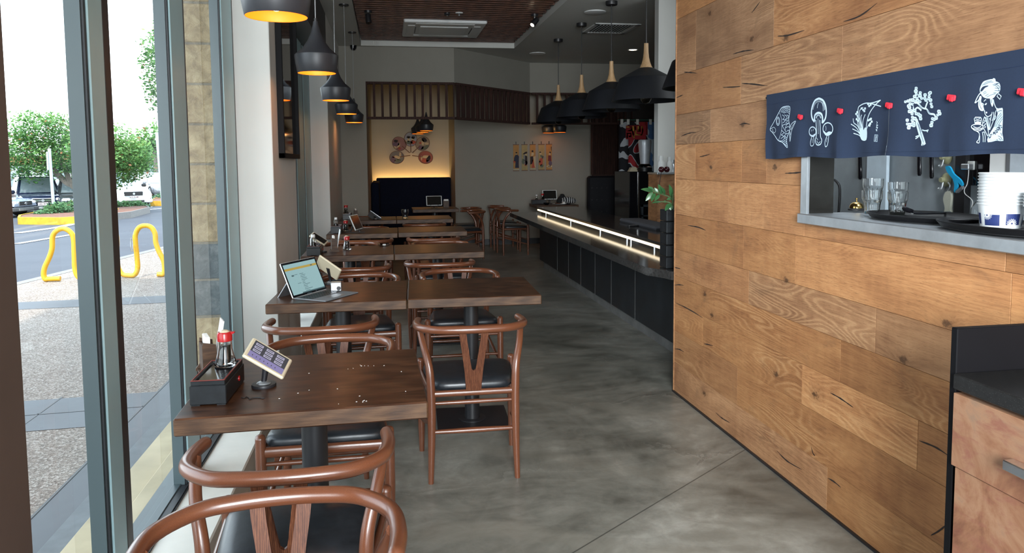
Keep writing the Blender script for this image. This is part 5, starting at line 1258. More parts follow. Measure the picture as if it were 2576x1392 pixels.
strokes2(b, [((912, 975), (885, 1055), (890, 1118), (912, 1108), (928, 1050), (936, 975)), ((706, 990), (690, 1055), (694, 1105), (720, 1108), (736, 1070), (732, 990))], 11, A, ka)
strokes2(b, [((915, 1000), (905, 1060)), ((712, 1010), (715, 1070)), ((895, 840), (900, 880), (895, 905)), ((705, 890), (700, 915)), ((730, 880), (722, 910))], 7, A, ka)
b.build('mushroom_print', PM, panels[1], 0, world=True, recalc=False)
# orchid with small writing and seal
b = B()
strokes2(b, [((1400, 1025), (1350, 830), (1330, 620), (1370, 560), (1450, 532), (1540, 548), (1640, 578)), ((1430, 1025), (1445, 820), (1480, 680), (1560, 560), (1635, 492)), ((1455, 540), (1540, 525), (1632, 494))], 12, A, ka)
strokes2(b, [((1415, 1025), (1395, 850), (1400, 760), (1428, 685)), ((1400, 1025), (1330, 850), (1275, 800), (1265, 740)), ((1390, 1025), (1320, 880), (1235, 815)), ((1385, 1025), (1340, 930), (1255, 880)), ((1380, 1025), (1350, 970), (1270, 940)), ((1420, 1025), (1370, 760), (1380, 690)), ((1425, 1025), (1380, 850), (1345, 740), (1310, 700)), ((1435, 1025), (1442, 900), (1470, 830), (1500, 790)), ((1408, 1025), (1360, 800), (1352, 640), (1400, 590)), ((1395, 1025), (1325, 800), (1325, 690))], 10, A, ka)
fills(b, [((1378, 1028), (1350, 930), (1370, 860), (1400, 900), (1425, 860), (1450, 900), (1442, 1028))], A, ka)
for x, y in ((1305, 680), (1320, 655), (1330, 770), (1312, 750), (1400, 625), (1425, 605), (1378, 605), (1415, 640), (1480, 572), (1500, 556), (1465, 545), (1490, 755), (1515, 782), (1485, 835), (1495, 810), (1470, 765), (1505, 745)): fills(b, [[(x+14*cos(2*pi*q/8)*(1.2 if q % 2 else .8), y+16*sin(2*pi*q/8)) for q in range(8)]], A, ka, sm=0)
strokes2(b, [((1578, 782), (1592, 795), (1580, 815)), ((1575, 830), (1600, 832)), ((1588, 820), (1584, 850)), ((1572, 858), (1598, 862)), ((1580, 850), (1592, 878)), ((1568, 888), (1584, 882), (1580, 912)), ((1572, 900), (1588, 905))], 7, A, ka, sm=0)
strokes2(b, [((1556, 960), (1596, 962), (1588, 1052), (1546, 1048))], 7, A, ka, closed=True, sm=0)
strokes2(b, [((1565, 975), (1585, 978)), ((1562, 995), (1584, 998)), ((1574, 970), (1568, 1035)), ((1558, 1015), (1580, 1018)), ((1556, 1035), (1576, 1038))], 6, A, ka, sm=0)
b.build('orchid_print', PM, panels[2], 0, world=True, recalc=False)
# pine tree
Bo, kb = (2230, 140), 5.353
b = B(); rr = random.Random(8)
for x, y in ((400, 440), (396, 480), (402, 520), (380, 552), (412, 575), (455, 500), (450, 540), (472, 575), (520, 530), (516, 575), (532, 600), (580, 508), (574, 550), (592, 600), (600, 650), (610, 688), (255, 622), (290, 612), (322, 600), (352, 600), (320, 650), (352, 655), (382, 612), (420, 612), (452, 622), (310, 700), (332, 742), (310, 752), (345, 782), (380, 742), (402, 782), (430, 790), (452, 810), (460, 850), (350, 830), (345, 872), (382, 850), (280, 870), (282, 922), (312, 932), (342, 932), (368, 940), (300, 970), (620, 850), (612, 900), (602, 940), (642, 862), (668, 842), (690, 800), (706, 752), (716, 782), (360, 910), (300, 680), (590, 500), (570, 580)):
    r = rr.uniform(17, 25); fills(b, [[(x+r*cos(2*pi*q/12)*(1+.22*(q % 2)), y+r*sin(2*pi*q/12)*(1+.22*((q+1) % 2))) for q in range(12)]], Bo, kb, sm=0)
    strokes2(b, [((x-r*.5, y+r*.2), (x, y-r*.35), (x+r*.5, y+r*.25))], 3.5, Bo, kb, cm=1, off=.002)
strokes2(b, [((360, 760), (372, 650), (420, 640), (480, 705), (540, 722), (580, 780), (640, 792), (660, 830)), ((520, 722), (535, 670), (555, 620)), ((370, 740), (420, 700), (470, 740))], 20, Bo, kb)
strokes2(b, [((400, 860), (450, 1000), (490, 1120), (514, 1200))], 38, Bo, kb); strokes2(b, [((398, 900), (440, 1050), (478, 1150), (476, 1212))], 20, Bo, kb)
strokes2(b, [((440, 1040), (432, 1090), (390, 1120)), ((430, 1080), (392, 1092)), ((480, 1000), (520, 1012), (566, 1002)), ((540, 1010), (556, 1030))], 13, Bo, kb)
strokes2(b, [((415, 900), (460, 1040), (500, 1170)), ((440, 660), (490, 720), (545, 735), (590, 790)), ((430, 920), (470, 1030)), ((385, 660), (378, 720))], 4, Bo, kb, cm=1, off=.0022)
fills(b, [((362, 660), (378, 640), (386, 670), (372, 705)), ((410, 745), (430, 730), (448, 752), (430, 765))], Bo, kb, cm=1, off=.002)
b.build('pine_print', PM, panels[3], 0, world=True, recalc=False)
# woman with tea
b = B()
fills(b, [((1258, 485), (1262, 430), (1300, 355), (1360, 328), (1430, 316), (1470, 345), (1518, 368), (1535, 430), (1520, 490), (1482, 520), (1440, 572), (1385, 578), (1330, 572), (1290, 545)), ((1430, 318), (1440, 304), (1462, 310), (1470, 340), (1450, 345)), ((1275, 540), (1242, 600), (1236, 680), (1262, 738), (1308, 738), (1290, 640)), ((1395, 575), (1402, 640), (1425, 690), (1440, 640), (1425, 570))], Bo, kb)
fills(b, [((1265, 478), (1290, 425), (1345, 405), (1385, 410), (1330, 432), (1290, 478)), ((1285, 560), (1275, 610), (1290, 640), (1310, 590), (1330, 575), (1300, 565))], Bo, kb, cm=1, off=.002)
strokes2(b, [((1290, 400), (1350, 355), (1420, 340)), ((1310, 395), (1380, 362), (1440, 358)), ((1395, 420), (1440, 390), (1490, 372)), ((1380, 440), (1450, 400), (1515, 372)), ((1400, 430), (1460, 395), (1508, 368)), ((1300, 500), (1380, 460), (1440, 440), (1520, 440)), ((1305, 520), (1390, 480), (1460, 470), (1525, 475)), ((1330, 545), (1400, 505), (1480, 500)), ((1350, 560), (1420, 525), (1470, 515)), ((1460, 400), (1500, 430), (1520, 480)), ((1480, 390), (1515, 410), (1530, 440)), ((1255, 600), (1258, 670), (1285, 725)), ((1410, 590), (1415, 640))], 4, Bo, kb, cm=1, off=.002)
strokes2(b, [((1190, 640), (1215, 580), (1250, 520), (1280, 495)), ((1195, 638), (1240, 600), (1262, 545))], 11, Bo, kb)
strokes2(b, [((1508, 512), (1545, 548), (1528, 590), (1488, 548))], 9, Bo, kb, closed=True, sm=0)
strokes2(b, [((1292, 640), (1308, 660), (1300, 680), (1316, 740), (1332, 795), (1368, 822), (1415, 790), (1422, 760)), ((1440, 590), (1452, 650), (1475, 705)), ((1312, 618), (1325, 600), (1342, 594))], 8, Bo, kb)
fills(b, [((1322, 658), (1338, 642), (1352, 640), (1345, 660), (1330, 666)), ((1335, 762), (1348, 755), (1358, 768), (1345, 782)), ((1318, 745), (1330, 742), (1326, 752))], Bo, kb, sm=2)
fills(b, [((1478, 700), (1500, 712), (1545, 706), (1568, 722), (1566, 900), (1560, 1050), (1574, 1150), (1480, 1146), (1365, 1168), (1370, 1085), (1440, 970), (1478, 850), (1498, 775), (1482, 740))], Bo, kb, sm=2)
strokes2(b, [((1322, 822), (1295, 900), (1302, 965), (1335, 1030), (1362, 1085)), ((1322, 822), (1350, 900), (1372, 1000), (1370, 1080)), ((1362, 830), (1375, 920), (1380, 990)), ((1422, 775), (1400, 860), (1392, 930), (1385, 1000)), ((1445, 760), (1440, 830), (1420, 880)), ((1475, 740), (1445, 860), (1390, 1000)), ((1460, 800), (1470, 830), (1450, 870))], 8, Bo, kb)
strokes2(b, [((1335, 830), (1352, 930), (1372, 1030)), ((1345, 828), (1362, 920), (1376, 1000)), ((1385, 840), (1395, 870)), ((1410, 830), (1400, 870))], 6, Bo, kb)
strokes2(b, [((1555, 790), (1500, 860), (1450, 960)), ((1560, 820), (1515, 880), (1470, 960)), ((1562, 850), (1530, 900), (1500, 950)), ((1500, 760), (1530, 740), (1555, 745)), ((1545, 770), (1490, 840), (1430, 960)), ((1500, 1080), (1540, 1100), (1560, 1140)), ((1490, 1105), (1525, 1120), (1535, 1145)), ((1480, 1125), (1505, 1145)), ((1540, 1040), (1555, 1080))], 4, Bo, kb, cm=1, off=.002)
for q in range(44):
    u = rr.random(); x = 1385+150*u+rr.uniform(-18, 18); y = 1120-170*u+rr.uniform(-32, 32); a = rr.uniform(0, 3)
    strokes2(b, [((x-9*cos(a), y-9*sin(a)), (x+9*cos(a), y+9*sin(a)))], 8, Bo, kb, cm=1, off=.002, sm=0)
for q in range(12):
    x = 1310+rr.uniform(-8, 25); y = 870+q*9; strokes2(b, [((x-6, y), (x+6, y+4))], 6, Bo, kb, sm=0)
strokes2(b, [((1182, 850), (1198, 830), (1268, 832), (1280, 852), (1270, 915), (1192, 915))], 9, Bo, kb, closed=True, sm=0)
strokes2(b, [((1190, 875), (1272, 875)), ((1200, 850), (1225, 858), (1262, 848))], 6, Bo, kb); fills(b, [((1195, 895), (1230, 885), (1268, 895), (1265, 912), (1198, 912))], Bo, kb, sm=0)
strokes2(b, [[(1222+80*cos(2*pi*q/20), 958+34*sin(2*pi*q/20)) for q in range(20)]], 9, Bo, kb, closed=True, sm=1)
strokes2(b, [((1145, 970), (1190, 1008), (1250, 1012), (1300, 985)), ((1170, 955), (1222, 975), (1275, 955)), ((1205, 1012), (1250, 1050), (1240, 1130), (1215, 1160), (1222, 1172), (1250, 1170), (1256, 1080)), ((1292, 1030), (1302, 1100), (1302, 1166)), ((1318, 1030), (1330, 1100), (1326, 1165)), ((1300, 1030), (1318, 1030))], 8, Bo, kb)
b.build('figure_print', PM, panels[4], 0, world=True, recalc=False)
# red ties at the seams
for px, py in ((2013, 294), (2113, 279), (2236, 265), (2393, 246), (2572, 231)):
    q = NP(px, py, .006); b = B(); b.m = Matrix.Translation(q) @ Matrix.Rotation(.18, 4, 'X'); b.box((-.004, -.017, -.009), (.004, .017, .009), .003); b.box((-.006, -.012, -.012), (.002, .004, .006), .003); b.build('red_tie', M['redcloth'], t, world=True)
b = B(); b.tube([(NX+.012, seam[0]+.02, ztop-.012), (NX+.012, seam[-1], ztop-.012)], .006, 8); b.build('curtain_rod', M['black'], t, world=True)
# ------------------------------------------------------------------ things on the hatch sill and in the kitchen
def hx(x, y): return 2000+x/4.472, 370+y/4.472
def hz(x, y, z=ST): return onz(*hx(x, y), z)
def hk(x, y, X=KX): return onx(*hx(x, y), X)
def tray(cx, cy, rx, ry, rz, label, z):
    t = thing('serving_tray', label, 'tray', (cx, cy, z), rz, 'black oval serving trays on the hatch sill')
    b = B(); N = 44; prev = None
    for s, zz in ((.90, 0), (.90, .004), (.93, .005), (.985, .018), (1, .021), (1.0, .0235), (.975, .0235), (.92, .0085), (.88, .006)):
        rg = [b.vert((rx*s*cos(2*pi*k/N), ry*s*sin(2*pi*k/N), zz)) for k in range(N)]
        if prev: 
            for k in range(N): b.face((prev[k], prev[(k+1) % N], rg[(k+1) % N], rg[k]))
        else: b.face(rg[::-1])
        prev = rg
    b.face(prev); b.build('tray_body', M['traymat'], t, 40)
M['traymat'] = pm('black_tray', (.005, .005, .006), .5, var=.2, spec=.25)
e0 = hz(560, 735); e1 = hz(1000, 815)
def jamb(x): return x
ty0 = hz(570, 760).y; 
tray(1.93, 2.36, .16, .255, 0, 'black oval serving tray under the glasses', ST)
tray(1.845, 1.90, .15, .265, -.04, 'black oval serving tray in front, beside the paper cups', ST+.004)
zt = ST+.0075
def glass_at(x, y, lab, X=None, s=1.0):
    p = hz(x, y, zt); tumbler(p.x, p.y, zt, s, lab+' lower', 'stacked tumblers on the hatch tray'); return p
p = hz(862, 752, zt); tumbler(p.x, p.y, zt, 1.0, 'faceted tumbler at the bottom of the left stack, beside the brass bell', 'stacked tumblers on the hatch tray'); tumbler(p.x+.002, p.y-.001, zt+.0465, 1.0, 'faceted tumbler nested on top of the left stack', 'stacked tumblers on the hatch tray')
p = hz(1150, 758, zt); tumbler(p.x, p.y, zt, .95, 'faceted tumbler at the bottom of the right stack, beside the black ladle', 'stacked tumblers on the hatch tray'); tumbler(p.x+.001, p.y+.001, zt+.037, .95, 'faceted tumbler nested on top of the right stack', 'stacked tumblers on the hatch tray')
p = hz(690, 712, zt); t = thing('service_bell', 'small brass call bell behind the stacked glasses', 'bell', (p.x, p.y, zt))
b = B(); b.lathe([(0, 0), (.034, 0), (.034, .006), (.03, .008), (0, .008)], seg=26); b.build('base', M['black'], t)
b = B(); b.lathe([(.029, .010), (.0285, .016), (.024, .027), (.015, .034), (.005, .037), (0, .037)], seg=28); b.build('dome', M['brass'], t, 60)
b = B(); b.lathe([(0, .036), (.003, .037), (.003, .046), (.0055, .048), (.0055, .052), (0, .053)], seg=14); b.build('plunger', M['brass'], t)
# ladle spoon
a = hz(1210, 715, ST+.035); c = hz(1320, 760, ST+.02); e = hz(1755, 738, ST+.02)
t = thing('black_ladle', 'black serving spoon lying across the two trays', 'spoon', (c.x, c.y, zt)); b = B(); o = V(t.location)
d = (c-a).normalized(); sd = V((d.y, -d.x, 0)).normalized(); N = 14
b.m = frame((a+c)/2-o+V((0, 0, .012)), d, sd, d.cross(sd)); b.lathe([(0, .012), (.012, .010), (.019, .004), (.021, -.004), (.016, -.004), (.0, .004)], seg=20); b.v = [((a+c)/2-o+V((0, 0, .012)))+(p-((a+c)/2-o+V((0, 0, .012))))*1.0 for p in b.v]; b.m = None
b.tube(smoothline([c-o+V((0, 0, .006)), (c*.7+e*.3)-o+V((0, 0, .002)), e-o], 6), [.006, .005, .005, .005, .005, .005, .0045, .0045, .004, .004, .004, .004, .003], 8); b.build('ladle', M['blackgloss'], t, 60)
# nested paper cups
pc = onz(2516, 580, ST); 
def cup_at(o_, i, lab, decor):
    t = thing('paper_cup', lab, 'cup', (o_.x, o_.y, ST+i*.0095), 2.2, 'nested white paper cups on the hatch sill')
    b = B(); b.lathe([(0, .003), (.0505, .003), (.0505, 0), (.0525, 0), (.0615, .080), (.0640, .081), (.0645, .0835), (.063, .085), (.0605, .083), (.0515, .004)], seg=40); cp = b.build('cup_wall', M['cupwhite'], t, 40)
    if decor:
        b = B(); b2 = B(); 
        for q in range(6):
            a0 = 2*pi*q/6-.1; a1 = a0+.76; za, zb_ = .018, .052
            R = lambda z: .0525+(.0615-.0525)*z/.080+.0004
            zs_ = .0 if q % 2 else .003
            n = 8
            for k in range(n):
                u0 = a0+(a1-a0)*k/n; u1 = a0+(a1-a0)*(k+1)/n
                b.poly([(R(za)*cos(u0), R(za)*sin(u0), za+zs_), (R(za)*cos(u1), R(za)*sin(u1), za+zs_), (R(zb_)*cos(u1), R(zb_)*sin(u1), zb_+zs_), (R(zb_)*cos(u0), R(zb_)*sin(u0), zb_+zs_)])
            um = a0+.30 if q % 2 == 0 else a0+.16; zm = .026 if q % 2 == 0 else .050
            for k in range(14):
                th = 2*pi*k/14
                def pt(r, a): 
                    z = zm+r*sin(a); z = min(max(z, za+zs_), zb_+zs_); u = min(max(um+r*cos(a)/.056, a0), a1); rr_ = R(z)+.0004; return V((rr_*cos(u), rr_*sin(u), z))
                b2.rib([pt(.0028, th), pt(.0118, th-.17), pt(.0145, th), pt(.0118, th+.17), pt(.0028, th)], .0011, (cos(um), sin(um), 0))
        b.build('navy_squares', M['cupnavy'], cp, 60); b2.build('flower_crest', M['cupwhite'], cp, 0)
    return t
M['cupwhite'] = pm('cup_white', (.62, .64, .65), .55, var=.02); M['cupnavy'] = pm('cup_navy', rgb(28, 42, 92), .5)
names = ['lowest paper cup with navy squares, at the bottom of the cup tower']+['second', 'third', 'fourth', 'fifth', 'sixth', 'seventh', 'eighth', 'ninth', 'tenth', 'eleventh', 'twelfth']
NC = 11
for i in range(NC):
    cup_at(pc, i, names[0] if i == 0 else ('topmost paper cup rim of the tower' if i == NC-1 else names[i]+' paper cup counted from the bottom of the tower'), i == 0)
pc2 = V((pc.x+.03, pc.y-.14, ST))
for i in range(5): cup_at(pc2, i, ['lowest', 'second', 'third', 'fourth', 'topmost'][i]+' paper cup of the second tower at the right edge of the picture', i == 0)
# hanging on the kitchen wall
def knife(x0, y0, x1, y1, w, lab):
    a = hk(x0, y0, KX-.02); c = hk(x1, y1, KX-.02); t = thing('hanging_knife', lab, 'knife', (KX-.02, c.y, c.z), 0, 'black-handled knives hanging on the kitchen wall')
    h = a.z-c.z+.01; b = B(); b.tube([(0, a.y-c.y, h), (0, (a.y-c.y)*.5, h*.5), (0, 0, .01), (0, 0, 0)], [w, w*1.05, w*1.1, w*.7], 12, flat=(.6, 1)); b.build('handle', M['blackgloss'], t, 60)
    b = B(); b.box((-.002, a.y-c.y-w*1.4, h), (.002, a.y-c.y+w*1.4, h+.16)); b.build('blade', M['steel'], t)
knife(725, 100, 730, 365, .014, 'black-handled knife left of the white board on the kitchen wall'); knife(1395, 95, 1397, 325, .0115, 'textured black-handled knife left of the hook column'); knife(1530, 95, 1535, 355, .0115, 'smooth black-handled knife nearest the hook column')
a = hk(800, 100, KX-.03); c = hk(1035, 380, KX-.03)
t = thing('cutting_board', 'white plastic board standing against the kitchen wall behind the glasses', 'board', (KX-.02, (a.y+c.y)/2, c.z-.12)); b = B(); b.box((KX-.03, c.y, ST-.3), (KX-.012, a.y, a.z+.05), .008); b.build('board', pm('pale_blue_plastic', rgb(196, 214, 226), .3), t, world=True)
b = B(); b.box((KX-.02, c.y-.04, ST-.3), (KX-.0, a.y+.04, ST-.28)); b.build('ledge', M['steel'], t, world=True)
def hook(x, y, lab):
    p = hk(x, y, KX-.005); t = thing('suction_hook', lab, 'hook', (KX, p.y, p.z), 0, 'olive suction hooks on the kitchen wall')
    m = Matrix.Rotation(-pi/2, 4, 'Y'); b = B(); b.lathe([(0, .0), (.030, .0), (.031, .004), (.022, .012), (.010, .018), (.012, .03), (.010, .034), (0, .034)], seg=24); b.v = [m @ q for q in b.v]; b.build('suction_cup', pm('olive_plastic', rgb(150, 150, 118), .35), t, 50)
    b = B(); b.tube(smoothline([(-.02, 0, -.005), (-.025, 0, -.03), (-.032, 0, -.042), (-.042, 0, -.036)], 4), .004, 8); b.build('hook_arm', M['steel'], t)
hook(1700, 370, 'lower olive suction hook holding the blue peeler'); hook(1705, 115, 'upper olive suction hook just under the curtain hem')
def flat(name, lab, cat, pts, X, th, mt, sm=3, part=None):
    q = [hk(x, y, X) for x, y in pts]; ctr = sum(q, V())/len(q); t = thing(name, lab, cat, tuple(ctr)); 
    q = smoothline(q, sm, True) if sm else q
    b = B(); b.prism([(p.y-ctr.y, p.z-ctr.z) for p in q], 0, -th/2, th/2); b.build(part or 'body', mt, t, 30); return t, ctr
t, cc = flat('hanging_peeler', 'bright blue peeler hanging from the lower suction hook', 'peeler', ((1700, 225), (1745, 220), (1790, 300), (1860, 360), (1890, 410), (1880, 440), (1840, 400), (1835, 460), (1815, 510), (1795, 500), (1800, 430), (1780, 360), (1725, 290)), KX-.045, .008, pm('blue_plastic', rgb(28, 150, 196), .35))
b = B(); q = [hk(x, y, KX-.045)-cc for x, y in ((1815, 500), (1885, 440), (1893, 458), (1828, 518))]; b.prism([(p.y, p.z) for p in q], 0, -.007, .007); b.build('blade', M['steel'], t)
t, cc = flat('hanging_opener', 'pale bone-coloured handle hanging below the blue peeler', 'opener', ((1710, 505), (1755, 500), (1768, 560), (1765, 620), (1755, 700), (1765, 740), (1690, 745), (1700, 690), (1682, 600), (1690, 540)), KX-.03, .014, pm('bone_plastic', rgb(176, 178, 164), .45))
b = B(); q = [hk(x, y, KX-.03)-cc for x, y in ((1722, 400), (1745, 430), (1735, 470), (1715, 500), (1730, 520), (1750, 490))]; b.tube(smoothline(q, 4), .003, 6); b.build('ring', M['steel'], t)
# black post, dark splashback, socket, cable
a = hk(1805, 90, KX-.03); c = hk(1895, 790, KX-.03); b = B(); b.box((KX-.03, c.y, 0), (KX, a.y, ZC)); struct('trim_16', b, M['black'])
a = hk(1897, 90, KX-.01); c = hk(2330, 445, KX-.01); b = B(); b.box((KX-.01, c.y, c.z), (KX, a.y, c.z+.8)); struct('trim_17', b, M['blackgloss'])
a = hk(1900, 160, KX-.02); c = hk(2003, 258, KX-.02)
t = thing('wall_socket', 'white power socket on the dark kitchen splashback', 'socket', (KX-.01, (a.y+c.y)/2, (a.z+c.z)/2)); b = B(); b.box((KX-.02, c.y, c.z), (KX-.01, a.y, a.z), .002); b.build('face_plate', M['white'], t, world=True)
m0 = hk(1940, 222, KX-.03); b = B(); b.box((KX-.045, m0.y-.022, m0.z-.012), (KX-.02, m0.y+.022, m0.z+.012), .003); b.build('plug', M['steel'], t, world=True)
b = B(); b.tube(smoothline([hk(x, y, KX-.03) for x, y in ((1955, 235), (1950, 320), (1935, 420), (1905, 480), (1915, 530), (1975, 580), (1998, 620), (1985, 680))], 5), .0018, 6); o = b.build('white_cable', M['white'], None, 60); tag(o, 'thin white cable hanging from the kitchen power socket', 'cable')
b = B(); b.tube(smoothline([hk(x, y, KX-.03) for x, y in ((442, 370), (475, 400), (500, 450), (503, 560), (490, 740))], 5), .007, 8); o = b.build('hanging_hose', M['black'], None, 60); tag(o, 'curved black hose at the left end of the hatch', 'hose')
a = hk(2335, 85, KX-.06); c = hk(2530, 300, KX-.06); t = thing('steel_dispenser', 'pale steel box on the kitchen wall behind the paper cups', 'dispenser', (KX-.05, (a.y+c.y)/2, c.z)); b = B(); b.box((KX-.12, c.y, c.z-.1), (KX, a.y, a.z+.15), .004); b.build('box_body', M['white'], t, world=True); b = B(); b.box((KX-.125, c.y-.02, c.z-.1), (KX, c.y-.002, a.z+.15)); b.build('side_hinge', M['steel'], t, world=True)
# kitchen bench with small things behind the trays
t = thing('kitchen_bench', 'steel kitchen bench behind the hatch sill', 'bench', (2.3, 1.4, 0)); b = B(); b.box((2.13, .5, 1.10), (KX-.035, 2.78, 1.14), .003); b.build('bench_top', M['steel'], t, world=True); b = B(); b.box((2.36, .52, 0), (KX-.04, 2.76, 1.10)); b.build('back_panel', M['steel'], t, world=True)
p = hz(1915, 785, 1.14); t = thing('sauce_packet', 'red and tan packet on the kitchen bench by the black post', 'packet', (2.36, hk(1915, 740, 2.36).y, 1.14)); b = B(); b.box((-.012, -.016, 0), (.012, .016, .05), .004); b.build('packet', pm('tan_card', (.35, .22, .12), .7), t); b = B(); b.box((-.013, -.017, .045), (.013, .017, .062), .003); b.build('red_top', M['red'], t)
t = thing('small_jar', 'clear jar with white label on the kitchen bench next to the paper cups', 'jar', (2.34, hk(2070, 760, 2.34).y, 1.14)); b = B(); b.lathe([(0, 0), (.03, 0), (.03, .09), (.015, .12), (0, .12)], seg=20); b.build('jar_body', M['glass'], t, 50); b = B(); b.lathe([(.0305, .015), (.0305, .06)], seg=20); b.build('jar_label', M['paper'], t)
# ------------------------------------------------------------------ service cabinet at the right edge
XC = 1.30
def cx(x, y, X=XC): return onx(2176+x/2.2025, 760+y/2.2025, X)
YP = cx(505, 300).y
ztp = cx(500, 143).z; zc1 = cx(515, 395).z; zc0 = cx(512, 480).z
t = thing('service_cabinet', 'rusty-fronted service cabinet with black counter at the right edge', 'cabinet', (1.5, .8, 0))
b = B(); b.box((XC-.002, YP-.004, 0), (WX-.004, YP+.016, ztp), .002); b.build('end_panel', pm('black_laminate', (.004, .004, .005), .5, spec=.12), t, world=True)
b = B(); b.box((XC-.012, -.6, zc0), (WX-.004, YP-.006, zc1), .003); b.build('counter_slab', granite('black_stone', (.007, .007, .007), (.10, .10, .10), .35), t, world=True)
b = B(); b.box((XC+.02, -.6, .08), (WX-.004, YP-.006, zc0)); b.build('cabinet_body', M['black'], t, world=True)
zd1 = zc0-.008; zd0 = cx(490, 900).z
def rust():
    t_ = NT('rust_patina'); n1 = t_.noise(t_.coord(), 6, 7, .65, .8); n2 = t_.noise(t_.coord('Object', (1, 2, 5)), 5, 6, .7, .5)
    c = t_.ramp(n1, [(.30, (.12, .042, .024)), (.45, (.23, .105, .055)), (.56, (.29, .155, .088)), (.70, (.20, .13, .088))])
    c = t_.mix(t_.ramp(n2, [(.50, 0), (.66, .75)]), c, (.21, .075, .05)); t_.set(Base_Color=c, Roughness=.5, Metallic=.05); t_.bump(n2, .1, .003); return t_.mat
M['rust'] = rust()
dr = B(); dr.box((XC-.012, .55, zd0+.003), (XC+.02, YP-.010, zd1), .001); d_ = dr.build('drawer', M['rust'], t, world=True)
q = cx(850, 893); b = B(); b.box((XC-.04, .75, q.z-.011), (XC-.012, q.y+.0, q.z+.011), .002); b.build('handle', M['chrome'], d_, world=True)
b = B(); b.box((XC-.008, .55, .09), (XC+.02, YP-.018, zd0), .001); b.build('door', M['rust'], t, world=True)
# ------------------------------------------------------------------ outside
def gz(y): return -.14 if y < 12 else (-.14-.51*(y-12)/15 if y < 27 else -.65)
def gpt(px, py):
    lo, hi = 3.0, 80.0; d = ray(px, py)
    for _ in range(60):
        m = (lo+hi)/2; p = EYE+d*(m/d.y)
        if p.z > gz(p.y): lo = m
        else: hi = m
    return EYE+d*(lo/d.y)
def asphalt():
    t = NT('asphalt'); n = t.noise(t.coord(), 40, 4, .7); n2 = t.noise(t.coord(), .5, 4, .6)
    t.set(Base_Color=t.mix(.5, t.ramp(n, [(.3, (.035, .040, .052)), (.7, (.060, .066, .082))]), t.ramp(n2, [(.3, (.036, .042, .056)), (.7, (.066, .073, .09))])), Roughness=.85); return t.mat
def pebble():
    t = NT('exposed_aggregate'); v = t.n('ShaderNodeTexVoronoi'); v.inputs['Scale'].default_value = 110; t.l(t.coord(), v.inputs[0])
    sp = t.n('ShaderNodeSeparateColor'); t.l(v.outputs['Color'], sp.inputs[0]); n = t.noise(t.coord(), 2, 4, .6)
    c = t.ramp(sp.outputs[0], [(0, (.085, .062, .048)), (.35, (.19, .145, .115)), (.7, (.30, .25, .205)), (1, (.50, .45, .40))])
    t.set(Base_Color=t.mix(.25, c, t.ramp(n, [(.35, (.14, .10, .08)), (.65, (.24, .21, .18))])), Roughness=.8); t.bump(v.outputs[0], .4, .006); return t.mat
def paver():
    t = NT('dark_paver'); n = t.noise(t.coord(), 30, 5, .7); n2 = t.noise(t.coord('Object', (1, 1, 1)), 1.5, 4, .6)
    t.set(Base_Color=t.mix(t.ramp(n, [(.68, 0), (.74, .5)]), t.ramp(n2, [(.3, (.032, .038, .047)), (.7, (.058, .067, .08))]), (.2, .21, .22)), Roughness=.55); return t.mat
M['asphalt'] = asphalt(); M['pebble'] = pebble(); M['paver'] = paver()
M['kerbgrey'] = pm('grey_kerb', (.20, .19, .18), .85, var=.12); M['kerbyellow'] = pm('yellow_kerb_paint', (.62, .34, .015), .6, var=.22, scale=5)
M['creamstone'] = pm('cream_stone', (.46, .39, .25), .8, var=.15, scale=4); M['greystone'] = pm('grey_stone_strip', (.13, .145, .155), .7, var=.15)
KX0 = lambda y: -4.42+.165*(y-9.8)         # kerb line
b = B(); ys = [-6, 9.8, 30]
b.poly([(-1.46, -6, 0), (-1.46, 24, 0), (KX0(24), 24, 0), (KX0(-6), -6, 0)]); struct('pavement', b, M['pebble'])
b = B(); b.box((-1.46, -6, -.04), (-1.31, 40, .002)); 
def band(ya, yb, sk=.0): b.poly([(-1.46, ya+.05, .0025), (-1.46, yb+.05, .0025), (KX0(yb), yb+.0-.15, .0025), (KX0(ya), ya-.15, .0025)])
band(4.22, 4.80); band(8.05, 8.5); struct('paved_path', b, M['paver'])
b = B()
for x in (-2.6, -1.95): pass
b.rib([V((-1.46, 4.56, .004)), V((KX0(4.4), 4.36, .004))], .012, (0, 0, 1)); b.rib([V((-2.02, 4.22, .004)), V((-2.02, 4.85, .004))], .012, (0, 0, 1)); b.rib([V((-1.462, -3, .004)), V((-1.462, 20, .004))], .012, (0, 0, 1)); struct('path_lines', b, M['gasket'], smooth=0)
b = B(); b.box((-1.31, -6, -.04), (-1.215, 40, .004)); struct('path_strip', b, M['greystone'])
b = B(); b.box((-1.215, -6, -.04), (-1.06, 40, .02), .005); b.box((-1.06, -6, -.04), (-.975, 40, .055), .005); struct('kerb', b, M['creamstone'])
b = B(); a0, a1 = -6, 24; b.poly([(KX0(a0), a0, .003), (KX0(a1), a1, .003), (KX0(a1)-.15, a1, .003), (KX0(a0)-.15, a0, .003)]); b.poly([(KX0(a0)-.15, a0, .003), (KX0(a1)-.15, a1, .003), (KX0(a1)-.15, a1, -1.3), (KX0(a0)-.15, a0, -1.3)]); struct('kerb.001', b, M['kerbgrey'])
b = B(); ysn = [-10, 12]+[12+1.5*i for i in range(1, 11)]+[60, 120]
for i in range(len(ysn)-1): b.poly([(-70, ysn[i], gz(ysn[i])), (8, ysn[i], gz(ysn[i])), (8, ysn[i+1], gz(ysn[i+1])), (-70, ysn[i+1], gz(ysn[i+1]))])
struct('road', b, M['asphalt'])
b = B()
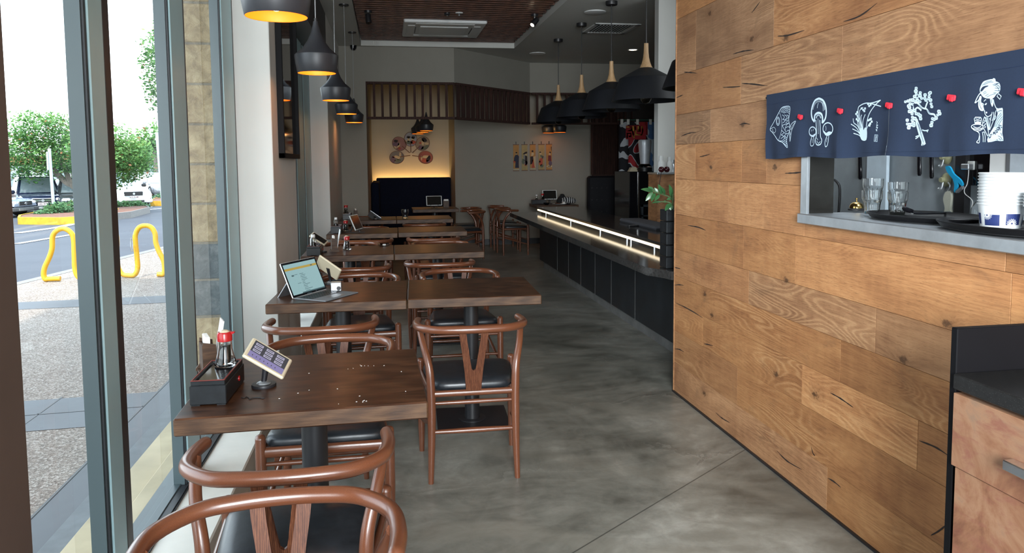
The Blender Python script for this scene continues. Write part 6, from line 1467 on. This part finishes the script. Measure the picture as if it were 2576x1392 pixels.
def mark(pts, w):
    q = []
    for i in range(len(pts)-1):
        a, c = gpt(*pts[i]), gpt(*pts[i+1])
        for k in range(8): q.append(a.lerp(c, k/8))
    q.append(gpt(*pts[-1])); q = [V((p.x, p.y, gz(p.y)+.012)) for p in q]; b.rib(q, w, (0, 0, 1))
mark([(40, 588), (190, 563)], .32); mark([(40, 615), (190, 590)], .2); mark([(352, 530), (420, 524)], .22); mark([(352, 526), (380, 521)], .2); mark([(412, 522), (432, 519)], .3); struct('road_markings', b, pm('white_paint', (.5, .52, .55), .7), smooth=0)
# garden islands
def island(name, pts, mt, h=.26):
    b = B(); q = [gpt(*p) for p in pts]; n = len(q); c = sum(q, V())/n
    out = [V((p.x, p.y, gz(p.y)-.02)) for p in q]; top = [V((p.x, p.y, gz(p.y)+h)) for p in q]; inn = [V((p.x+(c.x-p.x)*.06, p.y+(c.y-p.y)*.06, p.z)) for p in top]
    for i in range(n):
        j = (i+1) % n; b.poly([out[i], out[j], top[j], top[i]]); b.poly([top[i], top[j], inn[j], inn[i]])
    struct(name, b, mt)
    b = B(); b.tri_poly([V((p.x, p.y, p.z-.02)) for p in inn]); struct(name.replace('kerb', 'ground_bed'), b, M['mulch'])
M['mulch'] = pm('red_brown_mulch', (.16, .07, .045), .95, var=.35, scale=9)
island('kerb_island', [(45, 565), (48, 558), (110, 545), (190, 540), (300, 540), (215, 562), (150, 566)], M['kerbyellow'])
island('kerb_island.001', [(270, 556), (330, 549), (378, 536), (365, 528), (300, 526), (260, 527)], M['kerbgrey'])
island('kerb_island.002', [(378, 519), (440, 518), (470, 512), (430, 508), (388, 510)], M['kerbyellow'])
# split-face block column right outside
def blocks():
    t = NT('split_face_block'); n = t.noise(t.coord(), 14, 7, .7, .4); n2 = t.noise(t.coord(), 2.2, 3, .5)
    at = t.n('ShaderNodeAttribute'); at.attribute_name = 'pc'
    sp = t.n('ShaderNodeSeparateColor'); t.l(at.outputs['Color'], sp.inputs[0])
    yel = t.ramp(n, [(.3, (.20, .14, .075)), (.5, (.36, .27, .15)), (.7, (.50, .40, .24))]); gr = t.ramp(n, [(.3, (.06, .07, .075)), (.5, (.10, .115, .12)), (.7, (.2, .21, .21))])
    t.set(Base_Color=t.mix(sp.outputs[1], yel, gr), Roughness=.9); t.bump(n, .9, .03); return t.mat
b = B(); z = -.05; hb = .2185; i = 0
ztopg = ony(515, 612, 4.26).z; zbotg = ony(515, 797, 4.26).z
z = zbotg
b.cc = (.2, 0, 0); b.box((-1.13, 4.26, zbotg-.6), (-.88, 4.9, zbotg-.006), .008)
b.cc = (.2, 1, 0); zz = zbotg
for kk_ in range(2): hh_ = (ztopg-zbotg)/2; b.box((-1.13, 4.26, zz+.003), (-.88, 4.9, zz+hh_-.003), .008); zz += hh_
while zz < 3.3: b.cc = (.2, 0, 0); b.box((-1.13, 4.26, zz+.003), (-.88, 4.9, zz+hb-.003), .008); zz += hb
b.cc = (.2, .6, 0); b.box((-1.12, 4.265, -.05), (-.885, 4.89, 3.3))
o = b.build('block_column', blocks(), None); tag(o, 'yellow split-face block column with a grey band outside the window', 'column')
# bike rack
b = B()
Z = [(152, 704), (138, 706), (122, 711), (114, 704), (110, 690), (113, 672), (124, 648), (131, 625), (132, 598), (138, 585), (150, 577), (163, 576), (177, 584), (185, 600), (187, 640), (189, 678), (200, 705), (222, 716), (252, 716), (276, 708), (290, 690), (293, 660), (292, 620), (296, 660), (298, 680)]
Z = Z[:17]+[(215, 714), (250, 716), (278, 714), (292, 706)]
b1 = [ony(x, y, 9.85) for x, y in Z[:17]]
L = smoothline([V((p.x, p.y, max(p.z, .035))) for p in b1], 5)
Z2 = [(292, 590), (294, 640), (297, 672), (308, 690), (322, 697), (338, 692), (346, 676), (345, 650), (341, 610), (341, 590), (350, 573), (365, 568), (380, 572), (390, 588), (392, 610), (400, 633), (411, 655), (414, 676), (411, 690), (402, 696), (396, 696)]
b2 = [ony(x, y, 9.95) for x, y in Z2]
up = [V((p.x, p.y, max(p.z, .035))) for p in b2]
mid = [b1[-1]+V((.10, 0, -.02)), b1[-1]+V((.28, .02, -.06)), b1[-1]+V((.42, .04, .02)), up[0]+V((-.16, 0, -.30)), up[0]+V((-.14, 0, .0)), up[0]+V((-.07, 0, .06))]
mid = [V((p.x, p.y, max(p.z, .035))) for p in mid]
full = [V((p.x, p.y, max(p.z, .035))) for p in b1]+mid+up
b.tube(smoothline(full, 5), .031, 12); 
yel = NT('chipped_yellow_paint'); nn_ = yel.noise(yel.coord(), 9, 5, .7); yel.set(Base_Color=yel.ramp(nn_, [(.60, (.72, .40, .02)), (.66, (.25, .24, .22))]), Roughness=.45)
o = b.build('bike_rack', yel.mat, None, 60); tag(o, 'yellow wave-shaped bike rack on the pavement outside', 'bike rack')
b = B(); q = ony(338, 615, 9.9); b.tube(smoothline([q+V((.03*sin(a)*.4-.02, -.035, .085*cos(a))) for a in [2*pi*k/12 for k in range(12)]], 2, True), .006, 6); o = b.build('lock_ring', M['steel'], None, 60); tag(o, 'thin metal lock ring hanging on the yellow bike rack', 'ring')
# sign posts
p = ony(421, 624, 13.3); p2 = ony(396, 333, 13.3)
t = thing('sign_post', 'grey steel sign post on the pavement behind the bike rack', 'sign post', (p.x, 13.3, min(p.z, 0)))
M['galv'] = pm('galvanised_steel', (.45, .50, .54), .45, .3)
b = B(); b.tube([p, p2], .036, 14); b.tube([p, p.lerp(p2, .09)], .055, 14); b.build('post', M['galv'], t, world=True)
a = ony(400, 345, 13.3); c = ony(410, 390, 13.3); b = B(); b.box((a.x-.01, 13.22, c.z), (c.x+.02, 13.24, a.z), .004); b.build('sign_plate', M['galv'], t, world=True)
g = gpt(137, 549); p2 = ony(124, 374, g.y)
t = thing('sign_post', 'thin grey sign post in front of the dark blue car', 'sign post', tuple(g)); b = B(); b.tube([g, p2], .06, 10); b.build('post', M['galv'], t, world=True)
a = ony(118, 382, g.y); c = ony(125, 428, g.y); b = B(); b.box((a.x, g.y-.08, c.z), (c.x, g.y-.05, a.z)); b.build('sign_plate', M['galv'], t, world=True)
# ------------------------------------------------------------------ trees and shrubs
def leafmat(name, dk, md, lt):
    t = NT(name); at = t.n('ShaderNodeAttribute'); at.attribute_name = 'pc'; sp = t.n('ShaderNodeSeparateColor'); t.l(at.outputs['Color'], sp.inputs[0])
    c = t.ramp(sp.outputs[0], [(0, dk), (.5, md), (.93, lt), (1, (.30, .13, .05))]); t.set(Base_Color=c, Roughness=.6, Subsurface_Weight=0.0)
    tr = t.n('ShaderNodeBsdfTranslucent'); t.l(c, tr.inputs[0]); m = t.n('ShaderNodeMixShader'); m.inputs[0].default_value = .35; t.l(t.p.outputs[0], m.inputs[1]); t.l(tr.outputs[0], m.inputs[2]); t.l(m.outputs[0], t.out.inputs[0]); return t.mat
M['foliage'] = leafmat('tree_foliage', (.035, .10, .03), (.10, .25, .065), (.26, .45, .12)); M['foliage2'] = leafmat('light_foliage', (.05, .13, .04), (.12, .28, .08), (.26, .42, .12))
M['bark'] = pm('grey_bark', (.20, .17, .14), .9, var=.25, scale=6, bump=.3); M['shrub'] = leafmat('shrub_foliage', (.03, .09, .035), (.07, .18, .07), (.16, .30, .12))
def crown(b, blobs, n, size, seed):
    r = random.Random(seed); tot = sum(x[3]*x[4]*x[5] for x in blobs)
    for cx_, cy_, cz_, ra, rb, rc in blobs:
        k = int(n*(ra*rb*rc)/tot)+1
        for _ in range(k):
            while True:
                u = V((r.uniform(-1, 1), r.uniform(-1, 1), r.uniform(-1, 1)))
                if .3 < u.length < 1: break
            u = u*(1.0 if r.random() < .5 else .85)
            p = V((cx_+u.x*ra, cy_+u.y*rb, cz_+u.z*rc)); s = size*r.uniform(.6, 1.3)
            a = V((r.gauss(0, 1), r.gauss(0, 1), r.gauss(0, .6))).normalized(); n_ = V((r.gauss(0, .7), r.gauss(0, .7), 1)).normalized(); c = a.cross(n_).normalized()
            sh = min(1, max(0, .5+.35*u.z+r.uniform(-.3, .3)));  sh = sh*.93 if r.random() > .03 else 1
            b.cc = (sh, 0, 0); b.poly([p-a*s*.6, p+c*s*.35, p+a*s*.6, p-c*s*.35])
def tree(base, hgt, trunk_r, blobs, n, size, seed, label, mt, lean=(0, 0)):
    base = V(base); t = thing('tree', label, 'tree', tuple(base), 0, 'trees in the car park')
    b = B(); top = base+V((lean[0], lean[1], hgt)); b.tube([base, base.lerp(top, .5)+V((.1, 0, 0)), top], [trunk_r*1.2, trunk_r, trunk_r*.7], 10)
    for bl in blobs[:4]: q = V(bl[:3]); b.tube([top-V((0, 0, .3)), top.lerp(q, .5)+V((0, 0, .1)), q], [trunk_r*.6, trunk_r*.4, trunk_r*.15], 8)
    b.build('trunk', M['bark'], t, world=True)
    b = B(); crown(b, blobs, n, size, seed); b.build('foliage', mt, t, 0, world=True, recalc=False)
def at(px, py, Y): return ony(px, py, Y)
g = gpt(181, 536); Y = g.y
def bl(px, py, Y, r, rz=None): p = at(px, py, Y); return (p.x, p.y, p.z, r, r, rz or r*.75)
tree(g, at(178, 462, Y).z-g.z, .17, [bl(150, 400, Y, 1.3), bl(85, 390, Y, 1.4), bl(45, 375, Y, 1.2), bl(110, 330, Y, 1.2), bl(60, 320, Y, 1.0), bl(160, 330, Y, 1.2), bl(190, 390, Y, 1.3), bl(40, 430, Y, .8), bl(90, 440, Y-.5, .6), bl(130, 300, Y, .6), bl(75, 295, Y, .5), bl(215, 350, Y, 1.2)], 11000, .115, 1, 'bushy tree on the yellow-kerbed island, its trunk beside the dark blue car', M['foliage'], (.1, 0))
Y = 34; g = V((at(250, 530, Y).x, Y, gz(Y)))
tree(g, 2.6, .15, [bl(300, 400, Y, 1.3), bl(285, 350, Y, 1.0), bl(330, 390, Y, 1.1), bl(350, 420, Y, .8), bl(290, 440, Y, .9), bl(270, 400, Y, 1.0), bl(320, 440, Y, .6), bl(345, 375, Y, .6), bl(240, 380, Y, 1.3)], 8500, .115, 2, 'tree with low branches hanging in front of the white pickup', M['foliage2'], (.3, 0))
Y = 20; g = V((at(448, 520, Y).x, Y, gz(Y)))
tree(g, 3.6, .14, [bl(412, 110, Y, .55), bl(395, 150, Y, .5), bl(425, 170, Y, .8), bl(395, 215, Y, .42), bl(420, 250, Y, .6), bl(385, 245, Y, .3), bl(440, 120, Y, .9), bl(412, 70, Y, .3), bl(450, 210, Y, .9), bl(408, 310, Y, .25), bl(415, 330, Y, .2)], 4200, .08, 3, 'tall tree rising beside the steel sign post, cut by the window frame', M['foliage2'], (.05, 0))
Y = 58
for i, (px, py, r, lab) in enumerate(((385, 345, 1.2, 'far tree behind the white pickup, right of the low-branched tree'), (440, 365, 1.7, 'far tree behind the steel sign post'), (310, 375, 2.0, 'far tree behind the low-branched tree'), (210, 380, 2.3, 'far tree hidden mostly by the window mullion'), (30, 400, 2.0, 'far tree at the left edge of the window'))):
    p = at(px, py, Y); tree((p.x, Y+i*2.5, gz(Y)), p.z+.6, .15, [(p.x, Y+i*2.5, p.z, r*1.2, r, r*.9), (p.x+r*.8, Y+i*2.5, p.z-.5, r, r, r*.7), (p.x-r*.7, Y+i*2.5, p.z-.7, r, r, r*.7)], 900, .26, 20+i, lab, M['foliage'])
def shrub(px, py, rx, rz, n, seed, lab, Yo=None):
    g = gpt(px, py); b = B(); crown(b, [(g.x, g.y, g.z+rz*.6+.1, rx, rx*.8, rz)], n, .11, seed); o = b.build('shrub', M['shrub'], None, 0, recalc=False); tag(o, lab, 'shrub', 'low shrubs on the garden islands')
shrub(146, 550, .6, .35, 900, 31, 'low green shrub by the sign post on the yellow island'); shrub(186, 545, .7, .38, 900, 32, 'low green shrub at the tree trunk on the yellow island'); shrub(115, 553, .5, .2, 400, 33, 'small green tuft at the left of the yellow island')
shrub(298, 533, .7, .26, 800, 34, 'green flowering shrub below the white pickup, left half'); shrub(340, 531, .65, .24, 700, 35, 'green flowering shrub below the white pickup, right half'); shrub(420, 508, .9, .3, 500, 36, 'grassy shrub behind the right yellow kerb')
# ------------------------------------------------------------------ cars
M['carglass'] = pm('car_glass', (.42, .50, .55), .12, .65); M['tyre'] = pm('tyre', (.02, .02, .022), .8); M['lamp'] = pm('headlamp', (.75, .78, .80), .15, spec=.8)
def carpaint(name, c): return pm(name, c, .22, .25, var=.03, coat=.6)
def car(name, label, loc, rot, L, W, Hh, paint, kind, plate=None, group=None, grille='suv'):
    t = thing(name, label, 'car', loc, rot)      # local: +x is the front, z up from the ground
    hl, hw = L/2, W/2; bz = Hh*.56
    def loft(st, mt, nm, par=t, closed=True):
        b = B(); R = []
        for x, w, zb, zt, wt in st:
            R.append([b.vert(p) for p in ((x, -w*.9, zb), (x, -w, zb+.12), (x, -w, zt-.16), (x, -wt, zt), (x, 0, zt+.02), (x, wt, zt), (x, w, zt-.16), (x, w, zb+.12), (x, w*.9, zb))])
        for i in range(len(R)-1):
            n = len(R[0])
            for k in range(n): b.face((R[i][k], R[i][(k+1) % n], R[i+1][(k+1) % n], R[i+1][k]))
        b.face(R[0][::-1]); b.face(R[-1]); return b.build(nm, mt, par, 35)
    hood = bz*.98
    if kind == 'sedan': bz = Hh*.60; hood = bz*.92
    loft([(-hl, hw*.86, .35, bz*.88, hw*.75), (-hl+.12, hw*.95, .25, bz*.98, hw*.86), (-hl+.6, hw, .22, bz, hw*.93), (hl*.30, hw, .22, bz, hw*.93), (hl*.48, hw, .22, hood, hw*.90), (hl-.35, hw*.97, .24, hood*.93, hw*.84), (hl-.10, hw*.92, .28, hood*.84, hw*.78), (hl, hw*.80, .34, hood*.70, hw*.70)], paint, 'body')
    # cabin
    x0 = -hl+.15 if kind in ('suv', 'van') else (-hl*.66 if kind == 'sedan' else -hl*.08); x1 = hl*.42; xr0 = x0+.25 if kind in ('suv', 'van') else x0+.65 if kind == 'sedan' else x0+.12; xr1 = x1-.72
    wb, wt = hw*.93, hw*.74
    P = {}
    def ring(x, w, z): return [V((x, -w, z)), V((x, w, z))]
    b = B()
    A = [V((x0, -wb, bz-.02)), V((x1, -wb, bz-.02)), V((xr1, -wt, Hh)), V((xr0, -wt, Hh))]; C = [V((p.x, -p.y, p.z)) for p in A]
    ia = [b.vert(p) for p in A]; ic = [b.vert(p) for p in C]; b.face(ia); b.face(ic[::-1])
    for i in range(4): j = (i+1) % 4; b.face((ia[i], ic[i], ic[j], ia[j]))
    cab = b.build('cabin', paint, t, 30)
    def inset(q, f, off):
        c = sum(q, V())/len(q); n = (q[1]-q[0]).cross(q[2]-q[1]).normalized()
        if n.dot(c-V((c.x*.2, 0, bz))) < 0: n = -n
        return [p.lerp(c, f)+n*off for p in q]
    for nm, q in (('windscreen', [A[1], C[1], C[2], A[2]]), ('rear_window', [A[0], C[0], C[3], A[3]]), ('side_window', A), ('side_window', C)):
        b = B(); b.poly(inset(q, .13, .012)); b.build(nm, M['carglass'], cab, 0)
    # wheels
    r = .34 if kind == 'sedan' else .37
    for sx in (hl*.62, -hl*.60):
        for sy in (-1, 1):
            b = B(); m = Matrix.Translation((sx, sy*(hw-.10), r)) @ Matrix.Rotation(-sy*pi/2, 4, 'X'); b.m = m
            b.lathe([(0, -.1), (r*.9, -.1), (r, -.06), (r, .06), (r*.94, .105), (r*.66, .105), (r*.64, .08), (0, .08)], seg=26); w = b.build('wheel', M['tyre'], t, 40)
            b = B(); b.m = m; b.lathe([(0, .10), (r*.2, .10), (r*.62, .085), (r*.62, .08), (0, .08)], seg=22); b.build('hubcap', M['steel'], w, 40)
    # face
    fx = hl+.004
    for sy in (-1, 1):
        b = B(); b.m = Matrix.Translation((hl-.14, sy*hw*.70, hood*.74)) @ Matrix.Rotation(sy*.35, 4, 'Z'); b.box((-.12, -hw*.19, -.075), (.12, hw*.19, .075), .05); b.build('headlamp', M['lamp'], t)
        b = B(); b.m = Matrix.Translation((x1-.25, sy*(hw+.10), bz+.06)); b.box((-.07, -.11, -.07), (.07, .11, .09), .04); b.build('wing_mirror', paint if kind != 'ute' else M['black'], t)
        b = B(); b.m = Matrix.Translation((hl-.10, sy*hw*.74, hood*.42)); b.box((-.05, -.10, -.06), (.09, .10, .06), .02); b.build('fog_lamp', M['black'], t)
    b = B(); b.box((hl-.1, -hw*.46, hood*.60), (hl+.02, hw*.46, hood*.82), .03); g_ = b.build('grille', M['chrome'] if grille == 'suv' else M['black'], t)
    b = B(); b.box((hl-.02, -hw*.42, hood*.62), (hl+.026, hw*.42, hood*.68)); b.box((hl-.02, -hw*.42, hood*.74), (hl+.026, hw*.42, hood*.80)); b.build('grille_slot', M['black'], g_)
    b = B(); b.lathe([(0, .02), (.055, .02), (.06, 0), (0, 0)], seg=16); m = Matrix.Translation((hl+.02, 0, hood*.71)) @ Matrix.Rotation(pi/2, 4, 'Y'); b.v = [m @ p for p in b.v]; b.build('badge', M['steel'], g_)
    b = B(); b.box((hl-.25, -hw*.92, .24), (hl+.03, hw*.92, .42), .04); b.build('bumper', paint if kind == 'ute' else pm('grey_bumper', (.10, .105, .11), .5), t)
    b = B(); b.box((hl+.02, -hw*.5, .27), (hl+.05, hw*.5, .37), .01); b.build('skid_plate', M['steel'] if kind != 'ute' else M['black'], t)
    if plate:
        b = B(); b.box((hl+.02, -.19, hood*.47), (hl+.045, .19, hood*.47+.13), .004); pl_ = b.build('number_plate', M['white'], t)
        text_part(plate, .105, M['maroon'], pl_, frame(V((hl+.047, 0, hood*.47+.065)), V((0, 1, 0)), V((0, 0, 1)), V((1, 0, 0))))
    if kind == 'ute':
        b = B(); b.box((-hl, -hw, bz-.35), (x0-.06, hw, bz-.05)); b.box((-hl+.02, -hw+.05, .45), (x0-.05, hw-.05, bz-.3)); b.build('tray', M['steel'], t)
        b = B(); b.tube([(x0-.1, -hw*.8, bz), (x0-.1, -hw*.8, Hh+.12), (x0-.1, hw*.8, Hh+.12), (x0-.1, hw*.8, bz)], .03, 8); b.build('roof_rack', M['steel'], t)
    return t
M['maroon'] = pm('plate_maroon', (.10, .01, .03), .6)
def face_dir(p, extra=0): d = V((-p.x, -p.y)); return atan2(d.y, d.x)+extra
def carat(px, pyw, Y, back=2.2):
    p = ony(px, pyw, Y); return (p.x, Y, gz(Y))
def carpos(px, py, turn, L):
    g = gpt(px, py); a = face_dir(g, turn); return (g.x-cos(a)*L/2, g.y-sin(a)*L/2, gz(g.y)), a
P_, a_ = carpos(110, 542, .10, 4.4); car('suv_car', 'dark blue car facing the window behind the yellow island', P_, a_, 4.4, 1.74, 1.62, carpaint('dark_blue_paint', (.012, .018, .05)), 'suv', '545 RF9')
P_, a_ = carpos(66, 546, .95, 4.5); car('sedan_car', 'silver-blue car at the left edge of the window, beside the dark blue car', P_, a_, 4.5, 1.76, 1.44, carpaint('silver_blue_paint', (.34, .40, .52)), 'sedan')
P_, a_ = carpos(60, 520, 1.35, 4.8); car('van_car', 'brown people carrier parked behind the silver-blue car', P_, a_, 4.8, 1.9, 1.85, carpaint('brown_paint', (.11, .07, .05)), 'van')
P_, a_ = carpos(212, 540, .10, 4.4); car('hatch_car', 'dark car mostly hidden by the window mullion behind the tree trunk', P_, a_, 4.4, 1.75, 1.58, carpaint('charcoal_paint', (.03, .035, .04)), 'suv')
P_, a_ = carpos(338, 523, .30, 5.2); car('pickup_truck', 'white pickup truck facing the window behind the flowering shrubs', P_, a_, 5.2, 1.90, 1.78, carpaint('white_paint_car', (.80, .82, .84)), 'ute', '473 KLM', grille='ute')
P_, a_ = carpos(268, 495, pi+.1, 4.4); car('small_car', 'pale car with red tail light behind the white pickup', P_, a_, 4.4, 1.8, 1.5, carpaint('pale_silver_paint', (.5, .5, .52)), 'sedan')
P_, a_ = carpos(424, 496, .3, 4.4); car('small_car', 'grey car behind the steel sign post at the right of the window', P_, a_, 4.4, 1.8, 1.6, carpaint('grey_paint', (.3, .31, .33)), 'suv')
# brick pier and pale buildings in the distance
p = ony(412, 470, 50); 
t = thing('brick_hut', 'small brick hut with white gable roof behind the pickup', 'building', (p.x+2.2, 52, gz(46)))
b = B(); b.box((-1.2, -1.2, 0), (1.6, 1.4, 2.1)); b.build('wall', pm('red_brick', (.16, .075, .06), .9, var=.3, scale=10), t); b = B(); b.prism([(-1.5, 2.05), (2.0, 2.05), (.2, 3.0)], 1, -1.6, 1.6); b.build('roof', M['white'], t)
p = ony(330, 405, 80); t = thing('shop_building', 'pale shop building with an orange fascia far behind the trees', 'building', (p.x, 80, gz(60)))
b = B(); b.box((-14, -3, 0), (14, 4, 3.6)); b.build('wall', pm('pale_wall', (.62, .60, .56), .9), t); b = B(); b.box((-14.3, -3.6, 2.3), (14.3, -3, 3.1)); b.build('fascia', pm('orange_fascia', (.5, .26, .12), .8), t); b = B(); b.box((-14.5, -3.8, 3.1), (14.5, 4.3, 3.9)); b.build('roof', M['white'], t)
b = B()
for x in range(-12, 13, 3): b.box((x-.9, -3.05, .2), (x+.9, -2.98, 2.1))
b.build('window', M['carglass'], t)
# return sign
a = ony(44, 424, 47); c = ony(75, 447, 47); t = thing('return_sign', 'dark blue sign reading RETURN with white swoosh, behind the cars', 'sign', ((a.x+c.x)/2, 47, gz(40)))
b = B(); b.box((a.x, 47, c.z), (c.x, 47.06, a.z)); sp_ = b.build('sign_board', pm('sign_blue', (.02, .035, .09), .5), t, world=True)
b = B(); b.tube([(a.x-.05, 47.03, gz(40)), (a.x-.05, 47.03, a.z+.1)], .05, 8); b.tube([(c.x+.05, 47.03, gz(40)), (c.x+.05, 47.03, a.z+.1)], .05, 8); b.build('post', M['white'], t, world=True)
o = V(t.location); text_part('RETURN', .20, M['white'], sp_, frame(V(((a.x+c.x)/2-o.x, -.012, c.z+.10-o.z)), V((1, 0, 0)), V((0, 0, 1)), V((0, -1, 0))))
b = B(); w_ = c.x-a.x; b.rib(smoothline([V((a.x+.08, 46.985, c.z+.24)), V(((a.x+c.x)/2, 46.985, c.z+.22)), V((c.x-.18, 46.985, c.z+.36))], 5), .06, (0, -1, 0)); b.build('swoosh', M['white'], sp_, 0, world=True)
# unseen slab, added to keep the sun off the first metres of pavement
b = B(); b.box((-3.9, -6, 4.4), (-.98, 7.6, 4.5)); struct('sun_blocker_slab', b, M['plaster'])
b = B(); b.box((-.98, -3.2, ZC+.5), (6.3, 14.3, ZC+.7)); struct('roof', b, M['plaster'])
# ------------------------------------------------------------------ light
def area(name, loc, size, target, power, col):
    l = bpy.data.lights.new(name, 'AREA'); l.shape = 'RECTANGLE'; l.size, l.size_y = size; l.energy = power; l.color = col
    o = bpy.data.objects.new(name, l); COL.objects.link(o); o.location = loc
    o.rotation_euler = (V(target)-V(loc)).to_track_quat('-Z', 'Y').to_euler(); return o
def point(name, loc, power, col, r=.03):
    l = bpy.data.lights.new(name, 'POINT'); l.energy = power; l.color = col; l.shadow_soft_size = r
    o = bpy.data.objects.new(name, l); COL.objects.link(o); o.location = loc; return o
s = bpy.data.lights.new('sun', 'SUN'); s.energy = 5.0; s.angle = .03; s.color = (1, .95, .86); so = bpy.data.objects.new('sun', s); COL.objects.link(so)
so.rotation_euler = V((.12, .50, -1.0)).to_track_quat('-Z', 'Y').to_euler()
k_ = area('added_front_fill', (-.4, -2.7, 2.1), (2.2, 2.2), (1.6, 2.6, .8), 340, (.90, .96, 1.0)); k_.data.spread = radians(105)  # unseen fill lamp added behind the camera to brighten the front and plank wall
for x, y, lab in LP: point('pendant_glow', (x, y, 1.955), 1.3, (1, .55, .2), .03)
for x, y in ((.632, 11.9), (.60, 12.5), (.545, 13.1), (2.6, 12.2)): point('pendant_glow', (x, y, 1.945), .8, (1, .55, .2), .03)
point('kitchen_light', (2.15, 1.6, 2.6), 60, (.85, .93, 1), .25); point('kitchen_light', (2.15, 3.2, 2.6), 40, (.85, .93, 1), .25)
point('back_kitchen_light', (3.2, 5.6, 2.5), 22, (.9, .96, 1), .3)
W = bpy.data.worlds.new('sky'); SC.world = W; W.use_nodes = True; nt = W.node_tree; nt.nodes.clear()
ou = nt.nodes.new('ShaderNodeOutputWorld'); bg = nt.nodes.new('ShaderNodeBackground'); tc = nt.nodes.new('ShaderNodeTexCoord'); sx = nt.nodes.new('ShaderNodeSeparateXYZ'); rp = nt.nodes.new('ShaderNodeValToRGB')
nt.links.new(tc.outputs['Generated'], sx.inputs[0]); nt.links.new(sx.outputs[2], rp.inputs[0]); e = rp.color_ramp.elements; e[0].position = 0; e[0].color = (.84, .94, .98, 1); e[1].position = .8; e[1].color = (.66, .82, 1, 1)
nt.links.new(rp.outputs[0], bg.inputs[0]); bg.inputs[1].default_value = 5.0; nt.links.new(bg.outputs[0], ou.inputs[0])
for nm, y0, y1 in (('portal_one', 1.37, 4.27), ('portal_two', 5.3, 8.29)):
    l = bpy.data.lights.new(nm, 'AREA'); l.shape = 'RECTANGLE'; l.size = y1-y0; l.size_y = 2.5; l.cycles.is_portal = True
    o = bpy.data.objects.new(nm, l); COL.objects.link(o); o.location = (-.99, (y0+y1)/2, 1.38); o.rotation_euler = V((1, 0, 0)).to_track_quat('-Z', 'Z').to_euler()
cy_ = SC.cycles
cy_.use_denoising = True; cy_.max_bounces = 14; cy_.diffuse_bounces = 4; cy_.glossy_bounces = 4; cy_.transmission_bounces = 14; cy_.transparent_max_bounces = 12
cy_.caustics_reflective = False; cy_.caustics_refractive = False; cy_.sample_clamp_indirect = 6
SC.view_settings.view_transform = 'Standard'; SC.view_settings.look = 'None'; SC.view_settings.exposure = 0.0
